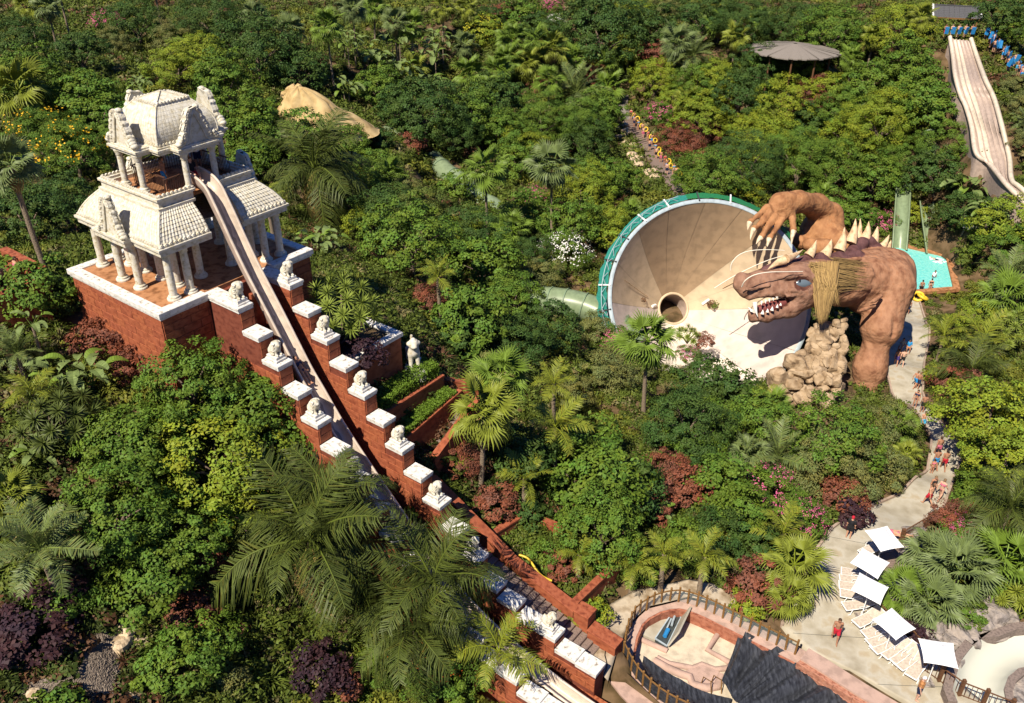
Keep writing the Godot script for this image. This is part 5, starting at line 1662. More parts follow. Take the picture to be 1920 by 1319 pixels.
	b.add(Vector3(30.39, 3.92, -68.86), Vector3(31.68, 3.34, -69.45), 0.21, 0.21, T, false, 0.22)
	b.add(Vector3(31.53, 2.67, -68.12), Vector3(32.74, 2.86, -69.16), 0.22, 0.23, T, false, 0.22)
	b.add(Vector3(30.57, 2.11, -67.78), Vector3(32.18, 2.09, -68.71), 0.22, 0.23, T, false, 0.22)
	b.add(Vector3(28.77, 5.81, -69.99), Vector3(30.85, 5.69, -70.85), 0.22, 0.23, T, false, 0.22)
	b.add(Vector3(22.19, 5.24, -69.18), Vector3(23.18, 5.35, -69.72), 0.48, 0.48, P, false, 0.40)
	b.add(Vector3(23.18, 5.35, -69.72), Vector3(24.59, 5.35, -70.18), 0.48, 0.48, P, false, 0.40)
	b.add(Vector3(24.59, 5.35, -70.18), Vector3(26.01, 5.44, -70.7), 0.48, 0.48, P, false, 0.40)
	b.add(Vector3(26.01, 5.44, -70.7), Vector3(27.51, 5.45, -71.41), 0.48, 0.49, P, false, 0.40)
	b.add(Vector3(27.51, 5.45, -71.41), Vector3(29.43, 5.16, -72.17), 0.49, 0.49, P, false, 0.40)
	b.add(Vector3(29.43, 5.16, -72.17), Vector3(31.21, 5.17, -73.57), 0.49, 0.50, P, false, 0.40)
	b.add(Vector3(31.21, 5.17, -73.57), Vector3(32.44, 5.42, -74.88), 0.50, 0.51, P, false, 0.40)
	b.add(Vector3(32.44, 5.42, -74.88), Vector3(33.36, 5.33, -75.53), 0.51, 0.51, P, false, 0.40)
	b.add(Vector3(33.36, 5.33, -75.53), Vector3(34.21, 4.71, -75.62), 0.51, 0.51, P, false, 0.40)
	b.add(Vector3(26.91, 5.43, -70.46), Vector3(29.3, 5.05, -71.17), 0.32, 0.36, P, false, 0.30)
	b.add(Vector3(29.3, 5.05, -71.17), Vector3(31.4, 5.29, -72.71), 0.36, 0.40, P, false, 0.30)
	b.add(Vector3(24.48, 5.16, -66.81), Vector3(24.98, 5.05, -66.98), 0.40, 0.34, K, true, 0.25)
	b.add(Vector3(20.77, 3.13, -66.53), Vector3(22.07, 3.3, -66.52), 0.47, 0.53, K, true, 0.20)
	b.add(Vector3(22.07, 3.3, -66.52), Vector3(23.26, 3.43, -66.83), 0.53, 0.34, K, true, 0.20)
	b.add(Vector3(22.28, 2.9, -67.09), Vector3(23.6, 3.06, -67.42), 0.63, 0.41, K, true, 0.20)
	b.add(Vector3(19.11, 5.02, -66.37), Vector3(19.63, 4.58, -66.23), 0.14, 0.14, K, true, 0.15)
	b.add(Vector3(31.57, -1, -66.63), Vector3(33.5, -0.88, -66.93), 0.13, 0.15, T, true, 0.30)
	b.add(Vector3(30.45, 2.32, -67.56), Vector3(32.2, 2.99, -68.19), 0.16, 0.14, T, true, 0.30)
	b.add(Vector3(32.15, 3.59, -68.43), Vector3(32.52, 2.86, -68.11), 0.13, 0.13, T, true, 0.30)
	b.add(Vector3(31.34, -2.67, -66.1), Vector3(31.92, -4.13, -65.69), 0.11, 0.11, T, true, 0.30)
	b.add(Vector3(34.04, 1.58, -68.17), Vector3(33.99, -0.28, -67.52), 0.13, 0.13, T, true, 0.30)
	var mb := MB.new()
	b.build(mb, ripple, 0.085)
	part("dragon_body", mb.mesh(), M.dragon, d)
	horn(d, "claw", Vector3(21.57, 7.58, -74.31), Vector3(21.33, 7.09, -73.78), 0.27, M.horn_pale)
	horn(d, "claw", Vector3(21.9, 7.16, -73.88), Vector3(21.54, 6.38, -73.19), 0.26, M.horn_pale)
	horn(d, "claw", Vector3(22.51, 6.54, -73.34), Vector3(22.02, 6.11, -72.85), 0.26, M.horn_pale)
	horn(d, "claw", Vector3(23.24, 6.52, -73.15), Vector3(23.01, 5.98, -72.59), 0.26, M.horn_pale)
	horn(d, "claw", Vector3(25.4, 7.22, -73.39), Vector3(25.15, 6.23, -72.57), 0.26, M.horn_pale)
	horn(d, "spike", Vector3(26.22, 5.92, -70.75), Vector3(26.92, 7.17, -71.5), 0.47, M.horn)
	horn(d, "spike", Vector3(27.98, 5.51, -71.68), Vector3(28.62, 6.85, -72.47), 0.55, M.horn)
	horn(d, "spike", Vector3(29.66, 5.54, -72.85), Vector3(30.14, 7.39, -73.96), 0.57, M.horn)
	horn(d, "spike", Vector3(31.07, 5.74, -74.14), Vector3(31.53, 7.7, -75.31), 0.56, M.horn)
	horn(d, "spike", Vector3(32.3, 5.56, -75.66), Vector3(32.51, 7.2, -76.64), 0.34, M.horn)
	horn(d, "spike", Vector3(32.87, 5.53, -75.41), Vector3(33.24, 7.02, -76.3), 0.51, M.horn)
	horn(d, "spike", Vector3(33.83, 4.97, -75.78), Vector3(34.32, 6.42, -76.64), 0.52, M.horn)
	horn(d, "spike", Vector3(34.85, 4.29, -76.07), Vector3(35.69, 5.5, -76.79), 0.46, M.horn)
	horn(d, "spike", Vector3(35.54, 4.02, -76.26), Vector3(36, 4.95, -76.81), 0.35, M.horn)
	horn(d, "ear", Vector3(23.62, 6.56, -68.81), Vector3(25.32, 6.92, -69.95), 0.38, M.horn)
	horn(d, "ear", Vector3(23.46, 6.46, -68.75), Vector3(21.95, 5.82, -68.14), 0.41, M.horn)
	horn(d, "tooth", Vector3(20.66, 3.78, -65.98), Vector3(20.92, 2.69, -65.33), 0.22, M.tooth)
	horn(d, "tooth", Vector3(20.45, 3, -65.75), Vector3(20.13, 3.31, -65.94), 0.11, M.tooth)
	horn(d, "tooth", Vector3(21.3, 3.79, -66.11), Vector3(21.24, 3.5, -65.93), 0.12, M.tooth)
	horn(d, "tooth", Vector3(21.63, 3.9, -66.17), Vector3(21.6, 3.61, -66), 0.12, M.tooth)
	horn(d, "tooth", Vector3(21.94, 3.98, -66.22), Vector3(21.94, 3.71, -66.06), 0.12, M.tooth)
	horn(d, "tooth", Vector3(22.25, 4.06, -66.27), Vector3(22.28, 3.82, -66.13), 0.11, M.tooth)
	horn(d, "tooth", Vector3(22.59, 4.1, -66.41), Vector3(22.64, 3.89, -66.28), 0.11, M.tooth)
	horn(d, "tooth", Vector3(21.31, 2.83, -65.54), Vector3(21.37, 3.18, -65.74), 0.16, M.tooth)
	horn(d, "tooth", Vector3(21.75, 2.97, -65.62), Vector3(21.77, 3.26, -65.79), 0.14, M.tooth)
	horn(d, "tooth", Vector3(22.13, 3.1, -65.7), Vector3(22.18, 3.42, -65.89), 0.16, M.tooth)
	horn(d, "tooth", Vector3(22.6, 3.27, -65.92), Vector3(22.64, 3.54, -66.08), 0.12, M.tooth)
	horn(d, "tooth", Vector3(22.92, 3.39, -66.1), Vector3(22.95, 3.6, -66.23), 0.11, M.tooth)
	mb = MB.new()
	mb.sphere(Vector3(24.87, 4.81, -67.53), Vector3(0.95, 0.5, 0.5), 14)
	var e := part("eye", mb.mesh(), M.eye, d)
	mb = MB.new()
	mb.sphere(Vector3(24.6, 4.99, -67.24), Vector3(0.09, 0.4, 0.1), 10)
	part("pupil", mb.mesh(), M.pupil, e)
	mb = MB.new()
	mb.tube([Vector3(21.09, 2.72, -66.63), Vector3(22.22, 2.85, -66.83), Vector3(23.62, 3.14, -67.23)], [0.3, 0.55, 0.4], 10)
	part("tongue", mb.mesh(), M.gum, d)
	whisker(d, [Vector3(19.37, 5.15, -66.11), Vector3(19.51, 5.88, -65.84), Vector3(20.22, 6.37, -65.9), Vector3(21.49, 6.49, -66.2), Vector3(22.98, 6.36, -66.59), Vector3(24.64, 6.13, -67.15)])
	whisker(d, [Vector3(19.13, 5.09, -69.44), Vector3(19.16, 5.76, -69.5), Vector3(19.74, 6.47, -69.68), Vector3(20.77, 6.79, -69.87), Vector3(22.19, 6.88, -69.93), Vector3(23.76, 6.75, -70.09)])
	whisker(d, [Vector3(17.86, 3.52, -69.09), Vector3(19.49, 4.68, -69.2), Vector3(22.04, 6.01, -69.41), Vector3(24.35, 6.72, -69.6)])
	mane(d)

func mane(d: Node3D) -> void:
	var mb := MB.new()
	var r := RandomNumberGenerator.new()
	r.seed = 77
	strands(mb, r, [Vector3(25.81, 5.93, -68.55), Vector3(28.08, 5.93, -68.78), Vector3(26.23, 2.15, -65.25), Vector3(26.93, 2.26, -65.78)], 900, 0.50)
	strands(mb, r, [Vector3(25.96, 5.29, -67.7), Vector3(27.4, 5.53, -67.96), Vector3(26.19, 3.56, -66.32), Vector3(28.28, 3.09, -66.74)], 420, 0.40)
	strands(mb, r, [Vector3(25.58, 6.04, -68.49), Vector3(26.64, 4.63, -66.96), Vector3(28.67, 5.69, -69.11), Vector3(28.43, 3.11, -67.21)], 460, 0.20)
	strands(mb, r, [Vector3(27.83, 6.04, -69.66), Vector3(27.87, 4.55, -67.84), Vector3(31.9, 5.27, -70.83), Vector3(31.48, 3.63, -69.04)], 420, 0.10)
	tag(part("mane", mb.mesh(), M.straw, d), "", "", "", "stuff")

func strands(mb: MB, r: RandomNumberGenerator, q: Array, n: int, sag: float) -> void:
	for k in n:
		var s := r.randf()
		var a: Vector3 = (q[0] as Vector3).lerp(q[1], s) + Vector3(r.randf_range(-0.25, 0.25), r.randf_range(-0.7, 0.5), r.randf_range(-0.15, 0.2))
		var e: Vector3 = (q[2] as Vector3).lerp(q[3], clampf(s + r.randf_range(-0.12, 0.12), 0, 1))
		e = a.lerp(e, r.randf_range(0.5, 1.06)) + Vector3(r.randfn() * 0.1, 0, r.randfn() * 0.08)
		var m := a.lerp(e, 0.5) + Vector3(-0.05, 0.1, sag)
		var w := r.randf_range(0.016, 0.034)
		var v := r.randf()
		mb.col = Color(0.15, 0.095, 0.038).lerp(Color(0.38, 0.25, 0.095), v)
		var x := (e - a).cross(Vector3(0, 0.3, 1)).normalized() * w
		mb.quad(a - x, a + x, m + x, m - x)
		mb.tri(m - x, m + x, e)

func horn(d: Node3D, called: String, a: Vector3, tip: Vector3, r: float, m: Material) -> void:
	var mb := MB.new()
	var pts := []
	var rad := []
	var bend := (tip - a).cross(Vector3(0, 0, 1)).normalized() * (tip - a).length() * 0.05
	for k in 7:
		var t := k / 6.0
		pts.append(a.lerp(tip, t) + bend * sin(t * PI))
		rad.append(r * (1.0 - t) * (1.0 + 0.25 * t) + 0.012)
	mb.tube(pts, rad, 10)
	part(called, mb.mesh(), m, d)

func whisker(d: Node3D, pts: Array) -> void:
	var cv := Curve3D.new()
	for k in pts.size():
		cv.add_point(pts[k])
		var t: Vector3 = (pts[mini(k + 1, pts.size() - 1)] - pts[maxi(k - 1, 0)]) * 0.18
		cv.set_point_in(k, -t)
		cv.set_point_out(k, t)
	cv.bake_interval = 0.3
	var b := Array(cv.get_baked_points())
	var rad := []
	for k in b.size(): rad.append(lerpf(0.05, 0.03, float(k) / b.size()))
	var mb := MB.new()
	mb.tube(b, rad, 6)
	part("whisker", mb.mesh(), M.whisker, d)

# ---------------------------------------------------------------- plaza, round pool, furniture
func ribbon(l: Array, r: Array, up: float, sub := 6, across := 10) -> ArrayMesh:
	# a sheet between two edges that follows the ground, with a skirt
	var rows := []
	for k in l.size() - 1:
		for s in sub:
			var t := float(s) / sub
			rows.append([(l[k] as Vector2).lerp(l[k + 1], t), (r[k] as Vector2).lerp(r[k + 1], t)])
	rows.append([l[-1], r[-1]])
	var rs := []
	for w in rows:
		var ring := []
		var a: Vector2 = w[0]
		var b: Vector2 = w[1]
		ring.append(Vector3(a.x, ground(a.x, a.y) + up - 0.5, a.y))
		for q in across + 1:
			var p := a.lerp(b, float(q) / across)
			ring.append(Vector3(p.x, ground(p.x, p.y) + up, p.y))
		ring.append(Vector3(b.x, ground(b.x, b.y) + up - 0.5, b.y))
		rs.append(ring)
	var mb := MB.new()
	mb.rings(rs, false, true)
	mb.face_up()
	return mb.mesh()

func ring_wall(parent: Node, called: String, pts: Array, inset: Vector2, w: float, y0: float, y1: float, m: Material) -> void:
	# wall along pts (tops), its width offset to the inner side (towards inset)
	for k in pts.size() - 1:
		var a: Vector3 = pts[k]
		var b: Vector3 = pts[k + 1]
		var mb := MB.new()
		var oa := off(pts, k, inset) * w
		var ob := off(pts, k + 1, inset) * w
		var c := [a, b, b + ob, a + oa]
		var lo := []
		var hi := []
		for p in c:
			lo.append(Vector3(p.x, y0, p.z))
			hi.append(Vector3(p.x, y1, p.z))
		for q in 4:
			var n := (q + 1) % 4
			mb.quad(lo[q], lo[n], hi[n], hi[q])
		mb.quad(hi[0], hi[3], hi[2], hi[1])
		part(called, mb.mesh(), m, parent)

func off(pts: Array, k: int, inset: Vector2) -> Vector3:
	var d: Vector3 = pts[mini(k + 1, pts.size() - 1)] - pts[maxi(k - 1, 0)]
	var s := Vector3(-d.z, 0, d.x).normalized()
	if Vector2(s.x, s.z).dot(inset - Vector2(pts[k].x, pts[k].z)) < 0:
		s = -s
	return s

func sheet(pts: Array, y: float) -> ArrayMesh:
	var pv := PackedVector2Array()
	for p in pts:
		pv.append(Vector2(p.x, p.z) if p is Vector3 else p)
	var ids := Geometry2D.triangulate_polygon(pv)
	var mb := MB.new()
	for k in range(0, ids.size(), 3):
		var a := pv[ids[k]]
		var b := pv[ids[k + 1]]
		var c := pv[ids[k + 2]]
		if (b - a).cross(c - a) > 0:
			var q := b
			b = c
			c = q
		mb.tri(Vector3(a.x, y, a.y), Vector3(b.x, y, b.y), Vector3(c.x, y, c.y))
	return mb.mesh()

func solid(pts: Array, y0: float, y1: float) -> ArrayMesh:
	var pv := PackedVector2Array()
	for p in pts: pv.append(Vector2(p.x, -p.z) if p is Vector3 else Vector2(p.x, -p.y))
	var mb := MB.new()
	mb.slab(Transform3D(Basis(Vector3.RIGHT, Vector3.FORWARD, Vector3.UP), Vector3(0, (y0 + y1) / 2, 0)), Array(pv), y1 - y0)
	return mb.mesh()

func along(pts: Array, gap: float) -> Array:
	var r := []
	var rest := 0.0
	for k in pts.size() - 1:
		var a: Vector3 = pts[k]
		var b: Vector3 = pts[k + 1]
		var L := (b - a).length()
		var s := rest
		while s < L:
			r.append([a.lerp(b, s / L), (b - a) / L])
			s += gap
		rest = s - L
	return r

func post_fence(label: String, pts: Array, pane_m: Material) -> void:
	var o := thing("post_fence", label, "fence", Vector3.ZERO, "wooden post fences round the drained pool")
	var pm := MB.new()
	pm.tube([Vector3(0, -0.15, 0), Vector3(0, 1.12, 0)], [0.065, 0.062], 8)
	pm.sphere(Vector3(0, 1.12, 0), Vector3(0.065, 0.03, 0.065), 8)
	var mesh := pm.mesh()
	var last = null
	for q in along(pts, 0.52):
		var p: Vector3 = q[0]
		part("post", mesh, M.post_wood, o, Transform3D(Basis.from_euler(Vector3(rng.randf_range(-0.03, 0.03), 0, rng.randf_range(-0.03, 0.03))), p))
		if last != null:
			var mb := MB.new()
			mb.bar(last + Vector3.UP * 0.93, p + Vector3.UP * 0.93, 0.06, 0.06)
			part("rail", mb.mesh(), M.post_wood, o)
			mb = MB.new()
			mb.bar((last as Vector3).lerp(p, 0.1) + Vector3.UP * 0.47, (last as Vector3).lerp(p, 0.9) + Vector3.UP * 0.47, 0.012, 0.82)
			part("glass_pane", mb.mesh(), pane_m, o)
		last = p

func build_plaza() -> void:
	struct("plaza_path", ribbon(PLAZA_L, PLAZA_R, 0.05, 8, 14), M.path)
	struct("dirt_path", ribbon(DIRT_L, DIRT_R, 0.10, 6, 8), M.dirt_path)
	var mid := Vector2(11.0, -32.0)
	for e in 2:
		var edge: Array = [PLAZA_L, PLAZA_R][e]
		var mk := MB.new()
		for k in edge.size() - 1:
			if e == 1 and k > 9 or e == 0 and k > 13: continue
			for s in 6:
				var a: Vector2 = (edge[k] as Vector2).lerp(edge[k + 1], s / 6.0)
				var b: Vector2 = (edge[k] as Vector2).lerp(edge[k + 1], (s + 0.97) / 6.0)
				mk.bar(on(a.x, a.y, 0.05), on(b.x, b.y, 0.05), 0.16, 0.3)
		struct("kerb", mk.mesh(), M.kerb)
	var mj := MB.new()
	for k in range(10, 17, 2):
		for s in [0.3]:
			var a: Vector2 = (PLAZA_L[k] as Vector2).lerp(PLAZA_L[k + 1], s)
			var b: Vector2 = (PLAZA_R[k] as Vector2).lerp(PLAZA_R[k + 1], s)
			for q in 10:
				var u := a.lerp(b, 0.03 + 0.094 * q)
				var v := a.lerp(b, 0.03 + 0.094 * (q + 1))
				var n := (v - u).orthogonal().normalized() * 0.012
				mj.quad(on(u.x - n.x, u.y - n.y, 0.058), on(v.x - n.x, v.y - n.y, 0.058), on(v.x + n.x, v.y + n.y, 0.058), on(u.x + n.x, u.y + n.y, 0.058))
	mj.face_up()
	struct("path_joints", mj.mesh(), M.dark_steel)
	# drained round pool: floor, ring wall, copings
	var ring := thing("drained_pool", "drained round pool with red ring wall and sandy floor", "pool")
	var floor_pts := []
	for k in range(FENCE_U.size()): floor_pts.append(FENCE_U[k] + off(FENCE_U, k, mid) * 0.3)
	floor_pts.append(Vector3(21, 0, -28.5))
	floor_pts.append(Vector3(21, 0, -20))
	floor_pts.append(Vector3(14, 0, -20))
	for k in range(FENCE_L.size() - 1, 0, -1): floor_pts.append(FENCE_L[k])
	part("pool_floor", sheet(floor_pts, -0.45), M.pool_floor, ring)
	ring_wall(ring, "ring_wall", FENCE_U, mid, 0.62, -0.8, 0.34, M.red_low)
	var cop := []
	for k in FENCE_U.size(): cop.append(FENCE_U[k] - off(FENCE_U, k, mid) * 0.55)
	ring_wall(ring, "ring_coping", cop, mid, 1.05, 0.3, 0.375, M.pink_coping)
	ring_wall(ring, "ring_wall", FENCE_L, mid, 0.25, -0.8, 0.34, M.red_low)
	cop = []
	for k in FENCE_L.size(): cop.append(FENCE_L[k] - off(FENCE_L, k, mid) * 1.3)
	ring_wall(ring, "ring_coping", cop, mid, 1.5, 0.25, 0.368, M.pink_coping)
	part("raised_slab", solid(RAISED, -0.44, -0.22), M.path, ring)
	for L in [EDGE, EDGE2, CURB, LEDGE]:
		var pts := []
		var rad := []
		for k in L.size():
			pts.append(L[k] + Vector3(0, 0.04, 0))
			rad.append(0.17 if L != EDGE2 else 0.24)
		var mb := MB.new()
		mb.tube(pts, rad, 8)
		part("rock_curb", mb.mesh(), M.pink_coping, ring)
	part("lower_basin", solid([EDGE2[2], EDGE2[3], EDGE2[4], EDGE2[5], EDGE2[6], EDGE2[7], EDGE[5], EDGE[4]], -0.44, -0.28), M.pink_coping, ring)
	# hatch with pump and its open lid
	var h := thing("pump_hatch", "open hatch with blue pump in the drained pool floor", "hatch")
	part("pit", solid(HATCH, -0.44, -0.212), M.dark_steel, h)
	var fr := MB.new()
	for k in 4: fr.bar(HATCH[k] + Vector3.UP * 0.28, HATCH[(k + 1) % 4] + Vector3.UP * 0.28, 0.07, 0.07)
	part("frame", fr.mesh(), M.steel, h)
	var c: Vector3 = (HATCH[0] + HATCH[1] + HATCH[2] + HATCH[3]) / 4
	var ax: Vector3 = (HATCH[2] - HATCH[1]).normalized()
	var pb := MB.new()
	pb.tube([c + ax * 0.2 + Vector3(0, 0.38, 0), c + ax * 0.75 + Vector3(0, 0.38, 0)], [0.13, 0.12], 12)
	part("pump", pb.mesh(), M.blue_plastic, h)
	pb = MB.new()
	pb.tube([c - ax * 0.1 + Vector3(0.1, 0.4, 0), c - ax * 0.4 + Vector3(0.05, 0.42, 0), c - ax * 0.9 + Vector3(0, 0.36, 0)], [0.07, 0.07, 0.07], 8)
	pb.tube([c + Vector3(-0.15, 0.4, 0.1), c - ax * 0.6 + Vector3(-0.1, 0.45, 0)], [0.05, 0.05], 8)
	part("pump_pipe", pb.mesh(), M.steel, h)
	var lid := MB.new()
	var l0: Vector3 = HATCH[1] + Vector3(0, 0.3, 0)
	var l1: Vector3 = HATCH[2] + Vector3(0, 0.3, 0)
	var out := Vector3(0.55, 0.95, -0.1)
	var cr := [l1, l1 + out * 0.8 + (l0 - l1) * 0.1, l0 + out * 0.8 , l0]
	var tk := Vector3(0.09, -0.05, 0.02)
	lid.quad(cr[0], cr[1], cr[2], cr[3])
	lid.quad(cr[3] + tk, cr[2] + tk, cr[1] + tk, cr[0] + tk)
	for k in 4: lid.quad(cr[k], cr[k] + tk, cr[(k + 1) % 4] + tk, cr[(k + 1) % 4])
	part("lid", lid.mesh(), M.path, h)
	# cloths
	var nz := FastNoiseLite.new()
	nz.seed = 5
	nz.frequency = 0.22
	var rs := []
	for k in 85:
		var t := k / 12.0
		var i := mini(int(t), TARP_A.size() - 2)
		var a: Vector3 = (TARP_A[i] as Vector3).lerp(TARP_A[i + 1], t - i)
		var b: Vector3 = (TARP_B[i] as Vector3).lerp(TARP_B[i + 1], t - i)
		var row := []
		for q in 25:
			var s := q / 24.0
			var p := a.lerp(b, s)
			# sag between the edges, deep pleats hanging from the fence, small creases
			var hang := sin(s * PI)
			p.y += hang * (-0.12 + 0.55 * nz.get_noise_2d(t * 6.0, s * 2.0)) + 0.22 * (0.35 + hang) * (absf(sin(t * 2.3 + s * 0.5 + 0.8 * nz.get_noise_2d(t * 5.0, s * 4.0))) - 0.6) + 0.05 * nz.get_noise_2d(t * 34.0, s * 9.0)
			p.y = maxf(p.y, -0.16 + 0.1 * nz.get_noise_2d(t * 30.0, s * 20.0))
			row.append(p)
		rs.append(row)
	var mb := MB.new()
	mb.rings(rs, false, true)
	mb.face_up()
	solo("shade_cloth", mb.mesh(), M.mesh_cloth, "big sagging black shade cloth stretched over the drained pool", "tarp")
	rs = []
	for k in 37:
		var t := k / 6.0
		var i := mini(int(t), NET_A.size() - 2)
		var a: Vector3 = (NET_A[i] as Vector3).lerp(NET_A[i + 1], t - i)
		var b: Vector3 = (NET_B[i] as Vector3).lerp(NET_B[i + 1], t - i) + Vector3(0, 0.05, 0)
		var row := []
		for q in 9:
			var s := q / 8.0
			row.append(a.lerp(b, s) + Vector3(0, -0.12 * sin(s * PI) + 0.05 * nz.get_noise_2d(t * 20.0, s * 6.0), 0))
		rs.append(row)
	mb = MB.new()
	mb.rings(rs, false, true)
	mb.face_up()
	solo("shade_cloth", mb.mesh(), M.mesh_cloth, "narrow black cloth along the lower left fence of the drained pool", "tarp")
	post_fence("curved brown post fence with glass panes above the drained pool", FENCE_U, M.glass)
	post_fence("brown post fence with dark netting along the lower left pool edge", FENCE_L, M.mesh_cloth)
	# ladder handles and cables
	for q in [[EDGE2[5], Vector3(0.1, 0, 0.1)], [EDGE2[6], Vector3(0.25, 0, 0.0)]]:
		mb = MB.new()
		var p: Vector3 = q[0]
		mb.tube([p + Vector3(-0.25, 0.1, -0.2), p + Vector3(-0.2, 0.75, -0.15), p + Vector3(0.1, 0.85, 0.2), p + Vector3(0.2, -0.1, 0.4)], [0.03, 0.03, 0.03, 0.03], 6)
		solo("ladder_rail", mb.mesh(), M.post_wood, "bent metal ladder handrail at the lower edge of the drained pool, %s one" % ("left" if q[1].x < 0.2 else "right"), "handrail")
	mb = MB.new()
	var cp := []
	var cr2 := []
	for k in 12:
		cp.append(Vector3(5.6 - 0.9 * k / 11.0 + 0.15 * sin(k * 0.9), 0, -32.6 + 3.0 * k / 11.0))
		cp[k].y = maxf(ground(cp[k].x, cp[k].z) + 0.14, 0.41)
		cr2.append(0.025)
	mb.tube(cp, cr2, 5)
	solo("cable", mb.mesh(), M.hose, "black cable lying on the pink coping beside the sandy path", "cable")
	# red stone wall on the right of the pool with its pale top
	var rw := thing("stone_wall", "red stone wall with pale flat top along the plaza edge", "wall")
	ring_wall(rw, "wall_body", WALL_R, mid, 0.75, -0.9, 0.62, M.red_stone)
	var wt := []
	for k in WALL_R.size(): wt.append(WALL_R[k] - off(WALL_R, k, mid) * 0.55)
	ring_wall(rw, "wall_top", wt, mid, 0.95, 0.02, 0.74, M.pink_coping)
	for q in along(WALL_R, 1.05):
		# rough courses on the pool side
		for j in 3:
			var n := off([q[0], q[0] + q[1]], 0, mid)
			mb = MB.new()
			mb.box(Transform3D(Basis(q[1], Vector3.UP, q[1].cross(Vector3.UP)), Vector3.ZERO), Vector3(0.5 + rng.randf() * 0.02, 0.19, 0.03), 0.03)
			part("stone", mb.mesh(), M.red_stone, rw, Transform3D(Basis(), q[0] + n * 0.77 + q[1] * (0.5 + 0.3 * (j % 2)) + Vector3(0, -0.38 - 0.4 * j + 0.25, 0)))
	umbrellas()
	loungers()
	# railings
	var r1 := thing("slide_railing", "dark brown railing between the plaza and the white bowl slide", "railing")
	rail_run(r1, RAIL_BOWL, 1.0, 0.2, M.brown_wood)
	for p in RAIL_BOWL: 
		var pm := MB.new()
		pm.bar(p, p + Vector3.UP * 1.2, 0.16, 0.16)
		part("rail_post", pm.mesh(), M.brown_wood, r1)
	var r2 := thing("lounger_railing", "brown lattice railing behind the row of sun loungers", "railing")
	rail_run(r2, RAIL_MID, 0.9, 0.16, M.brown_wood)
	var r3 := thing("deck_railing", "dark brown slatted railing beside the topmost parasol", "railing")
	rail_run(r3, RAIL_TOP, 1.0, 0.14, M.brown_wood)
	for p in RAIL_TOP:
		var pm := MB.new()
		pm.bar(p, p + Vector3.UP * 1.15, 0.2, 0.2)
		part("rail_post", pm.mesh(), M.brown_wood, r3)
	# small wooden deck of boards
	var dk := thing("timber_deck", "small curved grey-brown timber deck behind the upper parasols", "deck")
	var lo := Vector2(1e9, 1e9)
	var hi := Vector2(-1e9, -1e9)
	for p in DECK:
		lo = lo.min(p)
		hi = hi.max(p)
	var poly := PackedVector2Array(DECK)
	var z := lo.y
	while z < hi.y:
		var cut := Geometry2D.intersect_polygons(poly, PackedVector2Array([Vector2(lo.x, z + 0.01), Vector2(hi.x, z + 0.01), Vector2(hi.x, z + 0.17), Vector2(lo.x, z + 0.17)]))
		if cut.size():
			part("board", solid(Array(cut[0]), 0.06, 0.16), M.deck_wood, dk)
		z += 0.18
	build_bowl()

func umbrellas() -> void:
	var names := ["topmost of the five, by the slatted railing", "second from the top, half over the timber deck", "middle of the five, above stacked loungers", "fourth from the top, beside fan palm leaves", "nearest, beside the white bowl slide"]
	for k in UMBRELLAS.size():
		var u: Array = UMBRELLAS[k]
		var c: Vector3 = (u[0] + u[1] + u[2] + u[3]) / 4
		var o := thing("parasol", "white square parasol, %s" % names[k], "parasol", Vector3(c.x, ground(c.x, c.z), c.z), "white parasols on the plaza")
		var rel := []
		for p in u: rel.append(p - o.position)
		var top: Vector3 = c - o.position + Vector3(0, 0.42, 0)
		var mb := MB.new()
		# each side: triangle divided so that the cloth dips between the ribs
		for q in 4:
			var a: Vector3 = rel[q]
			var b: Vector3 = rel[(q + 1) % 4]
			var rs := []
			for i in 9:
				var t := i / 8.0
				var row := []
				for j in 9:
					var s := j / 8.0
					var e := a.lerp(b, s)
					var p := top.lerp(e, t)
					var pull := sin(s * PI) * t
					p = p.lerp(top, 0.05 * pull) + Vector3(0, -0.06 * sin(t * PI) - 0.02 * pull, 0)
					row.append(p)
				rs.append(row)
			mb.rings(rs, false, false)
		mb.face_up()
		var cloth := part("canopy", mb.mesh(), M.canvas, o)
		var vt := MB.new()
		for q in 4:
			var a: Vector3 = top + (rel[q] - top) * 0.16 + Vector3(0, 0.045, 0)
			var b: Vector3 = top + (rel[(q + 1) % 4] - top) * 0.16 + Vector3(0, 0.045, 0)
			vt.tri(top + Vector3(0, 0.08, 0), a, b)
		part("vent_flap", vt.mesh(), M.canvas, cloth)
		var pm := MB.new()
		pm.tube([Vector3(top.x, 0.05, top.z), top + Vector3(0, 0.1, 0)], [0.03, 0.03], 8)
		part("pole", pm.mesh(), M.white_paint, o)
		pm = MB.new()
		pm.box(Transform3D(Basis(), Vector3(top.x, 0.1, top.z)), Vector3(0.3, 0.05, 0.3), 0.02)
		part("base", pm.mesh(), M.grey_rock, o)
		for q in 4:
			pm = MB.new()
			pm.bar(top - Vector3(0, 0.03, 0), rel[q] - Vector3(0, 0.03, 0), 0.02, 0.025)
			part("rib", pm.mesh(), M.white_paint, o)
	
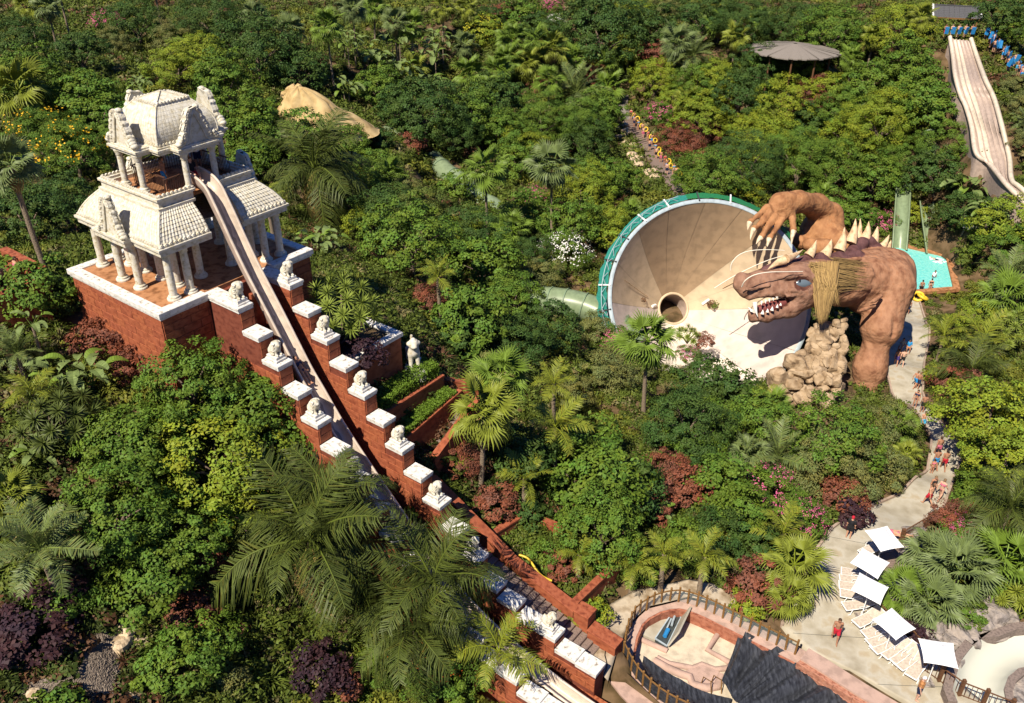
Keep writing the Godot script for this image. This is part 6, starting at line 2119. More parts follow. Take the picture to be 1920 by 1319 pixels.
func loungers() -> void:
	var names := ["under the topmost parasol", "below the second parasol, upper of two", "below the second parasol, lower of two", "left of the middle parasol, upper", "left of the middle parasol, lower", "lowest of the pile beside the middle parasol", "angled alone above the fourth parasol corner", "first left of the fourth parasol", "second left of the fourth parasol", "right below the fourth parasol", "fourth from the right of the lower row", "third from the right of the lower row", "second from the right of the lower row", "rightmost of the lower row by the nearest parasol"]
	var proto: Node3D = null
	for k in LOUNGERS.size():
		var a: Vector3 = LOUNGERS[k][0]
		var b: Vector3 = LOUNGERS[k][1]
		var c := (a + b) / 2
		var turn := atan2(b.x - a.x, b.z - a.z)
		var at := Vector3(c.x, ground(c.x, c.z) + 0.06, c.z)
		var label: String = "cream sling sun lounger with white frame, %s" % names[k]
		if proto == null:
			proto = thing("sun_lounger", label, "sun lounger", at, "cream sun loungers along the plaza edge")
			proto.rotation.y = turn
			var mb := MB.new()
			# seat and raised back, local +z to the foot
			mb.quad(Vector3(-0.31, 0.36, 0.93), Vector3(0.31, 0.36, 0.93), Vector3(0.31, 0.39, -0.15), Vector3(-0.31, 0.39, -0.15))
			part("sling_seat", mb.mesh(), M.sling, proto)
			mb = MB.new()
			mb.quad(Vector3(-0.31, 0.39, -0.155), Vector3(0.31, 0.39, -0.155), Vector3(0.31, 0.69, -0.86), Vector3(-0.31, 0.69, -0.86))
			part("sling_back", mb.mesh(), M.sling, proto)
			for s in [-1, 1]:
				mb = MB.new()
				mb.tube([Vector3(s * 0.32, 0.34, 0.95), Vector3(s * 0.32, 0.37, -0.15), Vector3(s * 0.32, 0.67, -0.88)], [0.022, 0.022, 0.022], 6)
				part("side_rail", mb.mesh(), M.white_paint, proto)
				for zz in [0.7, -0.45]:
					mb = MB.new()
					mb.tube([Vector3(s * 0.32, 0.34, zz - 0.12), Vector3(s * 0.36, 0.02, zz), Vector3(s * 0.36, 0.02, zz + 0.14)], [0.025, 0.025, 0.025], 6)
					part("leg", mb.mesh(), M.white_paint, proto)
				mb = MB.new()
				mb.tube([Vector3(s * 0.33, 0.36, -0.3), Vector3(s * 0.38, 0.58, -0.2), Vector3(s * 0.38, 0.57, 0.2), Vector3(s * 0.33, 0.35, 0.25)], [0.016, 0.016, 0.016, 0.016], 6)
				part("armrest", mb.mesh(), M.white_paint, proto)
			mb = MB.new()
			mb.bar(Vector3(-0.32, 0.34, 0.95), Vector3(0.32, 0.34, 0.95), 0.05, 0.05)
			mb.bar(Vector3(-0.32, 0.67, -0.88), Vector3(0.32, 0.67, -0.88), 0.05, 0.05)
			part("end_rail", mb.mesh(), M.white_paint, proto)
		else:
			copy(proto, at, turn, label)

func build_bowl() -> void:
	var o := thing("bowl_slide", "smooth white bowl slide with brown stone rim in the lower right corner", "water slide")
	var far := Vector2(29.5, -28.0)
	# channel between outer arc and inner arc
	var outer := []
	for p in BOWL_ARC: outer.append(p)
	outer.insert(0, BOWL_ARC[0] + Vector3(4.5, 0, -0.6))
	ring_wall(o, "bowl_rim", outer, Vector2(15, -25), 0.45, -0.8, 0.62, M.bowl_rim)
	var inner := []
	for p in BOWL_INNER: inner.append(p)
	inner.insert(0, BOWL_INNER[0] + Vector3(3.5, 0, 0.6))
	ring_wall(o, "inner_rim", inner, far, 0.4, -0.8, 0.6, M.bowl_rim)
	part("island", solid([inner[0], inner[1], inner[2], inner[3], inner[4], inner[5], Vector3(30, 0, -22), Vector3(34, 0, -27)], -0.4, 0.38), M.grey_rock, o)
	var rs := []
	for k in 25:
		var t := k / 24.0
		var a := poly_at(outer, t)
		var b := poly_at(inner, t)
		a.y = 0.5
		b.y = 0.5
		var row := []
		for q in 13:
			var s := q / 12.0
			var p := a.lerp(b, s)
			p.y = 0.5 - 0.75 * pow(sin(s * PI), 0.6)
			row.append(p)
		rs.append(row)
	var mb := MB.new()
	mb.rings(rs, false, false)
	mb.face_up()
	part("bowl_surface", mb.mesh(), M.bowl, o)

func poly_at(p: Array, t: float) -> Vector3:
	var f := t * (p.size() - 1)
	var i := mini(int(f), p.size() - 2)
	return (p[i] as Vector3).lerp(p[i + 1], f - i)

const POOL_Y := -7.1
# ---------------------------------------------------------------- turquoise pool, racing slide, roofs, stairs, rocks
func build_pool() -> void:
	var o := thing("swimming_pool", "turquoise pool with orange edge behind the dragon's shoulder", "pool")
	var mid := Vector2(0, 0)
	for p in TURQ: mid += Vector2(p.x, p.z) / TURQ.size()
	var loop := TURQ.duplicate()
	loop.append(TURQ[0])
	var out := []
	for k in loop.size(): out.append(loop[k])
	ring_wall(o, "pool_edge", out, mid + (mid - Vector2(out[0].x, out[0].z)) * 0.0, 0.05, POOL_Y - 1.4, POOL_Y + 0.15, M.terracotta)
	for k in loop.size() - 1:
		var a: Vector3 = loop[k]
		var b: Vector3 = loop[k + 1]
		var n := -off([a, b], 0, mid) * 0.35
		var mb := MB.new()
		mb.box(Transform3D(Basis((b - a).normalized(), Vector3.UP, (b - a).normalized().cross(Vector3.UP)), (a + b) / 2 + n + Vector3(0, 0.0, 0)), Vector3((b - a).length() / 2 + 0.3, 0.2 + 0.002 * k, 0.35), 0.03)
		part("edge_coping", mb.mesh(), M.terracotta, o)
	struct("pool_water", sheet(TURQ, POOL_Y - 0.06), M.water)
	for q in [[CHUTE_A[-1], 1.5], [CHUTE_B[-1], 2.2]]:
		var mb := MB.new()
		for k in 26:
			var r: float = sqrt(rng.randf()) * q[1] * 0.45
			var w := rng.randf() * TAU
			mb.sphere(Vector3(q[0].x + cos(w) * r, POOL_Y - 0.06, q[0].z + 1.6 + sin(w) * r * 1.2), Vector3(0.16, 0.04, 0.14) * rng.randf_range(0.6, 1.5), 6)
		tag(solo("splash_foam", mb.mesh(), M.foam, "white splash foam under the %s green chute in the turquoise pool" % ("left" if q[1] < 2.0 else "right"), "foam"), "", "", "", "stuff")

func build_background() -> void:
	# racing slide: six lanes between raised edges
	var o := thing("racing_slide", "wide wavy cream racing slide with several lanes at the upper right", "water slide")
	var n := WAVE_L.size()
	var at := func(k: float, s: float) -> Vector3:
		var i := mini(int(k), n - 2)
		var c0: Vector3 = WAVE_L[maxi(i - 1, 0)]
		var a: Vector3 = (WAVE_L[i] as Vector3).cubic_interpolate(WAVE_L[i + 1], WAVE_L[maxi(i - 1, 0)], WAVE_L[mini(i + 2, n - 1)], k - i)
		var b: Vector3 = (WAVE_R[i] as Vector3).cubic_interpolate(WAVE_R[i + 1], WAVE_R[maxi(i - 1, 0)], WAVE_R[mini(i + 2, n - 1)], k - i)
		a.y = (a.y + b.y) / 2
		b.y = a.y
		return a.lerp(b, s)
	for lane in 6:
		var rs := []
		for k in 73:
			var row := []
			for q in 5:
				var s := (lane + lerpf(0.03, 0.97, q / 4.0)) / 6.0
				var p: Vector3 = at.call(k * (n - 1) / 72.0, s)
				p.y += 0.10 - 0.12 * sin(q / 4.0 * PI)
				row.append(p)
			rs.append(row)
		var mb := MB.new()
		mb.rings(rs, false, false)
		mb.face_up()
		part("lane", mb.mesh(), M.cream_light if lane < 3 and lane > 0 else M.lane_tan, o)
	for e in 7:
		var pts := []
		var rad := []
		for k in 73:
			pts.append(at.call(k * (n - 1) / 72.0, e / 6.0) + Vector3(0, 0.09 if e % 6 else 0.35, 0))
			rad.append(0.07 if e % 6 else 0.3)
		var mb := MB.new()
		mb.tube(pts, rad, 6)
		part("lane_edge", mb.mesh(), M.cream_light if e == 6 else M.cream_dark if e > 0 else M.cream, o)
	for e in 2:
		var rs := []
		for k in 73:
			var p: Vector3 = at.call(k * (n - 1) / 72.0, float(e))
			rs.append([p + Vector3(0, 0.3, 0), p - Vector3(0, 2.5, 0)])
		var mb := MB.new()
		mb.rings(rs, false, e == 0)
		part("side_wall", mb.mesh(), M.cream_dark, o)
	# round thatched canopy
	var c := thing("round_canopy", "large round grey wood-strip canopy roof among the trees, upper right", "canopy", CANOPY)
	var rx := 6.6
	for k in 64:
		var a0 := TAU * k / 64
		var a1 := TAU * (k + 1.0) / 64
		var am := (a0 + a1) / 2
		var rr := rx * rng.randf_range(0.95, 1.05)
		var mb := MB.new()
		var d0 := Vector3(cos(a0), 0, sin(a0))
		var d1 := Vector3(cos(a1), 0, sin(a1))
		var up := rng.randf() * 0.06
		mb.quad(d1 * 0.3 + Vector3(0, 0.9, 0), d0 * 0.3 + Vector3(0, 0.9, 0), d0 * rr + Vector3(0, up - 0.1, 0), d1 * rr + Vector3(0, up - 0.1, 0))
		mb.quad(d0 * 0.3 + Vector3(0, 0.78, 0), d1 * 0.3 + Vector3(0, 0.78, 0), d1 * rr + Vector3(0, up - 0.25, 0), d0 * rr + Vector3(0, up - 0.25, 0))
		mb.quad(d1 * rr + Vector3(0, up - 0.1, 0), d0 * rr + Vector3(0, up - 0.1, 0), d0 * rr + Vector3(0, up - 0.25, 0), d1 * rr + Vector3(0, up - 0.25, 0))
		part("roof_strip", mb.mesh(), M.grey_wood, c)
	for k in 10:
		var a := TAU * k / 10
		var mb := MB.new()
		var p := Vector3(cos(a) * 5.6, 0, sin(a) * 5.6)
		mb.tube([p + Vector3(0, -6, 0), p + Vector3(0, 0.0, 0)], [0.16, 0.14], 7)
		part("post", mb.mesh(), M.brown_wood, c)
	# slate-roofed hut at the top of the racing slide
	var h := thing("slide_hut", "small open hut with dark slate roof above the racing slide", "hut", HUT)
	h.rotation.y = -0.25
	var w := 3.5
	for s in [-1, 1]:
		var rows := 7
		for r in rows:
			var t0 := float(r) / rows
			var t1 := (r + 1.0) / rows
			for q in 9:
				var mb := MB.new()
				var x0 := -w + 2 * w * q / 9.0 + 0.01
				var x1 := -w + 2 * w * (q + 1) / 9.0 - 0.01
				var y0 := 1.5 * (1 - t0) + 0.05
				var y1 := 1.5 * (1 - t1) + 0.07
				mb.quad(Vector3(x0, y1, s * 2.4 * t1), Vector3(x1, y1, s * 2.4 * t1), Vector3(x1, y0, s * 2.4 * t0), Vector3(x0, y0, s * 2.4 * t0))
				mb.quad(Vector3(x0, y1 - 0.05, s * 2.4 * t1), Vector3(x1, y1 - 0.05, s * 2.4 * t1), Vector3(x1, y1, s * 2.4 * t1), Vector3(x0, y1, s * 2.4 * t1))
				part("slate", mb.mesh(), M.slate, h)
	for s in [-1, 1]:
		for e in [-1, 1]:
			var mb := MB.new()
			mb.bar(Vector3(s * (w + 0.1), 0.05, e * 2.5), Vector3(s * (w + 0.1), 1.62, 0), 0.25, 0.2)
			part("barge_board", mb.mesh(), M.white_paint, h)
			mb = MB.new()
			mb.bar(Vector3(s * (w - 0.4), 0.1, e * 2.1), Vector3(s * (w - 0.4), -4.2, e * 2.1), 0.2, 0.2)
			part("post", mb.mesh(), M.post_wood, h)
	var eb := MB.new()
	eb.bar(Vector3(-w, 0.0, 2.4), Vector3(w, 0.0, 2.4), 0.12, 0.2)
	part("eave_board", eb.mesh(), M.post_wood, h)
	eb = MB.new()
	eb.bar(Vector3(-w, 1.6, 0), Vector3(w, 1.6, 0), 0.3, 0.12)
	part("ridge", eb.mesh(), M.slate, h)
	# plank stairs of the ring queue
	var st := thing("queue_stairs", "winding stone and plank stairs with queue of people carrying yellow rings", "stairs")
	var L := STAIR_L.size()
	for k in (L - 1) * 7:
		var i := k / 7
		var t := (k % 7) / 7.0
		var a: Vector3 = (STAIR_L[i] as Vector3).lerp(STAIR_L[i + 1], t)
		var b: Vector3 = (STAIR_R[i] as Vector3).lerp(STAIR_R[i + 1], t)
		var a2: Vector3 = (STAIR_L[i] as Vector3).lerp(STAIR_L[i + 1], t + 0.155)
		var d := (a2 - a).length()
		var mb := MB.new()
		mb.bar(a.lerp(a2, 0.5), b + (a2 - a) * 0.5, d * 0.95, 0.5)
		part("plank_step", mb.mesh(), M.deck_wood if i > 1 else M.grey_wood, st)
	# pale rocks along the stairs
	var bo := boulder_meshes()
	for k in 26:
		var t := rng.randf_range(2.6, 6.4)
		var i := int(t)
		var p: Vector3 = (STAIR_L[i] as Vector3).lerp(STAIR_L[i + 1], t - i) + Vector3(rng.randf_range(-2.6, -0.6), 0, rng.randf_range(-1, 1))
		var g := on(p.x, p.z, 0.3)
		solo("pale_rock", bo[k % bo.size()], M.pale_rock, "pale rock beside the left edge of the ring queue stairs", "rock", "pale rocks along the queue stairs", Transform3D(Basis.from_euler(Vector3(0, rng.randf() * 6, 0)).scaled(Vector3(1.0, 0.6, 1.0) * rng.randf_range(0.5, 1.1)), g))
	# yellow rock dome
	var yd := thing("rock_dome", "large smooth yellow artificial rock dome rising from trees behind the temple", "rock")
	var base := YDOME_AT
	var nz := FastNoiseLite.new()
	nz.seed = 12
	nz.frequency = 0.16
	var rs := []
	for r in 30:
		var v := r / 29.0
		var row := []
		for q in 60:
			var a := TAU * q / 60
			var rad := cos(v * PI / 2)
			var p := Vector3(cos(a) * (7.6 if cos(a) > 0 else 6.2) * rad - 1.6 * v, (1.0 - pow(rad, 1.35)) * 5.6, sin(a) * 5.0 * rad)
			# ridges running down from the crown, creases on the right flank
			p.y += 0.5 * exp(-pow((p.x - p.z * 0.7 - 0.6) / 0.35, 2)) * (1.0 - v) + 0.45 * exp(-pow((p.x + 2.6) / 0.5, 2)) * v
			p += p.normalized() * (nz.get_noise_3dv(p) * 0.55 + 0.22 * absf(sin(a * 5.0 + p.y)))
			row.append(p)
		rs.append(row)
	var mb := MB.new()
	mb.rings(rs, true, true)
	part("dome_shell", mb.mesh(), M.yellow_rock, yd, Transform3D(Basis(Vector3.UP, 0.2), base))
	for q in [[-2.6, 4.9, -0.6, 0.9], [-1.8, 5.0, -0.4, 0.8], [-3.2, 4.5, -0.5, 0.7]]:
		part("crown_boulder", bo[0], M.yellow_rock, yd, Transform3D(Basis.from_euler(Vector3(0.3, q[0], 0)).scaled(Vector3.ONE * q[3]), base + Vector3(q[0], q[1] + 0.3, q[2])))

func boulder_meshes() -> Array:
	if not cache.has("boulders"):
		var r := []
		for k in 6:
			var nz := FastNoiseLite.new()
			nz.seed = 30 + k
			nz.frequency = 1.6
			var rn := RandomNumberGenerator.new()
			rn.seed = 300 + k
			# a sphere cut by random planes into a faceted block
			var cuts := []
			for c in 10:
				cuts.append([Vector3(rn.randfn(), rn.randfn() * 0.8, rn.randfn()).normalized(), rn.randf_range(0.5, 0.9)])
			var rs := []
			for a in 13:
				var v := PI * a / 12 - PI / 2
				var row := []
				for b in 20:
					var w := TAU * b / 20
					var p := Vector3(cos(w) * cos(v), sin(v), sin(w) * cos(v))
					var far := 1.25
					for c in cuts:
						var e := p.dot(c[0])
						if e > 0.05: far = minf(far, c[1] / e)
					row.append(p * (far + nz.get_noise_3dv(p) * 0.05))
				rs.append(row)
			var mb := MB.new()
			for a in 12:
				for b in 20:
					mb.quad(rs[a][b], rs[a + 1][b], rs[a + 1][(b + 1) % 20], rs[a][(b + 1) % 20])
			r.append(mb.mesh())
		cache["boulders"] = r
	return cache["boulders"]

# ---------------------------------------------------------------- rocks
func build_rocks() -> void:
	var bo := boulder_meshes()
	var o := thing("rock_outcrop", "pale sandstone rock mound under the dragon's neck beside the funnel", "rock")
	for q in OUTCROP:
		var t := Transform3D(Basis.from_euler(Vector3(rng.randf_range(-0.4, 0.4), rng.randf() * TAU, rng.randf_range(-0.4, 0.4))).scaled_local(Vector3(rng.randf_range(0.8, 1.35), rng.randf_range(0.6, 1.0), rng.randf_range(0.8, 1.2)) * q.w), Vector3(q.x, q.y, q.z))
		part("boulder", bo[rng.randi() % bo.size()], M.sandstone, o, t)
	var k := 0
	for q in GREY_ROCKS:
		var t := Transform3D(Basis.from_euler(Vector3(0, rng.randf() * TAU, 0)).scaled_local(Vector3(rng.randf_range(0.9, 1.3), rng.randf_range(0.45, 0.7), rng.randf_range(0.8, 1.2)) * q.z), on(q.x, q.y, 0.15 * q.z))
		solo("grey_rock", bo[k % bo.size()], M.grey_rock, "grey rock in the planted rock garden beside the white bowl slide", "rock", "grey rocks of the rock garden", t)
		k += 1
	k = 0
	for q in PALE_ROCKS:
		var t := Transform3D(Basis.from_euler(Vector3(0, rng.randf() * TAU, 0)).scaled_local(Vector3(1.2, 0.8, 1.0) * q.z), on(q.x, q.y, 0.1))
		solo("slope_rock", bo[k % bo.size()], M.pale_rock, "pale cream rock at the edge of the dry slope, lower left", "rock", "pale rocks by the dry slope", t)
		k += 1
	# dry slope with matted grey-brown stalks
	var poly := PackedVector2Array(DRY_SLOPE)
	var r := RandomNumberGenerator.new()
	r.seed = 15
	var mb := MB.new()
	var lo := Vector2(1e9, 1e9)
	var hi := -lo
	for p in poly:
		lo = lo.min(p)
		hi = hi.max(p)
	for n in 26000:
		var p := Vector2(r.randf_range(lo.x, hi.x), r.randf_range(lo.y, hi.y))
		if not Geometry2D.is_point_in_polygon(p, poly): continue
		var a := on(p.x, p.y, r.randf_range(0.0, 0.08))
		var d := Vector3(r.randfn() * 0.14, r.randf_range(-0.06, 0.06), r.randf_range(0.15, 0.42))
		var b := a + d
		b.y = ground(b.x, b.z) + r.randf_range(0.02, 0.14)
		var x := d.cross(Vector3.UP).normalized() * 0.013
		mb.col = Color(0.16, 0.125, 0.10).lerp(Color(0.32, 0.26, 0.20), r.randf())
		mb.quad(a - x, a + x, b + x, b - x)
	tag(solo("dry_stalks", mb.mesh(), M.straw, "matted grey-brown dry stalks covering the bare slope, lower left", "dry grass"), "", "", "", "stuff")
	mb = MB.new()
	var hp := []
	var hr := []
	for p in HOSE:
		hp.append(on(p.x, p.y, 0.12))
		hr.append(0.05)
	mb.tube(hp, hr, 6)
	solo("black_hose", mb.mesh(), M.hose, "black irrigation hose running down the slope at the bottom edge", "hose")
	# the standing lion in the garden
	var b := Body.new()
	b.cell = 0.05
	b.blend = 0.14
	var W := Color(1, 1, 1)
	b.add(Vector3(0, 1.0, -0.45), Vector3(0, 1.15, 0.3), 0.34, 0.36, W)
	b.add(Vector3(0, 1.25, 0.35), Vector3(0, 1.75, 0.45), 0.3, 0.26, W)
	b.add(Vector3(0, 1.85, 0.5), Vector3(0, 1.78, 0.75), 0.3, 0.2, W)
	b.add(Vector3(-0.3, 1.85, 0.4), Vector3(0.3, 1.85, 0.4), 0.14, 0.14, W)
	b.add(Vector3(0, 2.08, 0.42), Vector3(0, 2.14, 0.42), 0.2, 0.12, W)
	for s in [-1, 1]:
		b.add(Vector3(s * 0.2, 1.0, 0.35), Vector3(s * 0.24, 0.1, 0.5), 0.17, 0.12, W)
		b.add(Vector3(s * 0.24, 0.08, 0.5), Vector3(s * 0.24, 0.08, 0.68), 0.12, 0.1, W)
		b.add(Vector3(s * 0.22, 0.95, -0.5), Vector3(s * 0.26, 0.5, -0.35), 0.22, 0.14, W)
		b.add(Vector3(s * 0.26, 0.5, -0.35), Vector3(s * 0.26, 0.1, -0.55), 0.14, 0.11, W)
		b.add(Vector3(s * 0.26, 0.08, -0.55), Vector3(s * 0.26, 0.08, -0.4), 0.11, 0.1, W)
	b.add(Vector3(-0.22, 1.68, 0.88), Vector3(0.22, 1.68, 0.88), 0.04, 0.04, W, true, 0.05)
	b.add(Vector3(0, 1.0, -0.75), Vector3(0.05, 1.7, -0.8), 0.08, 0.1, W)
	mb = MB.new()
	b.build(mb)
	var lion := thing("guardian_statue", "grey stone lion standing on four legs above the clipped hedge", "statue", STATUE_AT)
	lion.rotation.y = 0.25
	lion.scale = Vector3.ONE * 0.95
	part("statue_body", mb.mesh(), M.plaster, lion)
	mb = MB.new()
	mb.box(Transform3D(Basis(), Vector3(0, -0.35, 0)), Vector3(0.6, 0.36, 0.95), 0.04)
	part("plinth", mb.mesh(), M.white, lion)

# ---------------------------------------------------------------- people
var poses := {}

func figure(pose: String) -> Dictionary:
	if poses.has(pose): return poses[pose]
	var sit := pose == "sit"
	var lie := pose == "lie"
	var walk := pose == "walk"
	var carry := pose == "carry"
	var hip := Vector3(0, 0.93, 0)
	var J := {}
	J.chest = Vector3(0, 1.28, 0.0)
	J.neck = Vector3(0, 1.47, 0.0)
	J.head = Vector3(0, 1.63, 0.03)
	for s in [-1, 1]:
		var q := "l" if s < 0 else "r"
		J["hip" + q] = Vector3(s * 0.095, 0.92, 0)
		J["knee" + q] = Vector3(s * 0.105, 0.49, 0.02)
		J["foot" + q] = Vector3(s * 0.11, 0.07, -0.02)
		J["sh" + q] = Vector3(s * 0.175, 1.40, -0.01)
		J["el" + q] = Vector3(s * 0.235, 1.13, -0.02)
		J["ha" + q] = Vector3(s * 0.25, 0.88, 0.06)
		if walk:
			J["knee" + q] = Vector3(s * 0.1, 0.50, 0.17 if s > 0 else -0.02)
			J["foot" + q] = Vector3(s * 0.1, 0.08, 0.26 if s > 0 else -0.34)
			J["el" + q] = Vector3(s * 0.25, 1.15, -0.14 if s > 0 else 0.08)
			J["ha" + q] = Vector3(s * 0.25, 0.92, -0.18 if s > 0 else 0.26)
		if carry:
			J["el" + q] = Vector3(s * 0.26, 1.18, 0.12)
			J["ha" + q] = Vector3(s * 0.16, 1.08, 0.36)
		if sit:
			J["hip" + q] = Vector3(s * 0.1, 0.5, 0)
			J["knee" + q] = Vector3(s * 0.14, 0.5, 0.42)
			J["foot" + q] = Vector3(s * 0.14, 0.07, 0.46)
			J["ha" + q] = Vector3(s * 0.13, 0.58, 0.3)
			J["el" + q] = Vector3(s * 0.24, 0.72, 0.04)
			J["sh" + q] = Vector3(s * 0.175, 0.98, -0.04)
	if sit:
		hip = Vector3(0, 0.52, 0)
		J.chest = Vector3(0, 0.86, -0.04)
		J.neck = Vector3(0, 1.05, -0.04)
		J.head = Vector3(0, 1.21, 0.0)
	if lie:
		for k in J:
			var p: Vector3 = J[k]
			J[k] = Vector3(p.x, 0.16 + p.z * 0.6, 0.9 - p.y)
		hip = Vector3(0, 0.16, -0.03)
	var b := Body.new()
	b.cell = 0.026
	b.blend = 0.05
	var S := Color(1, 1, 1)
	b.add(hip, J.chest, 0.125, 0.135, S)
	b.add(J.shl, J.shr, 0.075, 0.075, S)
	b.add(J.chest, J.neck, 0.12, 0.055, S)
	b.add(J.neck, J.head, 0.055, 0.08, S)
	var up: Vector3 = (J.head - J.neck).normalized()
	var face: Vector3 = Vector3(0, 0, 1) if not lie else Vector3(0, 1, 0)
	b.add(J.head + up * 0.03, J.head - up * 0.04 + face * 0.03, 0.092, 0.068, S)
	b.add(J.head + face * 0.1, J.head + face * 0.115 - up * 0.02, 0.018, 0.02, S, false, 0.02)
	for s in ["l", "r"]:
		b.add(J["hip" + s], J["knee" + s], 0.092, 0.06, S)
		b.add(J["knee" + s], J["foot" + s], 0.062, 0.042, S)
		b.add(J["foot" + s] - Vector3(0, 0.03, 0), J["foot" + s] + (Vector3(0, -0.035, 0.15) if not lie else Vector3(0, 0.14, 0.02)), 0.04, 0.035, S)
		b.add(J["sh" + s], J["el" + s], 0.055, 0.043, S)
		b.add(J["el" + s], J["ha" + s], 0.043, 0.03, S)
		b.add(J.head + Vector3(-0.088 if s == "l" else 0.088, 0, 0), J.head + Vector3(-0.088 if s == "l" else 0.088, 0, 0) + up * 0.03, 0.018, 0.02, S, false, 0.02)
	var mb := MB.new()
	b.build(mb)
	# palm, four fingers and a thumb on each hand
	for s in ["l", "r"]:
		var h: Vector3 = J["ha" + s]
		var d: Vector3 = (h - J["el" + s]).normalized()
		var x := d.cross(face).normalized()
		mb.tube([h - d * 0.01, h + d * 0.08], [0.032, 0.034], 6)
		for f in 4:
			var a := h + d * 0.075 + x * (f - 1.5) * 0.019
			var len: float = [0.065, 0.08, 0.075, 0.055][f]
			mb.tube([a, a + d * len * 0.55 + face * 0.008, a + d * len * 0.9 + face * 0.03], [0.0105, 0.0095, 0.008], 5)
		var t := h + d * 0.025 + x * 0.03
		mb.tube([t, t + (d + x).normalized() * 0.035, t + (d * 1.4 + x * 0.6).normalized() * 0.07], [0.013, 0.011, 0.009], 5)
	var r := {"body": mb.mesh()}
	var g := Body.new()
	g.cell = 0.024
	g.blend = 0.03
	g.add(hip + (J.chest - hip) * 0.12, hip, 0.142, 0.142, S)
	for s in ["l", "r"]:
		g.add(J["hip" + s], J["hip" + s] + (J["knee" + s] - J["hip" + s]) * 0.62, 0.112, 0.1, S)
	mb = MB.new()
	g.build(mb)
	r.shorts = mb.mesh()
	g = Body.new()
	g.cell = 0.024
	g.blend = 0.04
	g.add(hip, J.chest, 0.138, 0.15, S)
	g.add(J.shl, J.shr, 0.088, 0.088, S)
	for s in ["l", "r"]:
		g.add(J["sh" + s], J["sh" + s] + (J["el" + s] - J["sh" + s]) * 0.7, 0.07, 0.062, S)
	mb = MB.new()
	g.build(mb)
	r.shirt = mb.mesh()
	g = Body.new()
	g.cell = 0.024
	g.blend = 0.03
	g.add(hip + (J.chest - hip) * 0.02, hip, 0.132, 0.134, S)
	mb = MB.new()
	g.build(mb)
	g = Body.new()
	g.cell = 0.022
	g.blend = 0.03
	g.add(J.chest + (J.neck - J.chest) * 0.05 + Vector3(-0.07, 0, 0), J.chest + Vector3(0.07, 0, 0), 0.139, 0.139, S)
	g.build(mb)
	r.swimsuit = mb.mesh()
	g = Body.new()
	g.cell = 0.018
	g.blend = 0.03
	g.add(J.head + up * 0.05 - face * 0.012, J.head + up * 0.0 - face * 0.035, 0.097, 0.085, S)
	g.add(J.head + face * 0.14 - up * 0.05, J.head + face * 0.14 + up * 0.03, 0.11, 0.06, S, true, 0.02)
	mb = MB.new()
	g.build(mb)
	r.hair = mb.mesh()
	mb = MB.new()
	for s in [-1, 1]:
		mb.sphere(J.head + up * 0.015 + face * 0.098 + Vector3(s * 0.033, 0, 0), Vector3(0.011, 0.009, 0.009), 6)
	mb.bar(J.head - up * 0.055 + face * 0.098 - Vector3(0.025, 0, 0), J.head - up * 0.055 + face * 0.098 + Vector3(0.025, 0, 0), 0.012, 0.01)
	r.face = mb.mesh()
	poses[pose] = r
	return r

func dye(c: Color) -> StandardMaterial3D:
	var key := "dye_" + c.to_html()
	if not M.has(key): mat(key, c, 0.8)
	return M[key]

const SKIN := [Color(0.46, 0.25, 0.16), Color(0.38, 0.19, 0.115), Color(0.52, 0.31, 0.22), Color(0.30, 0.15, 0.09)]
const HAIR := [Color(0.02, 0.013, 0.01), Color(0.05, 0.028, 0.015), Color(0.16, 0.10, 0.05), Color(0.015, 0.012, 0.012)]
const DYES := {"red": Color(0.42, 0.012, 0.03), "blue": Color(0.02, 0.22, 0.5), "navy": Color(0.012, 0.02, 0.06), "pink": Color(0.5, 0.12, 0.2), "black": Color(0.012, 0.012, 0.015), "white": Color(0.75, 0.76, 0.78), "orange": Color(0.42, 0.19, 0.07), "sky": Color(0.06, 0.33, 0.55), "grey": Color(0.4, 0.4, 0.38), "purple": Color(0.06, 0.04, 0.2), "green": Color(0.05, 0.25, 0.18)}

# wear: "shorts:red", "suit:navy", "shirt:blue+shorts:orange"
func person(p: Vector3, turn: float, pose: String, wear: String, label: String, group := "", size := 1.0) -> Node3D:
	var f := figure(pose)
	var o := thing("person", label, "person", p, group)
	o.rotation.y = turn
	o.scale = Vector3.ONE * size
	part("body", f.body, dye(SKIN[rng.randi() % 4]), o)
	part("hair", f.hair, dye(HAIR[rng.randi() % 4]) if not "cap" in wear else dye(DYES["white" if "whitecap" in wear else "red"]), o)
	part("face", f.face, dye(Color(0.03, 0.015, 0.012)), o)
	for w in wear.split("+"):
		var q := w.split(":")
		if q[0] == "shorts": part("swim_shorts", f.shorts, dye(DYES[q[1]]), o)
		elif q[0] == "suit": part("swimsuit", f.swimsuit, dye(DYES[q[1]]), o)
		elif q[0] == "shirt": part("shirt", f.shirt, dye(DYES[q[1]]), o)
	return o

func tube_ring(p: Vector3, tilt: Vector3, r: float, label: String, group := "yellow rings carried on the queue stairs") -> void:
	if not cache.has("ring"):
		var mb := MB.new()
		var pts := []
		var rad := []
		for k in 25:
			pts.append(Vector3(cos(TAU * k / 24), 0, sin(TAU * k / 24)))
			rad.append(0.3)
		mb.tube(pts, rad, 10, false)
		cache["ring"] = mb.mesh()
	solo("swim_ring", cache["ring"], M.yellow_plastic, label, "swim ring", group, Transform3D(Basis.from_euler(tilt).scaled(Vector3.ONE * r), p))

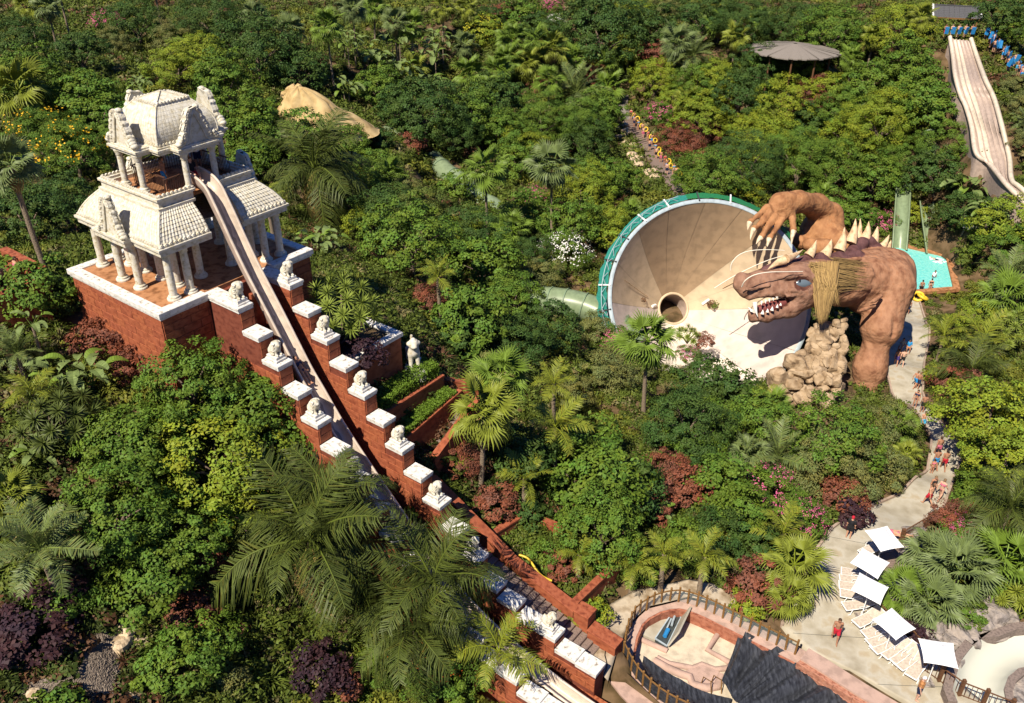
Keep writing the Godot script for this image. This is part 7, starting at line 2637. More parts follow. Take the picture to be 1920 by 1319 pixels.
func build_people() -> void:
	var away := PI
	person(Vector3(17.8, 0.07, -32.95), -0.25, "walk", "shorts:red", "man in red swim shorts walking alone across the plaza", "", 1.00)
	person(Vector3(21.23, 0.07, -41.14), 2.60, "stand", "shirt:black+shorts:black+cap:red", "person in black clothes at the plaza edge near pink oleanders", "", 1.00)
	person(Vector3(28.08, -0.73, -45.29), -2.60, "walk", "shorts:red", "man in red swim shorts striding along the path above the parasols", "", 1.00)
	person(Vector3(28.65, -0.73, -46.18), 0.30, "stand", "suit:black", "dark-haired woman beside the striding man in red shorts", "", 1.00)
	person(Vector3(29.1, -0.73, -45.84), 2.20, "walk", "suit:pink", "woman in pink swimwear half hidden by palm leaves", "", 1.00)
	person(Vector3(31.66, -1.92, -50.61), 2.90, "walk", "shorts:red", "man in red shorts on the path, right of a blue-clad walker", "", 1.00)
	person(Vector3(31.08, -1.92, -50.72), 3.10, "walk", "shorts:blue", "walker in blue shorts beside a man in red on the path", "", 1.00)
	person(Vector3(30.6, -1.85, -50.07), 3.10, "stand", "suit:pink", "child in pink swimsuit behind the blue-clad walker", "", 0.72)
	person(Vector3(31.93, -1.94, -52.28), 3.00, "walk", "shorts:pink", "man in pink shorts alone on the path bend", "", 1.00)
	person(Vector3(33.22, -3.3, -57.59), 0.20, "walk", "shorts:sky", "man in blue shorts at the leafy edge of the path", "", 1.00)
	person(Vector3(34.03, -3.48, -60.98), -0.60, "stand", "suit:navy", "long-haired woman in dark bikini on the upper path", "", 1.00)
	person(Vector3(34.27, -3.35, -60.09), 3.00, "stand", "shorts:black", "man in black shorts beside the woman in dark bikini", "", 1.00)
	person(Vector3(36.31, -4.75, -66), 2.20, "walk", "shorts:blue", "man in bright blue shorts below the dragon on the path", "", 1.00)
	person(Vector3(36.48, -4.75, -65.83), 2.20, "stand", "shorts:navy", "person in navy behind the man in bright blue shorts", "", 1.00)
	person(Vector3(36.18, -4.9, -70.08), 2.80, "walk", "shorts:purple", "left of two bathers walking beside the dragon leg", "", 1.00)
	person(Vector3(36.7, -4.9, -70), 2.80, "walk", "shorts:black", "right of two bathers walking beside the dragon leg", "", 1.00)
	person(Vector3(39.25, -5.93, -74.41), -0.40, "sit", "shirt:blue+shorts:orange", "man in blue shirt and orange trousers sitting by the path", "", 1.00)
	person(Vector3(38.74, -5.93, -74.72), -0.80, "sit", "shirt:grey+shorts:grey", "person in grey sitting left of the man in blue", "", 1.00)
	person(Vector3(43.67, -7.44, -85.09), 2.90, "stand", "shorts:navy", "person in dark shorts on the path behind the dragon leg", "", 1.00)
	person(Vector3(47.15, -7.52, -90.22), 2.90, "stand", "shorts:black", "person standing by the yellow rings at the pool corner", "", 1.00)
	person(Vector3(48.31, -7.46, -90.54), 2.90, "stand", "suit:black", "person in black at the pool corner right of the yellow rings", "", 1.00)
	person(Vector3(50.19, -8, -93.91), 0.10, "stand", "shirt:white+shorts:navy", "attendant in white shirt standing in the turquoise pool", "", 1.00)
	person(Vector3(52.52, -7.35, -98.89), 0.50, "lie", "shorts:navy", "swimmer lying in the splash of the turquoise pool", "", 1.00)
	person(Vector3(20.84, 0.07, -29.23), 1.00, "stand", "whitecap:x+shirt:orange+shorts:navy", "person with white cap at the bottom plaza edge", "", 1.00)
	person(Vector3(24.23, 0.39, -41.02), 1.20, "lie", "suit:pink", "sunbather lying on her back beside the topmost parasol", "", 1.00)
	person(at_t(3.60, 3.20, 22.10), 2.20, "stand", "shorts:blue", "person in blue shorts standing on the upper temple deck")
	person(at_t(5.80, 4.40, 22.10), 2.50, "stand", "shorts:black", "dark bather on the upper temple deck near the railing")
	person(at_t(6.60, 4.60, 22.10), 0.30, "stand", "shirt:white+shorts:navy", "attendant in white shirt on the upper temple deck")
	person(at_t(4.85, 2.60, 22.30), 0.93, "sit", "shirt:black+shorts:red", "rider sitting at the top of the white water slide")
	var rider := person(at_t(4.6, -4.4, 13.55), 0.0, "lie", "suit:navy", "rider in dark bikini sliding feet first down the water slide")
	rider.basis = Basis(TF.basis * Vector3.RIGHT, TF.basis * Vector3(0, 0.62, 0.78), TF.basis * Vector3(0, -0.78, 0.62))
	person(at_t(-3.8, 11.0, 16.0), 2.0, "stand", "shorts:red", "bather in red shorts waiting in the shade behind the red queue wall")
	person(at_t(-3.0, 10.8, 16.0), 3.6, "stand", "shirt:red+shorts:blue", "bather in red top and blue shorts waiting in the shade behind the red queue wall")
	person(at_t(-2.4, 11.2, 16.0), 1.1, "stand", "shorts:black", "bather in black shorts waiting in the shade behind the red queue wall")
	person(at_t(-1.7, 10.6, 16.0), 1.3, "stand", "shorts:navy", "bather in navy shorts waiting in the shade behind the red queue wall")
	person(at_t(-1.3, 11.6, 16.0), 2.4, "stand", "suit:pink", "bather in pink swimwear waiting in the shade behind the red queue wall")
	person(at_t(-4.8, 11.0, 16.0), 3.1, "stand", "suit:navy", "bather in dark swimwear waiting in the shade behind the red queue wall")
	person(at_t(-5.4, 11.6, 16.0), 1.9, "stand", "shorts:sky", "bather in light blue shorts waiting in the shade behind the red queue wall")
	person(at_t(-6.2, 11.2, 16.0), 1.9, "stand", "shorts:black", "bather furthest left in black shorts waiting in the shade behind the red queue wall")
	tube_ring(Vector3(46.24, -7.08, -88.7), Vector3(0.5, 0, 0.3), 0.55, "yellow swim ring at the pool corner, left and upper one", "")
	tube_ring(Vector3(46.72, -7.07, -88.55), Vector3(0.2, 0.5, -0.4), 0.55, "yellow swim ring at the pool corner, right one", "")
	var cols := ["red", "blue", "navy", "sky", "black", "pink"]
	# queue with yellow rings on the plank stairs
	for k in 17:
		var t := 2.1 + k * 0.30
		var i := int(t)
		var p: Vector3 = (STAIR_L[i] as Vector3).lerp(STAIR_L[i + 1], t - i).lerp((STAIR_R[i] as Vector3).lerp(STAIR_R[i + 1], t - i), rng.randf_range(0.3, 0.85)) + Vector3(0, 0.25, 0)
		person(p, away + rng.randf_range(-0.6, 0.6), "carry" if k % 2 else "stand", "shorts:" + cols[k % 6] if k % 3 else "suit:" + cols[k % 6], "swimmer waiting in the queue on the plank stairs", "swimmers queueing on the plank stairs")
		if k % 3 != 2:
			tube_ring(p + Vector3(0.5, 0.8, 0.35), Vector3(1.2, rng.randf(), 0.3), 0.32, "yellow swim ring held in the queue on the plank stairs")
	# queue with blue mats at the top right
	var bm := MB.new()
	bm.box(Transform3D(), Vector3(0.26, 0.5, 0.04), 0.02)
	var mesh := bm.mesh()
	for k in 26:
		var t := k * 7.0 / 26.0
		var i := mini(int(t), MAT_QUEUE.size() - 2)
		var p: Vector3 = (MAT_QUEUE[i] as Vector3).lerp(MAT_QUEUE[i + 1], t - i) + Vector3(rng.randf_range(-0.7, 0.7), 0, rng.randf_range(-0.7, 0.7))
		p.y = ground(p.x, p.z) + 0.9
		person(p, rng.randf_range(2.2, 4.0), "carry", "shorts:" + cols[k % 6], "swimmer holding a blue mat in the queue beside the racing slide", "swimmers queueing with blue mats")
		solo("slide_mat", mesh, M.blue_plastic, "blue slide mat held in the queue beside the racing slide", "mat", "blue mats held in the racing slide queue", Transform3D(Basis.from_euler(Vector3(rng.randf_range(-0.3, 0.3), rng.randf() * 6, rng.randf_range(-0.4, 0.4))), p + Vector3(rng.randf_range(-0.2, 0.2), 1.15, 0.4)))
	for k in 5:
		var p: Vector3 = WAVE_UP[0] + Vector3(-1.8 + k * 0.95, 0.2, -1.2)
		person(p, 0.0, "carry", "shorts:" + cols[k % 6], "swimmer with blue mat at the top of a racing slide lane", "swimmers at the top of the racing slide")
		solo("slide_mat", mesh, M.blue_plastic, "blue slide mat at the top of a racing slide lane", "mat", "blue mats at the top of the racing slide", Transform3D(Basis.from_euler(Vector3(0.2, rng.randf_range(-0.5, 0.5), 0)), p + Vector3(0, 0.95, 0.45)))

# ---------------------------------------------------------------- plants
const LEAVES := {
	"D": Color(0.044, 0.082, 0.016), "G": Color(0.084, 0.142, 0.017), "Y": Color(0.160, 0.205, 0.018), "o": Color(0.125, 0.135, 0.040), "O": Color(0.100, 0.130, 0.025), "B": Color(0.165, 0.060, 0.036),
	"P": Color(0.038, 0.018, 0.023), "palm": Color(0.100, 0.155, 0.024), "palm_dark": Color(0.062, 0.082, 0.021), "palm_blue": Color(0.105, 0.140, 0.055), "palm_gold": Color(0.140, 0.165, 0.024),
	"paddle": Color(0.110, 0.150, 0.052), "sword": Color(0.140, 0.180, 0.034), "dry": Color(0.28, 0.19, 0.09)}
var LM := {}
var leafm := {}

func leaf_mat(k: String) -> StandardMaterial3D:
	if not LM.has(k):
		var m: StandardMaterial3D = M.leaf.duplicate()
		m.resource_name = "leaf_" + k
		m.albedo_color = (LEAVES[k] as Color * 1.42).linear_to_srgb()
		if k.begins_with("palm"):
			m.roughness = 0.5
			m.metallic_specular = 0.3
		LM[k] = m
	return LM[k]

func petal_mat(k: String, c: Color) -> StandardMaterial3D:
	if not LM.has(k):
		LM[k] = mat(k, c, 0.7)
	return LM[k]

# a crown of radius 1 built of nl tufts with gaps between them; n leaves of length s
func crown_mesh(n: int, s: float, nl: int, seed_: int, flat := 0.82) -> ArrayMesh:
	var r := RandomNumberGenerator.new()
	r.seed = seed_
	var lobes := []
	var big := FastNoiseLite.new()
	big.seed = seed_
	big.frequency = 0.9
	for k in nl:
		var y := 1.0 - 1.5 * (k + 0.5) / nl
		var w := k * 2.399963 + r.randf() * 0.9
		var q := sqrt(maxf(0.0, 1 - y * y))
		var d := Vector3(cos(w) * q, y * flat, sin(w) * q)
		# big noise makes bays and shoulders in the outline
		var reach := 0.86 + 0.34 * big.get_noise_3dv(d) + r.randf_range(-0.12, 0.12)
		if r.randf() < 0.25: reach *= 0.66
		if big.get_noise_3dv(d * 2.4 + Vector3(9, 0, 0)) < -0.28 and r.randf() < 0.8: continue
		var rad := 1.3 / sqrt(nl) * r.randf_range(0.6, 1.5)
		lobes.append([d * reach, rad, r.randf(), r.randf()])
	var mb := MB.new()
	for k in n:
		var L: Array = lobes[k % lobes.size()]
		var c: Vector3 = L[0]
		var out := (c.normalized() + Vector3.UP * 0.7).normalized()
		var d := Vector3(r.randfn(), r.randfn(), r.randfn()).normalized()
		if d.dot(out) < -0.25:
			d = -d
		var p: Vector3 = c + d * Vector3(1.2, 0.7, 1.2) * L[1] * (1.1 - 0.75 * r.randf() * r.randf()) + Vector3(r.randfn(), r.randfn(), r.randfn()) * 0.018
		var up := (d * 0.6 + out * 0.6 + Vector3(r.randfn(), r.randfn(), r.randfn()) * 0.42).normalized()
		var side := up.cross(Vector3(r.randfn(), r.randfn(), r.randfn())).normalized()
		var len := s * r.randf_range(0.65, 1.3)
		var b: float = 0.50 + 0.24 * r.randf() + 0.22 * L[2]
		var y: float = 0.26 * (L[3] - 0.5) + 0.2 * (r.randf() - 0.5)
		mb.col = Color(clampf(b * (1.0 + y), 0, 1), clampf(b, 0, 1), clampf(b * (1.0 - y), 0, 1))
		mb.leaf(p - side * len * 0.5, p + side * len * 0.5, len * 0.30, up, 0.25)
	return mb.mesh()

func petals_mesh(n: int, s: float, seed_: int) -> ArrayMesh:
	var r := RandomNumberGenerator.new()
	r.seed = seed_
	var mb := MB.new()
	var heads := []
	for k in n / 7:
		var d := Vector3(r.randfn(), absf(r.randfn()) * 0.8 + 0.05, r.randfn()).normalized()
		heads.append(d * r.randf_range(0.86, 1.05))
	for k in n:
		var p: Vector3 = heads[k % heads.size()] + Vector3(r.randfn(), r.randfn(), r.randfn()) * s * 1.3
		p.y *= 0.85
		var up := (p.normalized() + Vector3(r.randfn(), r.randfn(), r.randfn()) * 0.4).normalized()
		var side := up.cross(Vector3(r.randfn(), r.randfn(), r.randfn())).normalized()
		mb.leaf(p - side * s * 0.5, p + side * s * 0.5, s * 0.45, up, 0.1)
	return mb.mesh()

func trunk_mesh() -> ArrayMesh:
	if not cache.has("trunk"):
		var mb := MB.new()
		mb.tube([Vector3(0, -0.6, 0), Vector3(0.02, 0.0, 0.01), Vector3(-0.02, 0.45, 0.02), Vector3(0.0, 0.8, 0)], [0.085, 0.06, 0.05, 0.035], 7)
		for k in 5:
			var w := TAU * k / 5 + 0.3
			mb.tube([Vector3(0, 0.35 + 0.06 * k, 0), Vector3(cos(w) * 0.3, 0.75 + 0.05 * k, sin(w) * 0.3), Vector3(cos(w) * 0.62, 1.0 + 0.05 * k, sin(w) * 0.62)], [0.035, 0.025, 0.01], 5)
		cache["trunk"] = mb.mesh()
	return cache["trunk"]

# palm fronds: a fan blade and two kinds of feather, pointing along +x from the crown's heart
func fan_leaf(seed_: int, droop: float) -> ArrayMesh:
	var r := RandomNumberGenerator.new()
	r.seed = seed_
	var mb := MB.new()
	mb.col = Color(0.85, 0.9, 0.5)
	mb.bar(Vector3.ZERO, Vector3(0.8, 0.0, 0), 0.045, 0.025)
	var hub := Vector3(0.8, 0, 0)
	var n := 20
	for k in n:
		var a := lerpf(-2.0, 2.0, (k + 0.5) / n)
		var len := 0.92 * (1.0 - 0.2 * absf(a) / 2.0) * r.randf_range(0.88, 1.06)
		var cup := 0.22 * absf(sin(a * 0.5))
		var d := Vector3(cos(a), cup, sin(a)).normalized()
		var sd := Vector3(-sin(a), 0, cos(a))
		var w := len * 0.5 * 2.0 / n * 1.05
		var m := hub + d * len * 0.5
		var q := hub + d * len * 0.8 + Vector3(0, -0.05 - droop * 0.1, 0) + sd * r.randf_range(-0.02, 0.02)
		var tip := hub + d * len * 1.0 + Vector3(0, -0.16 - droop * r.randf_range(0.2, 0.5), 0) + sd * r.randf_range(-0.04, 0.04)
		var v := r.randf_range(0.62, 1.0)
		mb.col = Color(v, v, v * r.randf_range(0.75, 1.0))
		var rid := Vector3(0, 0.05, 0)
		mb.tri(hub, m - sd * w, m + rid)
		mb.tri(hub, m + rid, m + sd * w)
		mb.quad(m - sd * w, q - sd * w * 0.55, q + rid * 0.3, m + rid)
		mb.quad(m + rid, q + rid * 0.3, q + sd * w * 0.55, m + sd * w)
		mb.tri(q - sd * w * 0.55, tip, q + sd * w * 0.55)
	return mb.mesh()

func feather(seed_: int, arch: float, hang: float, wide: float, n := 46) -> ArrayMesh:
	# frond of length 1: rachis arches down, leaflets in two ranks
	var r := RandomNumberGenerator.new()
	r.seed = seed_
	var mb := MB.new()
	var at := func(t: float) -> Vector3: return Vector3(t * (1.0 - 0.25 * arch * t), 0.22 * t - arch * 0.62 * t * t, 0.06 * sin(t * 3.0) * (seed_ % 3 - 1))
	var pts := []
	var rad := []
	for k in 9:
		pts.append(at.call(k / 8.0))
		rad.append(lerpf(0.014, 0.003, k / 8.0))
	mb.col = Color(1.0, 1.0, 0.6)
	mb.tube(pts, rad, 4, false)
	for k in n:
		var t := lerpf(0.13, 1.0, (k + 0.3) / n)
		var p: Vector3 = at.call(t)
		var q: Vector3 = at.call(minf(t + 0.05, 1.05))
		var fw := (q - p).normalized()
		for s in [-1, 1]:
			if r.randf() < 0.05: continue
			var len := wide * (0.35 + 0.75 * sin(clampf(t * 1.08, 0, 1) * PI * 0.86 + 0.25)) * r.randf_range(0.75, 1.2)
			var d := (fw * r.randf_range(0.35, 0.95) + Vector3(0, r.randf_range(0.1, 0.4) - hang * 0.45, s * 1.0)).normalized()
			var mid := p + d * len * 0.55
			var tip := p + d * len * 0.95 + Vector3(0, -hang * len * r.randf_range(0.35, 0.8), 0)
			var w := fw * (0.0088 * (46.0 / n))
			var v := r.randf_range(0.5, 1.0)
			mb.col = Color(v, v, v * r.randf_range(0.6, 1.0)) if r.randf() > 0.12 else Color(1.0, 0.82, 0.6)
			mb.quad(p - w * 0.5, p + w * 0.5, mid + w, mid - w)
			mb.tri(mid - w, mid + w, tip)
	return mb.mesh()

func paddle_leaf(seed_: int) -> ArrayMesh:
	var r := RandomNumberGenerator.new()
	r.seed = seed_
	var mb := MB.new()
	mb.col = Color(0.8, 0.85, 0.5)
	mb.tube([Vector3(0, 0, 0), Vector3(0.25, 0.3, 0), Vector3(0.45, 0.55, 0)], [0.03, 0.02, 0.012], 5, false)
	var n := 9
	for s in [-1, 1]:
		for k in n:
			if r.randf() < 0.1: continue
			var t0 := float(k) / n
			var t1 := (k + 0.93) / n
			var f := func(t: float) -> Vector3: return Vector3(0.45 + 0.62 * t, 0.55 + 0.42 * t - 0.55 * t * t, 0)
			var w0: float = 0.17 * sqrt(sin(PI * clampf(t0 * 0.92 + 0.05, 0, 1))) * s
			var w1: float = 0.17 * sqrt(sin(PI * clampf(t1 * 0.92 + 0.05, 0, 1))) * s
			var v := r.randf_range(0.75, 1.0)
			mb.col = Color(v, v, v * 0.9)
			var dip := Vector3(0, 0.05 + r.randf() * 0.02, 0)
			mb.quad(f.call(t0), f.call(t1), f.call(t1) + Vector3(0.03, 0, w1) + dip * 0.7, f.call(t0) + Vector3(0.03, 0, w0) + dip * 0.7)
	return mb.mesh()

func rosette(seed_: int) -> ArrayMesh:
	var r := RandomNumberGenerator.new()
	r.seed = seed_
	var mb := MB.new()
	for k in 46:
		var w := k * 2.399963
		var el := lerpf(1.35, -0.5, pow((k + 0.5) / 46, 0.8))
		var d := Vector3(cos(w) * cos(el), sin(el), sin(w) * cos(el))
		var len := r.randf_range(0.8, 1.05)
		var x := d.cross(Vector3.UP).normalized() * 0.055
		var m := d * len * 0.5
		var tip := d * len + Vector3(0, -0.10, 0)
		var v := r.randf_range(0.6, 1.0)
		mb.col = Color(v, v, v * 0.85)
		mb.quad(x * -0.5, x * 0.5, m + x, m - x)
		mb.tri(m - x, m + x, tip)
	return mb.mesh()

func palm_trunk(h: float, ringed := true) -> ArrayMesh:
	var key := "ptrunk%d" % roundi(h * 2)
	if not cache.has(key):
		var mb := MB.new()
		var pts := []
		var rad := []
		var n := int(h * 4) + 3
		var lean := Vector3(sin(h * 5.0), 0, cos(h * 9.0)) * 0.05 * h
		for k in n:
			var t := float(k) / (n - 1)
			pts.append(Vector3(0, -h - 1.0 + (h + 1.0) * t, 0) + lean * (1.0 - t) * (1.0 - t))
			rad.append((0.17 - 0.05 * t + 0.09 * pow(1.0 - t, 6)) * (1.0 + (0.07 if k % 2 == 0 else -0.04)))
		mb.tube(pts, rad, 9)
		cache[key] = mb.mesh()
	return cache[key]

func setup_leaves() -> void:
	var sizes := {"s": [1300, 0.18, 22], "m": [4200, 0.10, 52], "l": [9500, 0.064, 110], "x": [16000, 0.045, 190]}
	for k in sizes:
		# three textures: ordinary, fine-leaved, coarse-leaved
		for fam in [["", 1.0, 1.0, 3], ["fine", 0.66, 1.75, 2], ["coarse", 1.4, 0.6, 2]]:
			var a := []
			for v in fam[3]:
				a.append(crown_mesh(int(sizes[k][0] * fam[2]), sizes[k][1] * fam[1], int(sizes[k][2] * (0.75 if fam[0] == "coarse" else 1.0)), 10 + v * 7 + k.unicode_at(0) + int(fam[1] * 50), 0.82 if v % 2 == 0 else 0.98))
			leafm[k + fam[0]] = a
	leafm["petal"] = [petals_mesh(230, 0.055, 3), petals_mesh(420, 0.05, 4), petals_mesh(900, 0.05, 5)]
	leafm["fan"] = [fan_leaf(1, 0.2), fan_leaf(2, 0.6), fan_leaf(3, 1.2)]
	leafm["royal"] = [feather(4, 0.6, 0.6, 0.30, 62), feather(5, 0.9, 0.85, 0.31, 62), feather(6, 1.2, 1.0, 0.29, 62)]
	leafm["areca"] = [feather(7, 0.7, 0.35, 0.26, 32), feather(8, 0.95, 0.5, 0.27, 32), feather(9, 0.45, 0.3, 0.25, 32)]
	leafm["date"] = [feather(10, 0.45, 0.1, 0.2, 40), feather(11, 0.65, 0.12, 0.2, 40), feather(12, 0.9, 0.2, 0.19, 40)]
	leafm["paddle"] = [paddle_leaf(13), paddle_leaf(14), paddle_leaf(15)]
	leafm["rosette"] = [rosette(16), rosette(17), rosette(18)]

func pick(a: Array) -> Mesh:
	return a[rng.randi() % a.size()]

# p: foot on the ground; r: crown radius; hc: height of the crown's centre
func plant(code: String, p: Vector3, r: float, hc: float, label: String) -> void:
	match code:
		"fp": fan_palm(p, r, hc, label)
		"rp": feather_palm(p, r, hc, label, "royal", "palm_dark", 19)
		"ap": feather_palm(p, r, hc, label, "areca", "palm_gold", 12)
		"pp": feather_palm(p, r, hc, label, "date", "palm_blue", 22)
		"bp": paddle_plant(p, r, hc, label)
		"yu": yucca(p, r, hc, label)
		_: leafy(code, p, r, hc, label)

func leafy(code: String, p: Vector3, r: float, hc: float, label: String) -> void:
	var kind := {"F": "G", "K": "G", "W": "G", "R": "G", "f": "Y", "b": "B", "d": "D", "g": "G"}
	var lk: String = kind.get(code, code)
	var shrub := code in ["b", "d", "g", "f", "o", "P", "B", "K", "W", "R"]
	var o := thing("shrub" if shrub else "tree", label, "shrub" if shrub else "tree", p, "shrubs of the park slope" if shrub else "leafy trees of the park slope")
	var size := "s" if r < 1.1 else "m" if r < 2.2 else "l" if r < 3.9 else "x"
	var sc := r * 1.06
	var t := Transform3D(Basis(Vector3.UP, rng.randf() * TAU).scaled(Vector3(sc * rng.randf_range(0.92, 1.08), sc * rng.randf_range(0.86, 1.0), sc * rng.randf_range(0.92, 1.08))), Vector3(0, hc, 0))
	var c := part("crown", pick(leafm[size + ("fine" if code in ["o", "O", "F", "K", "W"] else "coarse" if code in ["P"] or code in ["D", "d", "b", "G"] and rng.randf() < 0.4 else "fine" if rng.randf() < 0.3 else "")]), leaf_mat(lk), o, t)
	if not shrub:
		part("trunk", trunk_mesh(), M.bark, o, Transform3D(Basis(Vector3.UP, rng.randf() * TAU).scaled(Vector3(r, hc, r)), Vector3.ZERO))
	var petals := {"F": Color(0.62, 0.36, 0.01), "K": Color(0.52, 0.10, 0.22), "W": Color(0.75, 0.74, 0.68), "R": Color(0.6, 0.13, 0.02), "f": Color(0.50, 0.46, 0.03)}
	if petals.has(code):
		part("blossom", leafm["petal"][2 if code in ["W", "K"] else 1 if code in ["f", "R"] else 0], petal_mat("petal_" + code, petals[code]), c, Transform3D(Basis().scaled(Vector3.ONE * 1.0), Vector3.ZERO))

func fan_palm(p: Vector3, r: float, hc: float, label: String) -> void:
	var o := thing("fan_palm", label, "palm", p, "fan palms of the park")
	var k: String = ["palm", "palm", "palm_gold", "palm_blue"][rng.randi() % 4]
	if "blue" in label: k = "palm_blue"
	if "yellow" in label or "bright" in label: k = "palm_gold" if rng.randf() < 0.6 else "palm"
	part("trunk", palm_trunk(maxf(hc, 0.5)), M.palm_bark, o, Transform3D(Basis(), Vector3(0, hc, 0)))
	var s := r / 1.42
	var n := 21 + rng.randi() % 6
	for q in n:
		var w := q * 2.399963 + rng.randf() * 0.5
		var f := (q + 0.5) / n
		var el := lerpf(1.3, -0.85, pow(f, 0.8)) + rng.randf_range(-0.22, 0.22)
		var b := Basis(Vector3.UP, w) * Basis(Vector3.BACK, el) * Basis(Vector3.RIGHT, rng.randf_range(-0.6, 0.6))
		part("frond", leafm["fan"][0 if f < 0.35 else 1 if f < 0.75 else 2], leaf_mat(k), o, Transform3D(b.scaled_local(Vector3(rng.randf_range(0.85, 1.15), 1, 1) * s * rng.randf_range(0.85, 1.1)), Vector3(0, hc, 0)))
	if hc > 3.0:
		for q in 6:
			var b := Basis(Vector3.UP, q * 1.1 + rng.randf()) * Basis(Vector3.BACK, rng.randf_range(-1.35, -1.1))
			part("dry_frond", leafm["fan"][2], leaf_mat("dry"), o, Transform3D(b.scaled_local(Vector3(s * 0.8, s, s * 0.5)), Vector3(0, hc - 0.15, 0)))

func feather_palm(p: Vector3, r: float, hc: float, label: String, shape: String, k: String, n: int) -> void:
	var o := thing("feather_palm", label, "palm", p, "feather palms of the park")
	part("trunk", palm_trunk(maxf(hc, 0.5)), M.palm_bark, o, Transform3D(Basis(), Vector3(0, hc, 0)))
	var s := r * 1.18
	for q in n:
		var w := q * 2.399963 + rng.randf() * 0.35
		var f := (q + 0.5) / n
		var el := lerpf(1.2, -0.45 if shape == "royal" else -0.25, f) + rng.randf_range(-0.1, 0.1)
		var b := Basis(Vector3.UP, w) * Basis(Vector3.BACK, el) * Basis(Vector3.RIGHT, rng.randf_range(-0.4, 0.4))
		part("frond", leafm[shape][mini(2, int(f * 3.0))] if shape != "areca" else pick(leafm[shape]), leaf_mat(k), o, Transform3D(b.scaled_local(Vector3.ONE * s * rng.randf_range(0.75, 1.12)), Vector3(0, hc, 0)))
	if shape == "royal":
		for q in 2:
			part("dry_frond", leafm[shape][2], leaf_mat("dry"), o, Transform3D((Basis(Vector3.UP, rng.randf() * TAU) * Basis(Vector3.BACK, -0.8)).scaled_local(Vector3.ONE * s * 0.8), Vector3(0, hc - 0.1, 0)))

func paddle_plant(p: Vector3, r: float, hc: float, label: String) -> void:
	var o := thing("banana_plant", label, "plant", p, "paddle-leaved plants of the park")
	var stems := 3 if r > 1.3 else 1
	for sidx in stems:
		var off_ := Vector3(rng.randf_range(-0.5, 0.5), 0, rng.randf_range(-0.5, 0.5)) * r * (0.0 if stems == 1 else 1.0)
		var h := maxf(0.2, hc - r * 0.55) * rng.randf_range(0.8, 1.1)
		var mb := MB.new()
		mb.tube([Vector3(0, -0.4, 0), Vector3(0, h, 0)], [0.11, 0.07], 7)
		part("stem", mb.mesh(), M.palm_bark, o, Transform3D(Basis(), off_))
		for q in 8:
			var b := Basis(Vector3.UP, q * 2.4 + rng.randf()) * Basis(Vector3.BACK, rng.randf_range(-0.35, 0.5))
			part("paddle_leaf", pick(leafm["paddle"]), leaf_mat("paddle" if q % 4 else "palm"), o, Transform3D(b.scaled_local(Vector3.ONE * r * rng.randf_range(0.7, 1.05)), off_ + Vector3(0, h, 0)))

func yucca(p: Vector3, r: float, hc: float, label: String) -> void:
	var o := thing("yucca", label, "shrub", p, "spiky yucca clusters")
	var n := int(clampf(r * 12.0, 6, 30))
	var k := "palm_gold" if "yellow" in label else "palm_dark" if "dark" in label else "sword"
	for q in n:
		var y := 1.0 - 1.25 * (q + 0.5) / n
		var w := q * 2.399963
		var d := Vector3(cos(w) * sqrt(maxf(0, 1 - y * y)), y * 0.85, sin(w) * sqrt(maxf(0, 1 - y * y)))
		var at := Vector3(0, hc, 0) + d * r * rng.randf_range(0.72, 0.95)
		var up := (d + Vector3.UP * 0.8).normalized()
		var x := up.cross(Vector3(0.3, 0.1, 1)).normalized()
		part("rosette", pick(leafm["rosette"]), leaf_mat(k), o, Transform3D(Basis(x, up, x.cross(up)).scaled_local(Vector3.ONE * minf(r * 0.5, 0.72) * rng.randf_range(0.85, 1.1)), at))
		if q % 3 == 0:
			var mb := MB.new()
			mb.tube([Vector3(0, 0, 0), (Vector3(0, hc * 0.4, 0) + at) / 2, at], [0.09, 0.07, 0.05], 5)
			part("branch", mb.mesh(), M.bark, o)

func hedge(label: String, a: Vector3, b: Vector3, w: float, h: float) -> void:
	var o := thing("clipped_hedge", label, "hedge", (a + b) / 2, "clipped hedges by the stepped wall")
	var r := RandomNumberGenerator.new()
	r.seed = int(a.y * 100)
	var mb := MB.new()
	var L := (b - a).length()
	var fw := (b - a) / L
	var side := fw.cross(Vector3.UP).normalized()
	for k in 9000:
		var s := r.randf_range(-L / 2, L / 2)
		var q := r.randf_range(-w / 2, w / 2)
		var y := r.randf_range(0.05, h)
		var out := Vector3.UP
		var f := r.randi() % 5
		if f < 2: y = h
		elif f == 2: q = w / 2; out = side
		elif f == 3: q = -w / 2; out = -side
		else:
			s = L / 2 * (1 if r.randf() < 0.5 else -1)
			out = fw * signf(s)
		var p := fw * s + side * q + Vector3.UP * y - out * r.randf() * r.randf() * 0.2 + Vector3(r.randfn(), r.randfn(), r.randfn()) * 0.045
		var up := (out + Vector3(r.randfn(), r.randfn(), r.randfn()) * 0.6).normalized()
		var d := up.cross(Vector3(r.randfn(), r.randfn(), r.randfn())).normalized() * r.randf_range(0.04, 0.075)
		var v := r.randf_range(0.6, 1.0)
		mb.col = Color(v, v, v * 0.8)
		mb.leaf(p - d, p + d, d.length() * 0.6, up, 0.2)
	part("foliage", mb.mesh(), leaf_mat("G"), o)

func open_ground(x: float, z: float, areas: Array) -> bool:
	for a in areas:
		if Geometry2D.is_point_in_polygon(Vector2(x, z), a): return false
	return true

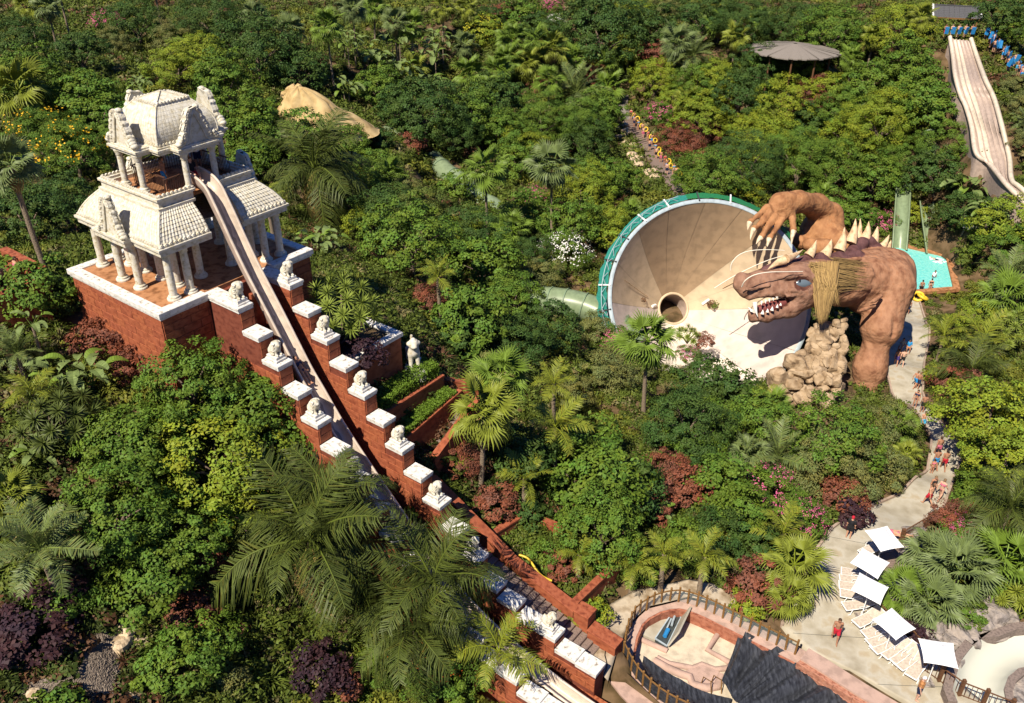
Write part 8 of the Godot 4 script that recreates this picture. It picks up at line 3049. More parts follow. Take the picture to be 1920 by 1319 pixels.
func undergrowth() -> void:
	# low leafy cover over all the planted ground: one mass, nobody could count it
	var areas := []
	var l := PLAZA_L.duplicate()
	var rr := PLAZA_R.duplicate()
	rr.reverse()
	l.append_array(rr)
	areas.append(Geometry2D.offset_polygon(PackedVector2Array(l), 0.6)[0])
	l = DIRT_L.duplicate()
	rr = DIRT_R.duplicate()
	rr.reverse()
	l.append_array(rr)
	areas.append(PackedVector2Array(l))
	areas.append(Geometry2D.offset_polygon(PackedVector2Array(RING_POOL), 2.3)[0])
	areas.append(Geometry2D.offset_polygon(PackedVector2Array(BOWL_HOLE), 0.9)[0])
	areas.append(Geometry2D.offset_polygon(PackedVector2Array(TURQ_HOLE), 1.2)[0])
	areas.append(Geometry2D.offset_polygon(PackedVector2Array(DECK), 0.3)[0])
	var box := PackedVector2Array()
	for q in [[-0.7, 9.0], [10.5, 9.0], [10.5, -0.5], [8.4, -1.0], [8.4, -26.0], [2.0, -26.0], [2.0, -0.7], [-0.7, -0.7]]:
		var w := TF * Vector3(q[0], 0, -q[1])
		box.append(Vector2(w.x, w.z))
	areas.append(box)
	var funnel := PackedVector2Array()
	for k in 24:
		var p := fun_at(k * 15.0, 9.6)
		funnel.append(Vector2(p.x, p.z))
	areas.append(funnel)
	var fl := PackedVector2Array()
	for k in 24: fl.append(Vector2(FUN_AP.x + cos(k * TAU / 24) * 4.0, FUN_AP.z + 3.0 + sin(k * TAU / 24) * 5.0))
	areas.append(fl)
	var wv := PackedVector2Array()
	for p in WAVE_L: wv.append(Vector2(p.x, p.z))
	for k in WAVE_R.size(): wv.append(Vector2(WAVE_R[-1 - k].x, WAVE_R[-1 - k].z))
	areas.append(Geometry2D.offset_polygon(wv, 1.2)[0])
	var sq := PackedVector2Array()
	for p in STAIR_L: sq.append(Vector2(p.x - 0.3, p.z))
	for k in STAIR_R.size(): sq.append(Vector2(STAIR_R[-1 - k].x + 0.3, STAIR_R[-1 - k].z))
	areas.append(sq)
	var rock := PackedVector2Array()
	for p in [Vector2(19, -56), Vector2(27, -56), Vector2(33, -70), Vector2(26, -72)]: rock.append(p)
	areas.append(rock)
	var dry := PackedVector2Array(DRY_SLOPE)
	areas.append(dry)
	var grn := PackedVector2Array(ROCK_GARDEN)
	areas.append(grn)
	var tone := FastNoiseLite.new()
	tone.seed = 21
	tone.frequency = 0.06
	var spots := [[], []]
	var r := RandomNumberGenerator.new()
	r.seed = 99
	for k in 68000:
		var z := -18.0 - 225.0 * pow(r.randf(), 1.35)
		var x := r.randf_range(-1.0, 1.0) * (16.0 - z * 0.66)
		if not open_ground(x, z, areas): continue
		var far := z < -95.0
		if far and r.randf() < 0.25: continue
		var v := tone.get_noise_2d(x, z)
		var sc := r.randf_range(0.35, 0.75) * (1.7 if far else 1.0)
		var c := Color(0.10, 0.135, 0.02)
		if v > 0.25: c = Color(0.15, 0.165, 0.022)
		elif v < -0.3: c = Color(0.14, 0.07, 0.036) if r.randf() < 0.35 else Color(0.06, 0.085, 0.016)
		elif r.randf() < 0.12: c = Color(0.17, 0.15, 0.06)
		c *= r.randf_range(0.75, 1.3)
		spots[0 if r.randf() < 0.75 else 1].append([Transform3D(Basis(Vector3.UP, r.randf() * TAU).scaled(Vector3(sc, sc * r.randf_range(0.7, 1.1), sc)), on(x, z, sc * 0.25)), c])
	for s in 2:
		var mm := MultiMesh.new()
		mm.transform_format = MultiMesh.TRANSFORM_3D
		mm.use_colors = true
		mm.mesh = crown_mesh(150, 0.34, 9, 71, 0.7) if s == 0 else tuft_mesh()
		mm.instance_count = spots[s].size()
		for k in spots[s].size():
			mm.set_instance_transform(k, spots[s][k][0])
			mm.set_instance_color(k, spots[s][k][1])
		var o := MultiMeshInstance3D.new()
		o.name = "undergrowth" if s == 0 else "grass_tufts"
		o.multimesh = mm
		o.material_override = M.leaf
		add_child(o)
		tag(o, "low mixed leafy undergrowth covering the planted slopes" if s == 0 else "tufts of long blades scattered through the undergrowth", "undergrowth" if s == 0 else "grass", "", "stuff")

func tuft_mesh() -> ArrayMesh:
	var r := RandomNumberGenerator.new()
	r.seed = 44
	var mb := MB.new()
	for k in 44:
		var w := r.randf() * TAU
		var el := r.randf_range(0.3, 1.4)
		var d := Vector3(cos(w) * cos(el), sin(el), sin(w) * cos(el)) * r.randf_range(0.8, 1.7)
		var x := d.cross(Vector3.UP).normalized() * 0.05
		var v := r.randf_range(0.6, 1.0)
		mb.col = Color(v, v, v)
		mb.quad(-x, x, d * 0.55 + x, d * 0.55 - x)
		mb.tri(d * 0.55 - x, d * 0.55 + x, d + Vector3(0, -0.35, 0))
	return mb.mesh()

func build_plants() -> void:
	setup_leaves()
	hedge("upper clipped green hedge right of the stepped wall below the lion statue", at_t(7.3, -5.9, 9.3), at_t(13.0, -5.9, 9.6), 1.3, 1.15)
	hedge("lower clipped green hedge between stepped wall and log stairs", at_t(7.9, -7.2, 7.4), at_t(13.2, -7.2, 7.9), 0.95, 1.25)
	undergrowth()
	plant("yu", at_t(8.9, -3.0, 12.8), 2.25, 1.9, "large green yucca cluster filling the red planter beside the stepped wall")
	plant("P", at_t(8.3, -4.7, 12.2), 1.25, 0.7, "dark purple bush spilling over the red planter's lower corner")
	plant("P", at_t(7.5, -3.2, 13.3), 0.75, 0.6, "small dark purple bush behind the first step caps")
	for q in [
["fp",-70.2,-132.9,2.0,7.0,"fan palm with thin trunk in the top left corner, left of its pair"],
["fp",-66.7,-131.5,2.0,7.0,"fan palm with thin trunk in the top left corner, right of its pair"],
["fp",-67.6,-137.7,2.0,9.0,"tall fan palm whose bare trunk enters at the top left edge"],
["fp",-55.3,-142.6,2.1,9.0,"tall fan palm whose bare brown trunk enters at the top above the temple"],
["D",-68.2,-123.9,4.0,3.4,"dark round tree at the left edge under the corner fan palms"],
["G",-54.4,-99.8,4.2,3.6,"mid green dense tree at the upper left edge"],
["D",-55.2,-114.4,3.4,2.9,"dark green tree right of the corner fan palms"],
["K",-65.4,-146.5,2.6,1.3,"shrub with magenta flowers high on the upper left slope"],
["D",-57.9,-139.8,4.5,3.8,"dark bushy tree left of the tall bare trunk above the temple"],
["o",-59.6,-134.7,3.2,1.6,"yellowish olive shrub below the magenta shrub, upper left"],
["bp",-65.5,-136.5,2.1,1.7,"clump of paddle-leaved plants on the upper left slope"],
["G",-48.9,-98.9,3.6,3.1,"mid green tree upslope left of the temple roof"],
["o",-50.5,-137.2,4.4,2.2,"pale olive shrub right of the bare trunk above the temple"],
["fp",-52.2,-138.9,2.1,2.5,"low fan palm just right of the bare trunk above the temple"],
["D",-46.2,-140.3,6.1,5.0,"large dark tree at the top edge left of the palm group"],
["D",-35.6,-124.2,5.9,4.8,"very dark broad tree upslope between temple and banana grove"],
["Y",-40.7,-114.9,4.1,3.5,"yellow-green tree above and right of the temple roof"],
["G",-33.7,-102.5,4.3,3.6,"bright green spreading tree behind the temple roof"],
["Y",-42.0,-110.5,3.3,2.9,"light green tree just above the temple dome"],
["fp",-53.0,-94.0,3.3,5.0,"big fan palm with drooping leaves at the left edge above the yellow-flowered tree"],
["F",-47.6,-86.4,4.0,3.4,"tree dotted with yellow flowers left of the temple, upper one"],
["F",-43.4,-83.8,3.4,3.0,"tree dotted with yellow flowers left of the temple, lower one"],
["G",-45.1,-94.7,3.5,3.0,"light green tree directly left of the temple dome"],
["fp",-41.0,-87.3,1.0,5.0,"small pale fan leaf palm poking out beside the temple dome"],
["bp",-43.5,-102.9,1.5,4.0,"paddle-leaved plant in the tree above the temple dome"],
["D",-34.9,-58.2,2.9,2.5,"very dark tree left of the temple with white speckled leaves"],
["D",-34.9,-63.7,2.5,2.3,"dark glossy tree between thin palm trunk and temple"],
["fp",-25.8,-43.1,1.4,8.0,"fan palm with long slanting trunk left of the temple platform"],
["G",-41.2,-93.3,2.9,2.6,"green tree behind the left gable of the temple roof"],
["G",-29.2,-95.8,4.1,3.5,"bright green tree behind the right side of the temple roof"],
["Y",-28.9,-99.4,2.5,2.2,"light green tree in front of the yellow rock dome's left side"],
["G",-24.4,-97.1,3.6,3.1,"bright green tree below the yellow rock dome"],
["G",-20.4,-100.8,3.1,2.8,"green tree under the right end of the yellow rock dome"],
["D",-30.1,-124.4,4.1,3.5,"dark tree left above the yellow rock dome"],
["rp",-19.9,-84.0,6.4,5.5,"tall dark feather palm with pale trunk right of the temple"],
["bp",-15.5,-62.9,1.7,1.3,"shaded paddle-leaved plants at the foot of the tall feather palm"],
["G",-28.2,-90.5,2.6,2.3,"green shrub tree between temple roof and tall feather palm"],
["fp",-26.6,-129.1,2.7,9.0,"fan palm with tall trunk above the yellow rock dome"],
["bp",-25.3,-136.9,2.4,4.0,"dark paddle-leaved plants right of the tall fan palm above the dome, first clump"],
["bp",-22.1,-135.8,2.6,5.0,"dark banana-like clump in the upper middle grove, left"],
["bp",-19.3,-143.2,2.7,6.0,"dark banana-like clump in the upper middle grove, top"],
["bp",-17.9,-136.9,2.8,5.0,"dark banana-like clump in the upper middle grove, lower"],
["bp",-14.0,-143.8,2.9,5.0,"dark banana-like clump at the right end of the upper middle grove"],
["bp",-12.9,-151.4,2.7,5.0,"dark banana-like clump near the top edge, right of the grove"],
["fp",-16.4,-144.1,2.4,8.0,"fan palm with bare trunk above the banana grove, right of pair"],
["fp",-18.8,-143.0,2.2,8.0,"fan palm with bare trunk above the banana grove, left of pair"],
["fp",-23.5,-153.3,2.5,6.0,"bright fan palm at the top edge over the banana grove"],
["fp",-12.3,-157.2,2.4,6.0,"bright fan palm at the top edge right of the banana grove"],
["fp",-8.6,-159.4,2.4,6.0,"yellowish fan palm at the top edge middle"],
["fp",-16.0,-140.8,2.5,3.0,"low fan palm below the banana grove"],
["bp",-22.9,-124.8,2.4,4.0,"paddle-leaved clump over the right flank of the yellow dome"],
["bp",-12.7,-137.0,3.0,3.0,"grey-green paddle-leaved clump below the grove"],
["G",-19.7,-128.4,3.9,3.3,"leafy green tree right of the yellow rock dome"],
["D",-11.8,-117.2,5.4,4.4,"large dark green tree in the centre of the upper middle"],
["D",-15.7,-118.7,3.2,2.8,"dark green tree right of the yellow rock dome's tail"],
["G",-6.3,-121.2,4.5,3.7,"mid green tree left of the date palm"],
["D",-2.6,-126.0,4.6,3.9,"dark green round tree left of the big date palm"],
["D",-8.2,-116.5,3.6,3.1,"dark tree above the two tall fan palms"],
["B",-13.6,-112.7,2.0,1.0,"reddish bronze shrub near the green tube beside the dome"],
["G",-16.2,-97.5,2.3,2.2,"light green tree between rock dome and grey tube"],
["G",-17.7,-88.2,3.4,2.9,"green tree right of the tall feather palm crown"],
["o",-12.8,-90.8,2.9,1.5,"olive green tree below the grey tube"],
["O",-9.1,-81.2,3.5,3.0,"big olive green rounded tree in the middle left of the fan palms"],
["Y",-5.3,-80.2,2.2,2.1,"yellow-green tree below the large grey tube"],
["G",-8.2,-64.8,3.9,3.3,"large dense green tree right of the yucca cluster"],
["D",-4.8,-78.6,3.6,3.1,"dark green tree under the nearest tall fan palm"],
["D",-12.4,-81.7,3.7,3.2,"dark green tree behind the yucca cluster"],
["f",-5.7,-159.8,3.7,1.9,"bush with yellow-orange blossom near the top middle"],
["R",-5.7,-161.6,2.1,1.0,"small orange-flowering shrub near the top middle"],
["D",-4.8,-163.2,3.2,2.8,"dark round bush near the top edge middle"],
["G",1.4,-165.0,3.8,3.3,"green tree near the top edge middle"],
["D",4.2,-160.6,3.4,2.9,"dark rounded tree at the top, left of the white blossom"],
["W",7.1,-164.7,2.3,1.2,"white blossoming shrub near the top middle edge"],
["B",-2.0,-168.5,3.1,1.6,"reddish shrub near the top edge middle"],
["K",6.8,-170.6,2.4,1.2,"pink flowering shrub at the top edge middle"],
["fp",-8.6,-152.6,2.3,3.0,"fan palm below the top middle flowering shrubs, leftmost of a loose row"],
["fp",-0.5,-150.2,2.6,4.0,"fan palm in the loose row at the top middle, second"],
["fp",3.5,-149.5,2.6,4.0,"fan palm in the loose row at the top middle, third"],
["fp",6.1,-148.9,2.8,4.0,"fan palm in the loose row at the top middle, fourth"],
["fp",-1.3,-146.9,2.6,4.0,"fan palm in the second row, upper middle, left"],
["fp",2.2,-146.6,2.8,4.0,"fan palm in the second row, upper middle, right"],
["fp",-2.6,-144.0,2.8,4.0,"fan palm with yellow lower leaves in the upper middle"],
["fp",-7.2,-142.4,2.9,3.0,"spreading fan palm low in the upper middle"],
["fp",10.4,-152.8,2.4,3.0,"fan palm left of the large dark tree, upper middle"],
["fp",16.9,-158.0,3.2,4.0,"fan palm below the large dark tree, upper middle"],
["D",15.3,-159.3,7.9,6.3,"large dark green tree in the upper middle right"],
["D",23.6,-161.6,5.2,4.3,"dark green tree right of the large dark one"],
["Y",21.7,-167.3,3.5,3.0,"bright yellow-green tree at the top edge, right of middle"],
["D",13.7,-164.8,3.8,3.3,"dark tree at the top edge right of middle"],
["o",29.1,-177.1,3.7,1.8,"grey-green leafless looking shrub at the top edge"],
["B",24.7,-157.2,3.7,1.9,"rusty red bush right of the large dark tree"],
["B",12.6,-154.9,2.8,1.4,"dull pink-red bush above the date palm"],
["fp",26.7,-149.1,3.3,6.0,"pale fan palm group at the upper middle right"],
["pp",9.8,-140.0,5.6,2.5,"big grey-green date palm with stiff feather leaves in the upper middle"],
["fp",16.0,-151.1,3.1,3.0,"fan palm right of the date palm"],
["pp",29.1,-146.8,3.8,4.0,"drooping dark feather palm in the upper middle right"],
["Y",23.6,-148.1,4.3,3.6,"yellow-green shrub tree right of the ring queue stairs, top"],
["G",12.8,-134.0,4.1,3.5,"green tree right of the date palm"],
["G",4.0,-126.6,4.8,4.0,"mid green tree below the date palm, left"],
["G",9.9,-127.4,4.7,3.9,"green tree left of the ring queue stairs"],
["D",10.1,-123.9,3.9,3.3,"dark grey-green tree left of the plank stairs"],
["K",23.4,-139.6,2.6,1.3,"pink oleander bush right of the ring queue stairs"],
["B",25.7,-132.2,3.5,1.7,"rust red shrub right of the ring queue stairs"],
["B",27.7,-131.9,2.1,1.1,"small red shrub at the lower end of the ring queue"],
["Y",29.7,-136.0,4.7,3.9,"bright yellow-green tree right of the rust red shrub"],
["fp",-2.9,-86.7,2.6,8.0,"tall fan palm with dry hanging leaves in front of the grey tube"],
["fp",4.0,-87.9,2.6,9.0,"tall fan palm with thin dark trunk right of the grey tube"],
["G",0.6,-110.2,3.1,2.7,"green tree between the two tall fan palms"],
["G",-1.8,-120.5,3.6,3.1,"green tree above the left tall fan palm"],
["G",1.4,-93.2,2.8,2.5,"bright feathery shrub mass under the right tall fan palm"],
["Y",8.2,-99.2,3.7,3.2,"yellow-green dense tree above the funnel's upper left rim, left"],
["G",10.0,-103.4,3.4,3.0,"green tree above the funnel's upper left rim, right"],
["G",13.4,-106.6,2.6,2.3,"leafy tree beside the lower plank stairs"],
["K",2.8,-103.3,1.9,0.9,"pink and white oleander beside the right tall fan palm's foot"],
["W",5.4,-82.8,2.8,1.4,"oleander bush covered with white flowers left of the funnel rim"],
["Y",9.7,-88.6,2.6,2.3,"pale yellow-green shrub beside the funnel net"],
["Y",10.5,-86.5,1.7,1.7,"yellow leafed shrub against the teal funnel net"],
["fp",-0.1,-86.1,2.2,2.5,"low fan palm left of the white oleander"],
["G",6.4,-87.0,3.4,3.0,"fine-leaved green shrub above the white oleander"],
["o",2.1,-78.3,2.7,1.3,"dull olive shrub left of the green inflow tube"],
["G",-0.0,-63.2,2.2,2.3,"green shrub below the low fan palm"],
["d",3.0,-61.1,2.6,1.3,"dark green shrub below the green inflow tube"],
["o",7.3,-69.1,1.8,0.9,"thin grey-green shrub in front of the inflow tube"],
["K",9.1,-67.8,1.6,0.8,"pink flowering shrub below the funnel's lower left rim"],
["d",-0.0,-57.2,2.6,1.3,"dark green bushes right of the standing lion statue"],
["G",-3.2,-57.0,3.0,2.6,"dark green tree behind the standing lion statue"],
["D",-4.1,-55.8,1.9,1.8,"shadowed bush beside the standing lion statue"],
["b",-6.5,-59.0,1.4,0.7,"reddish orange croton shrub behind the yucca cluster"],
["f",-3.8,-60.5,1.3,0.6,"yellow variegated shrub right of the yucca cluster"],
["G",-2.6,-74.8,3.5,3.0,"green tree in the middle between yucca cluster and white oleander"],
["D",1.5,-80.6,2.4,2.2,"shadowed green bush left of the white oleander"],
["o",-0.8,-53.2,1.9,1.0,"brownish undergrowth shrub above the paired fan palms"],
["yu",-16.5,-41.4,1.8,1.4,"yellow-green spiky yucca cluster in front of the temple platform corner"],
["B",-22.4,-40.9,1.5,0.8,"bronze red shrub at the foot of the temple platform's left wall"],
["B",-20.2,-39.2,1.1,0.6,"reddish shrub below the temple platform's left wall"],
["bp",-22.3,-37.6,1.7,1.3,"large paddle-leaved banana plant left below the temple platform"],
["bp",-24.6,-38.9,1.0,3.0,"upright pale paddle-leaved plant at the left edge"],
["G",-26.1,-42.3,2.0,1.9,"dark leafy tree left of the temple platform wall"],
["d",-25.0,-43.3,1.3,0.7,"dark bush at the left corner of the temple platform"],
["yu",-21.9,-34.4,1.9,1.4,"dark green spiky rosettes at the left edge, middle height"],
["pp",-25.4,-38.2,1.6,1.6,"dark feather palm leaves at the left edge"],
["ap",-23.2,-35.0,1.5,2.0,"drooping fine feather palm at the left edge"],
["bp",-22.6,-33.2,1.3,1.0,"big ribbed paddle leaves at the left edge below the spiky rosettes"],
["G",-16.1,-36.7,2.5,2.3,"broad leafy tree in front of the temple platform, upper crown"],
["G",-13.6,-36.9,2.3,2.1,"leafy tree against the left stepped wall"],
["G",-18.3,-33.9,2.5,2.2,"big sunlit green tree in the lower left, upper left crown"],
["Y",-14.6,-34.0,2.9,2.6,"big sunlit yellow-green tree in the lower left, central crown"],
["G",-18.0,-30.1,2.5,2.3,"big sunlit green tree in the lower left, left crown"],
["G",-15.6,-30.5,2.2,2.1,"big sunlit green tree in the lower left, lower crown"],
["Y",-13.3,-33.0,1.6,1.6,"hanging yellow-green branch of the big lower left tree"],
["G",-16.4,-28.6,1.9,1.9,"darker green lower skirt of the big lower left tree"],
["G",-12.1,-36.4,1.7,1.6,"small-leaved tree beside the left stepped wall's middle"],
["G",-12.2,-39.7,1.3,1.4,"green bush leaning over the white water slide"],
["bp",-15.7,-33.4,0.7,4.0,"young banana leaves poking from the big lower left tree"],
["pp",-19.9,-27.3,2.6,3.0,"grey-green feather palm with yellow-edged leaves in the lower left"],
["fp",-22.2,-29.8,1.3,3.0,"fan palm with yellowing leaves at the left edge"],
["P",-20.6,-25.7,1.7,0.8,"dark purple bush in the lower left corner"],
["g",-19.7,-27.0,0.9,0.5,"bright green bush above the dark purple bush, lower left"],
["P",-19.4,-27.6,0.6,0.3,"small purple shrub right of the lower left bright bush"],
["g",-18.7,-27.6,0.7,0.4,"light green leafy shrub beside the dry slope"],
["g",-14.6,-25.7,1.8,0.9,"leafy green bush at the bottom edge right of the dry slope"],
["g",-13.8,-27.4,1.5,0.7,"green bush behind the bottom edge bush"],
["g",-18.0,-22.4,1.0,0.5,"bright green bush at the very bottom left edge"],
["B",-15.0,-28.6,1.2,0.6,"dark reddish undergrowth below the big lower left tree"],
["B",-14.8,-31.2,0.9,0.5,"red leafed cordyline among shadows below the big tree"],
["bp",-14.5,-30.6,0.9,0.7,"small banana plant with yellow-green leaves beside the red cordyline"],
["g",-12.6,-33.0,0.7,0.4,"small light green shrub in the shadows left of the big feather palms"],
["o",-12.5,-25.9,0.8,0.4,"grey-blue low shrub at the bottom edge"],
["P",-9.0,-27.8,1.4,0.7,"dark purple shrub at the bottom edge under the feather palms"],
["B",-8.1,-27.7,0.9,0.5,"red and orange shrub at the bottom edge"],
["g",-6.7,-28.9,1.2,0.6,"green shrub at the bottom edge left of the lion"],
["rp",-9.6,-31.1,4.6,5.0,"huge dark feather palm in the lower middle, left and largest"],
["rp",-8.7,-32.7,3.1,6.0,"upright young feather palm leaves against the left stepped wall"],
["rp",-3.7,-30.5,3.9,5.0,"huge feather palm in the lower middle, right of the largest"],
["rp",-4.5,-28.9,3.1,4.0,"lower feather palm with long hanging leaves near the bottom"],
["ap",-0.5,-29.0,2.4,3.0,"bright yellow-green feather palm beside the lowest step caps"],
["g",-5.7,-35.4,1.4,0.7,"fine-leaved green shrub at the foot of the water slide"],
["R",-4.1,-29.8,1.9,0.9,"feathery green shrub with orange flowers at the bottom middle"],
["g",-2.0,-29.4,1.6,0.8,"feathery green shrub at the bottom edge right of the orange-flowered one"],
["g",-7.4,-35.9,1.2,0.6,"fine-leaved shrub hiding the lower water slide"],
["g",-3.5,-28.3,1.3,0.7,"bright green bush at the bottom edge middle"],
["fp",-1.6,-40.4,2.0,6.0,"fan palm with bright wide leaves beside the log stairs"],
["fp",-0.6,-42.7,1.7,6.0,"fan palm behind the bright one beside the log stairs"],
["ap",2.9,-50.2,2.0,4.0,"slender yellowish feather palm, upper one of two in the middle"],
["ap",2.7,-43.8,2.2,4.0,"slender yellowish feather palm, lower one of two in the middle"],
["b",-3.0,-41.1,1.3,0.7,"pinkish red shrub at the foot of the bright fan palm, upper"],
["b",-1.0,-39.4,1.2,0.6,"pinkish red shrub above the garden wall, lower"],
["f",-3.1,-41.1,0.6,0.3,"small yellow leafed shrub beside the log stairs"],
["ap",0.8,-40.0,1.9,2.5,"arching feather palm leaves in the shade above red walls"],
["D",0.9,-42.2,1.9,1.9,"dark shaded bush between the slender feather palms"],
["d",1.0,-39.6,1.1,0.6,"grey dead looking palm tuft in front of the red wall"],
["G",5.2,-42.1,3.3,2.9,"big bright leafy tree in the middle foreground, upper crown"],
["G",5.3,-38.0,2.5,2.2,"big bright leafy tree in the middle foreground, lower crown"],
["G",4.6,-46.2,2.1,2.0,"leafy tree above the big middle tree"],
["D",7.4,-42.5,2.0,1.9,"dark side of the tree right of the big middle tree"],
["ap",3.9,-36.3,1.5,2.0,"low bright feather palm in front of the red retaining wall"],
["B",2.9,-36.7,1.1,0.6,"reddish shrub in the walled bed beside the yellow tube"],
["g",1.9,-37.0,1.0,0.5,"green shrub in the walled bed behind the yellow tube"],
["f",4.7,-33.6,0.9,0.4,"round bush with yellow-green leaves at the wall end by the sandy path"],
["g",7.6,-37.1,1.3,0.7,"round bright green bush above the sandy path"],
["ap",7.0,-36.0,1.5,2.0,"small feather palm over the round bright green bush"],
["ap",8.6,-36.0,1.5,3.0,"slender grey-stemmed feather palm left above the pool fence"],
["ap",10.8,-35.8,1.8,3.0,"pale arching feather palm with grey stem behind the pool fence"],
["B",8.9,-42.5,1.4,0.7,"red-brown shrub right of the big middle tree"],
["bp",9.5,-41.9,1.1,0.9,"dark paddle-leaved plant among red-brown shrubs"],
["d",12.5,-39.6,1.9,1.0,"dark creeping green shrub mound in the lower middle right"],
["g",10.7,-39.2,1.6,0.8,"light green small-flowered groundcover mound"],
["b",11.5,-44.1,1.7,0.9,"rusty shrub below the rounded hedge bushes"],
["o",7.5,-57.8,2.1,1.0,"dry brownish shrub on the slope left of the funnel apron"],
["fp",9.7,-53.7,2.1,6.5,"fan palm with dry skirt standing in front of the funnel's lower edge"],
["d",16.7,-63.4,2.6,1.3,"dense rounded dark green bush in front of the funnel, left"],
["D",12.4,-50.0,3.0,2.6,"dense rounded green tree below the funnel apron"],
["d",18.7,-62.3,2.0,1.0,"dense rounded bush under the funnel's lower right edge"],
["g",15.5,-52.8,2.2,1.1,"light speckled green tree below the funnel's lower right edge"],
["g",12.7,-48.7,2.2,1.1,"green shrub left below the rounded trees"],
["b",17.9,-70.4,1.0,0.5,"small brown-red shrub on the funnel's lower rim"],
["yu",16.4,-70.5,1.1,0.8,"small spiky yucca against the pale funnel floor"],
["K",16.0,-68.1,1.1,0.5,"pink bougainvillea at the funnel's lower edge"],
["G",18.7,-53.4,2.0,1.9,"green shrub left of the rocky mound's foot"],
["fp",21.3,-58.8,1.5,2.0,"fan palm leaves at the foot of the rocky mound"],
["ap",21.3,-59.9,1.9,1.5,"yellowish feather leaves at the foot of the rocky mound"],
["G",22.2,-48.8,3.2,2.8,"broad fine-leaved olive green tree in front of the dragon's leg, left"],
["o",26.9,-53.0,2.7,1.4,"broad fine-leaved olive green tree in front of the dragon's leg, right"],
["o",22.2,-47.0,2.9,1.5,"lower part of the fine-leaved tree beside the path"],
["o",25.8,-47.7,1.8,0.9,"soft green shrub beside the path bend"],
["fp",28.7,-52.9,1.6,2.0,"fan palm leaves beside the path above the bend"],
["fp",28.4,-50.1,1.0,1.5,"fan palm leaves with yellow tips hanging over the path"],
["pp",18.4,-47.9,2.9,2.0,"arching grey-green palm leaves left of the fine-leaved tree"],
["fp",16.4,-48.5,1.5,2.0,"fan palm in the shrubs left of the arching palm leaves"],
["K",17.2,-45.4,2.0,1.0,"pink flowering oleander left of the plaza, upper"],
["K",18.2,-41.8,1.7,0.8,"pink flowering oleander at the plaza's left edge, lower"],
["b",21.9,-44.6,1.5,0.8,"rust red shrub at the path bend"],
["P",22.1,-42.9,1.0,0.5,"dark purple shrub at the shaded plaza edge"],
["ap",16.3,-39.1,2.0,2.0,"yellowish feather palm at the plaza's left edge, upper"],
["fp",16.3,-36.7,1.8,2.0,"wide fan palm at the plaza's left edge"],
["fp",15.6,-34.8,1.3,1.5,"yellow-green fan palm overhanging the plaza's lower left edge"],
["b",14.1,-35.9,1.7,0.9,"large rust brown shrub above the pool fence"],
["f",13.3,-34.7,0.9,0.4,"yellow-leafed shrub just above the pool fence"],
["d",14.8,-38.9,1.6,0.8,"dark shrub left of the yellowish feather palm by the plaza"],
["G",14.4,-41.8,1.7,1.6,"green shrub left of the pink oleanders"],
["B",10.4,-46.0,1.6,0.8,"dark red shrub below the rounded trees, left"],
["G",13.6,-44.5,1.7,1.7,"mid green shrub above the creeping mound"],
["g",31.0,-44.8,1.8,0.9,"bright leafy shrub at the right of the path bend"],
["Y",35.1,-52.2,3.7,3.2,"large bright yellow-green tree at the right edge"],
["Y",33.2,-46.4,2.8,2.5,"lower bright yellow-green tree at the right edge"],
["rp",29.8,-40.0,3.2,3.5,"broad feather palm arching over the path on the right"],
["b",39.2,-64.1,2.1,1.1,"dark bronze shrub on the right of the path"],
["b",36.5,-57.4,1.4,0.7,"red shrub on the right edge of the path"],
["f",38.7,-67.1,1.2,0.6,"yellow-green leafy shrub beside the upper path"],
["ap",42.7,-68.5,3.4,2.5,"feather palm group right of the upper path, lower"],
["ap",40.5,-71.1,2.5,3.0,"feather palm beside the seat by the dragon's leg"],
["rp",39.6,-63.8,3.7,2.5,"grey-green feather palm leaves above the bronze shrub"],
["yu",46.9,-72.0,2.5,1.9,"spiky rosettes at the right edge"],
["fp",47.3,-74.7,2.6,4.0,"fan palm at the right edge above the spiky rosettes"],
["pp",51.4,-81.8,3.3,4.0,"dark feather palm at the right edge beside the turquoise pool"],
["Y",45.6,-74.8,2.4,2.2,"bright yellow-green shrub right of the turquoise pool's corner"],
["G",56.5,-91.2,3.6,3.1,"bright green feathery tree right of the turquoise pool"],
["Y",56.7,-93.5,3.7,3.1,"yellow-green tree at the right edge above the pool"],
["D",55.2,-99.4,3.0,2.6,"dark shrub with white specks right of the turquoise pool"],
["W",55.5,-98.5,1.4,0.7,"white flowered climber right of the pool chutes"],
["K",48.6,-106.5,2.1,1.0,"magenta bougainvillea behind the dragon's spikes"],
["b",28.4,-42.0,1.6,0.8,"rust red shrub right of the topmost parasol"],
["K",28.4,-41.0,1.3,0.7,"pink flowered shrub behind the rust red shrub, right side"],
["fp",24.9,-38.1,1.7,1.5,"blue-green fan palm beside the timber deck"],
["fp",25.5,-36.2,2.0,2.0,"large blue-green fan palm behind the parasols"],
["fp",22.1,-35.5,1.5,1.2,"yellow-green fan palm between middle and fourth parasol"],
["fp",23.3,-34.7,1.7,1.2,"fan palm beside the fourth parasol"],
["fp",28.5,-37.0,2.2,2.0,"large fan palm at the right edge"],
["yu",28.6,-35.3,1.2,0.9,"yellow striped spiky plant at the right edge"],
["g",25.5,-34.5,1.1,0.5,"low green shrub among grey rocks"],
["g",31.1,-41.2,2.0,1.0,"leafy green shrub behind the right edge fan palm"],
["P",22.1,-33.0,0.8,0.4,"small dark shrub behind the loungers"],
["G",24.7,-106.0,4.0,3.4,"green tree above the funnel's top rim"],
["G",22.9,-108.1,2.2,2.1,"green shrub beside the lower plank stairs, right"],
["D",30.3,-110.0,4.9,4.0,"dark green tree above the dragon's raised hand"],
["Y",36.6,-123.4,5.4,4.4,"yellow-green tree above the dragon's raised hand"],
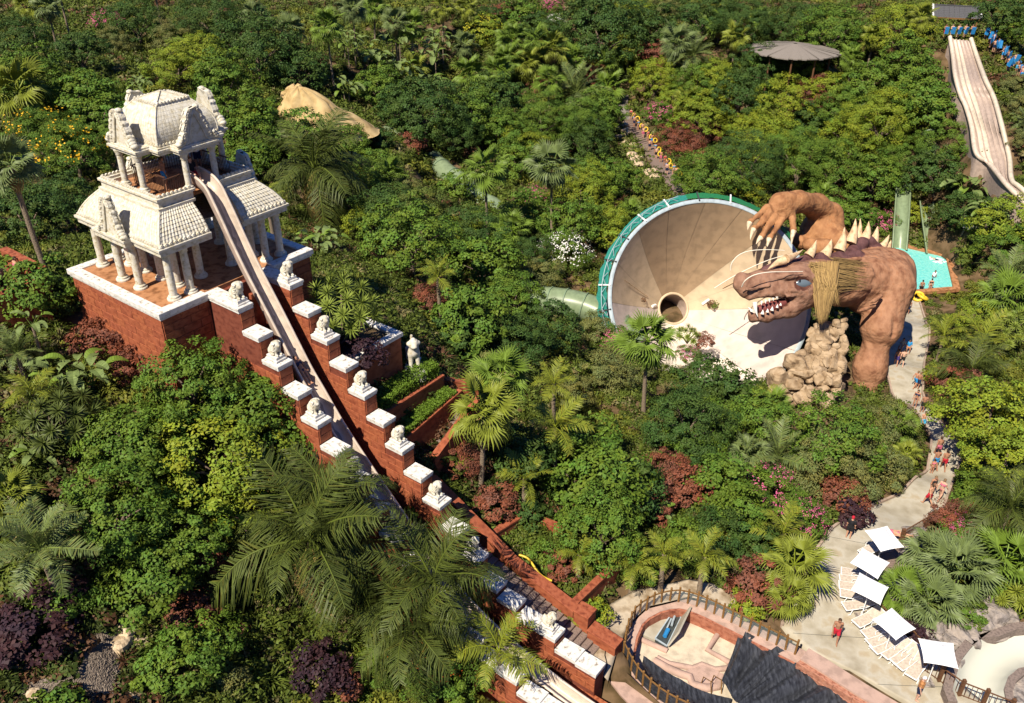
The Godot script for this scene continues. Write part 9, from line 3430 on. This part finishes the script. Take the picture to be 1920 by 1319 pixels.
["G",38.4,-113.8,5.0,4.2,"green tree right above the dragon's elbow"],
["G",42.5,-112.4,4.3,3.6,"green tree behind the dragon's elbow"],
["Y",40.9,-132.7,4.9,4.0,"bright yellow-green tree left of the dark red tree"],
["D",35.2,-136.5,5.0,4.1,"dark green tree below the round canopy's left end"],
["D",37.8,-139.1,4.1,3.5,"dark rounded tree just below the round canopy"],
["B",46.1,-133.5,4.2,2.1,"dark red tree below the round canopy"],
["b",42.3,-134.2,2.3,1.1,"small red shrub left of the dark red tree"],
["bp",40.1,-139.4,2.3,3.0,"paddle-leaved plant in front of the round canopy, left"],
["bp",46.1,-138.7,2.3,3.0,"paddle-leaved plant in front of the round canopy, right"],
["Y",51.6,-120.5,5.6,4.6,"large yellow-green tree in the upper right"],
["Y",48.5,-122.9,4.6,3.8,"yellow-green tree left of the large one, upper right"],
["G",52.9,-130.2,4.7,3.9,"green tree right of the round canopy"],
["G",57.2,-130.6,4.7,3.9,"green tree left of the racing slide's upper part"],
["Y",58.6,-138.5,4.8,4.0,"yellow-green tree left of the slate-roofed hut"],
["G",55.8,-120.4,3.6,3.1,"green tree beside the racing slide's middle"],
["G",56.3,-117.2,3.6,3.1,"flame-green tree leaning to the racing slide's left edge"],
["R",56.6,-119.1,1.7,0.9,"orange flowered branch beside the racing slide"],
["G",50.4,-145.2,5.1,4.2,"green tree above the round canopy"],
["D",47.0,-151.1,4.4,3.7,"dark tree above the round canopy, left"],
["D",38.5,-152.3,5.3,4.4,"dark round tree near the top edge, upper right"],
["b",49.3,-154.9,2.2,1.1,"red shrub above the round canopy"],
["R",52.0,-150.2,1.6,0.8,"orange flowers beside the round canopy"],
["D",32.9,-160.4,5.6,4.6,"dark tree at the top edge right of the pale fan palms"],
["fp",35.1,-157.3,2.7,4.0,"yellow fan palm at the top edge, right of middle"],
["fp",60.0,-135.8,2.0,5.0,"fan palm left of the slate-roofed hut"],
["D",69.5,-131.6,3.8,4.0,"dark tree at the top right corner"],
["G",71.4,-131.0,3.1,2.7,"green tree at the right edge above the blue mats"],
["o",65.3,-116.1,1.7,0.8,"grassy shrub between racing slide and blue mats"],
["o",65.2,-112.1,2.3,1.2,"tall dry grasses right of the racing slide, upper"],
["o",62.5,-104.7,2.2,1.1,"tall dry grasses right of the racing slide, lower"],
["pp",62.3,-105.4,2.3,2.0,"palm leaves at the right edge beside the racing slide"],
["bp",57.5,-104.2,3.3,3.0,"large paddle-leaved clump below the racing slide"],
["bp",56.3,-95.9,2.5,3.0,"paddle-leaved clump at the right edge below the racing slide"],
["D",55.0,-108.7,4.1,3.5,"dark shadowed tree right of the pool chutes' tops"],
["G",47.9,-111.1,4.2,3.6,"green shrub tree left of the pool chutes"],
["Y",53.0,-108.0,2.0,1.9,"yellow-green tree between the two pool chutes"],
["G",43.4,-104.8,2.7,2.4,"green shrubs behind the dragon's spikes"],
["G",53.7,-116.0,4.4,3.7,"green tree above the pool chutes"],
["G",57.4,-112.9,3.5,3.0,"green tree below the racing slide's bend"],
["b",31.6,-135.8,2.0,1.0,"small red shrub in the upper right thicket"],
["K",39.2,-139.0,2.0,1.0,"pink bougainvillea below the round canopy"],
["f",30.4,-108.4,2.1,1.0,"small yellow leafed shrub behind the raised hand"],
["D",44.5,-129.7,4.0,3.4,"dark green tree below the dark red tree"],
["G",48.3,-128.2,3.9,3.3,"green tree right of the dark red tree"],
["fp",40.5,-153.6,2.3,3.0,"fan palm near the top edge above the round canopy"],
["yu",39.0,-134.0,2.5,1.8,"grey spiky rosettes below the round canopy"],
["bp",34.4,-133.9,2.5,2.0,"grey-green paddle leaves in the upper right thicket"],
["Y",32.6,-141.1,3.9,3.3,"yellowish tree left of the round canopy"],
["G",29.5,-141.6,3.9,3.3,"green tree right of the pale fan palm group"],
["fp",-31.2,-126.9,2.2,8.0,"slender fan palm above the dark trees between temple and rock dome"],
["fp",-36.9,-130.8,2.1,8.0,"slender fan palm at the top edge left of the rock dome"],
["fp",-24.4,-138.3,2.2,8.0,"slender fan palm at the top edge straight above the rock dome's tail"],
["fp",-3.5,-129.0,2.3,5.0,"slender fan palm left of the date palm, above the dark round tree"],
["fp",5.4,-137.7,2.5,5.0,"slender fan palm just left of the date palm"],
["fp",20.0,-158.2,2.8,6.0,"slender fan palm between the two large dark upper trees"],
["fp",35.8,-147.3,2.4,5.0,"slender fan palm left of the round canopy"],
["fp",52.1,-138.6,2.3,5.0,"slender fan palm right of the round canopy"],
["fp",55.1,-139.6,2.1,6.0,"slender fan palm above the canopy's right side"],
["fp",27.5,-139.0,2.5,4.0,"fan palm above the rust red shrub in the upper right"],
["fp",12.8,-90.2,1.8,3.0,"fan palm leaves above the funnel's green net"],
["fp",-13.5,-91.0,2.0,4.0,"fan palm between tall feather palm and grey tube"],
["fp",53.9,-122.3,2.1,4.0,"fan palm in the yellow-green trees left of the racing slide"],
["fp",39.4,-106.0,1.8,3.0,"fan palm behind the dragon's elbow"],
["ap",-5.5,-57.7,1.7,4.0,"slender feather palm right of the yucca cluster"],
["ap",-18.4,-61.6,1.4,4.0,"feather palm beside the right corner of the temple roof"],
["Y",25.8,-141.6,2.4,2.2,"small yellow-green tree above the queue stairs"],
["Y",12.3,-90.2,1.8,1.7,"pale yellow shrub tucked behind the green net"],
["Y",1.2,-120.0,3.3,2.9,"yellow-green tree between the two tall fan palms, behind"],
["Y",-14.5,-81.0,2.3,2.2,"yellow-green tree right of the tall feather palm's trunk"],
["Y",47.7,-132.6,3.2,2.8,"yellow-green tree right of the dark red tree"],
["Y",35.5,-131.9,3.3,2.8,"yellow-green tree left of the bright one above the hand"],
["b",29.3,-126.8,1.9,1.0,"rusty shrub above the funnel's top rim"],
["b",4.4,-146.2,2.1,1.1,"rusty shrub in the fan palm rows"],
["b",-18.5,-108.8,1.5,0.7,"dark red shrub right of the rock dome's lower end"],
["o",10.2,-64.0,2.0,1.0,"dry twiggy shrub left of the fan palm by the funnel"],
["o",4.9,-55.3,1.6,0.8,"dry brown shrub right of the slender feather palms"],
["G",39.1,-139.9,2.8,2.5,"leafy tree right in front of the round canopy's left half"],
["Y",45.3,-138.2,2.6,2.4,"yellow-green tree in front of the round canopy's right half"],
["D",42.2,-138.9,2.3,2.1,"dark bush in front of the round canopy's middle"],
["G",-7.4,-103.1,2.0,1.9,"leafy bush half covering the grey-green slide tube, left"],
["G",-3.5,-94.2,1.8,1.8,"leafy bush half covering the grey-green slide tube, right"],
["D",-16.8,-107.3,1.7,1.7,"dark bush over the green tube right of the rock dome"],
	]:
		plant(q[0], on(q[1], q[2]), q[3], q[4], q[5])
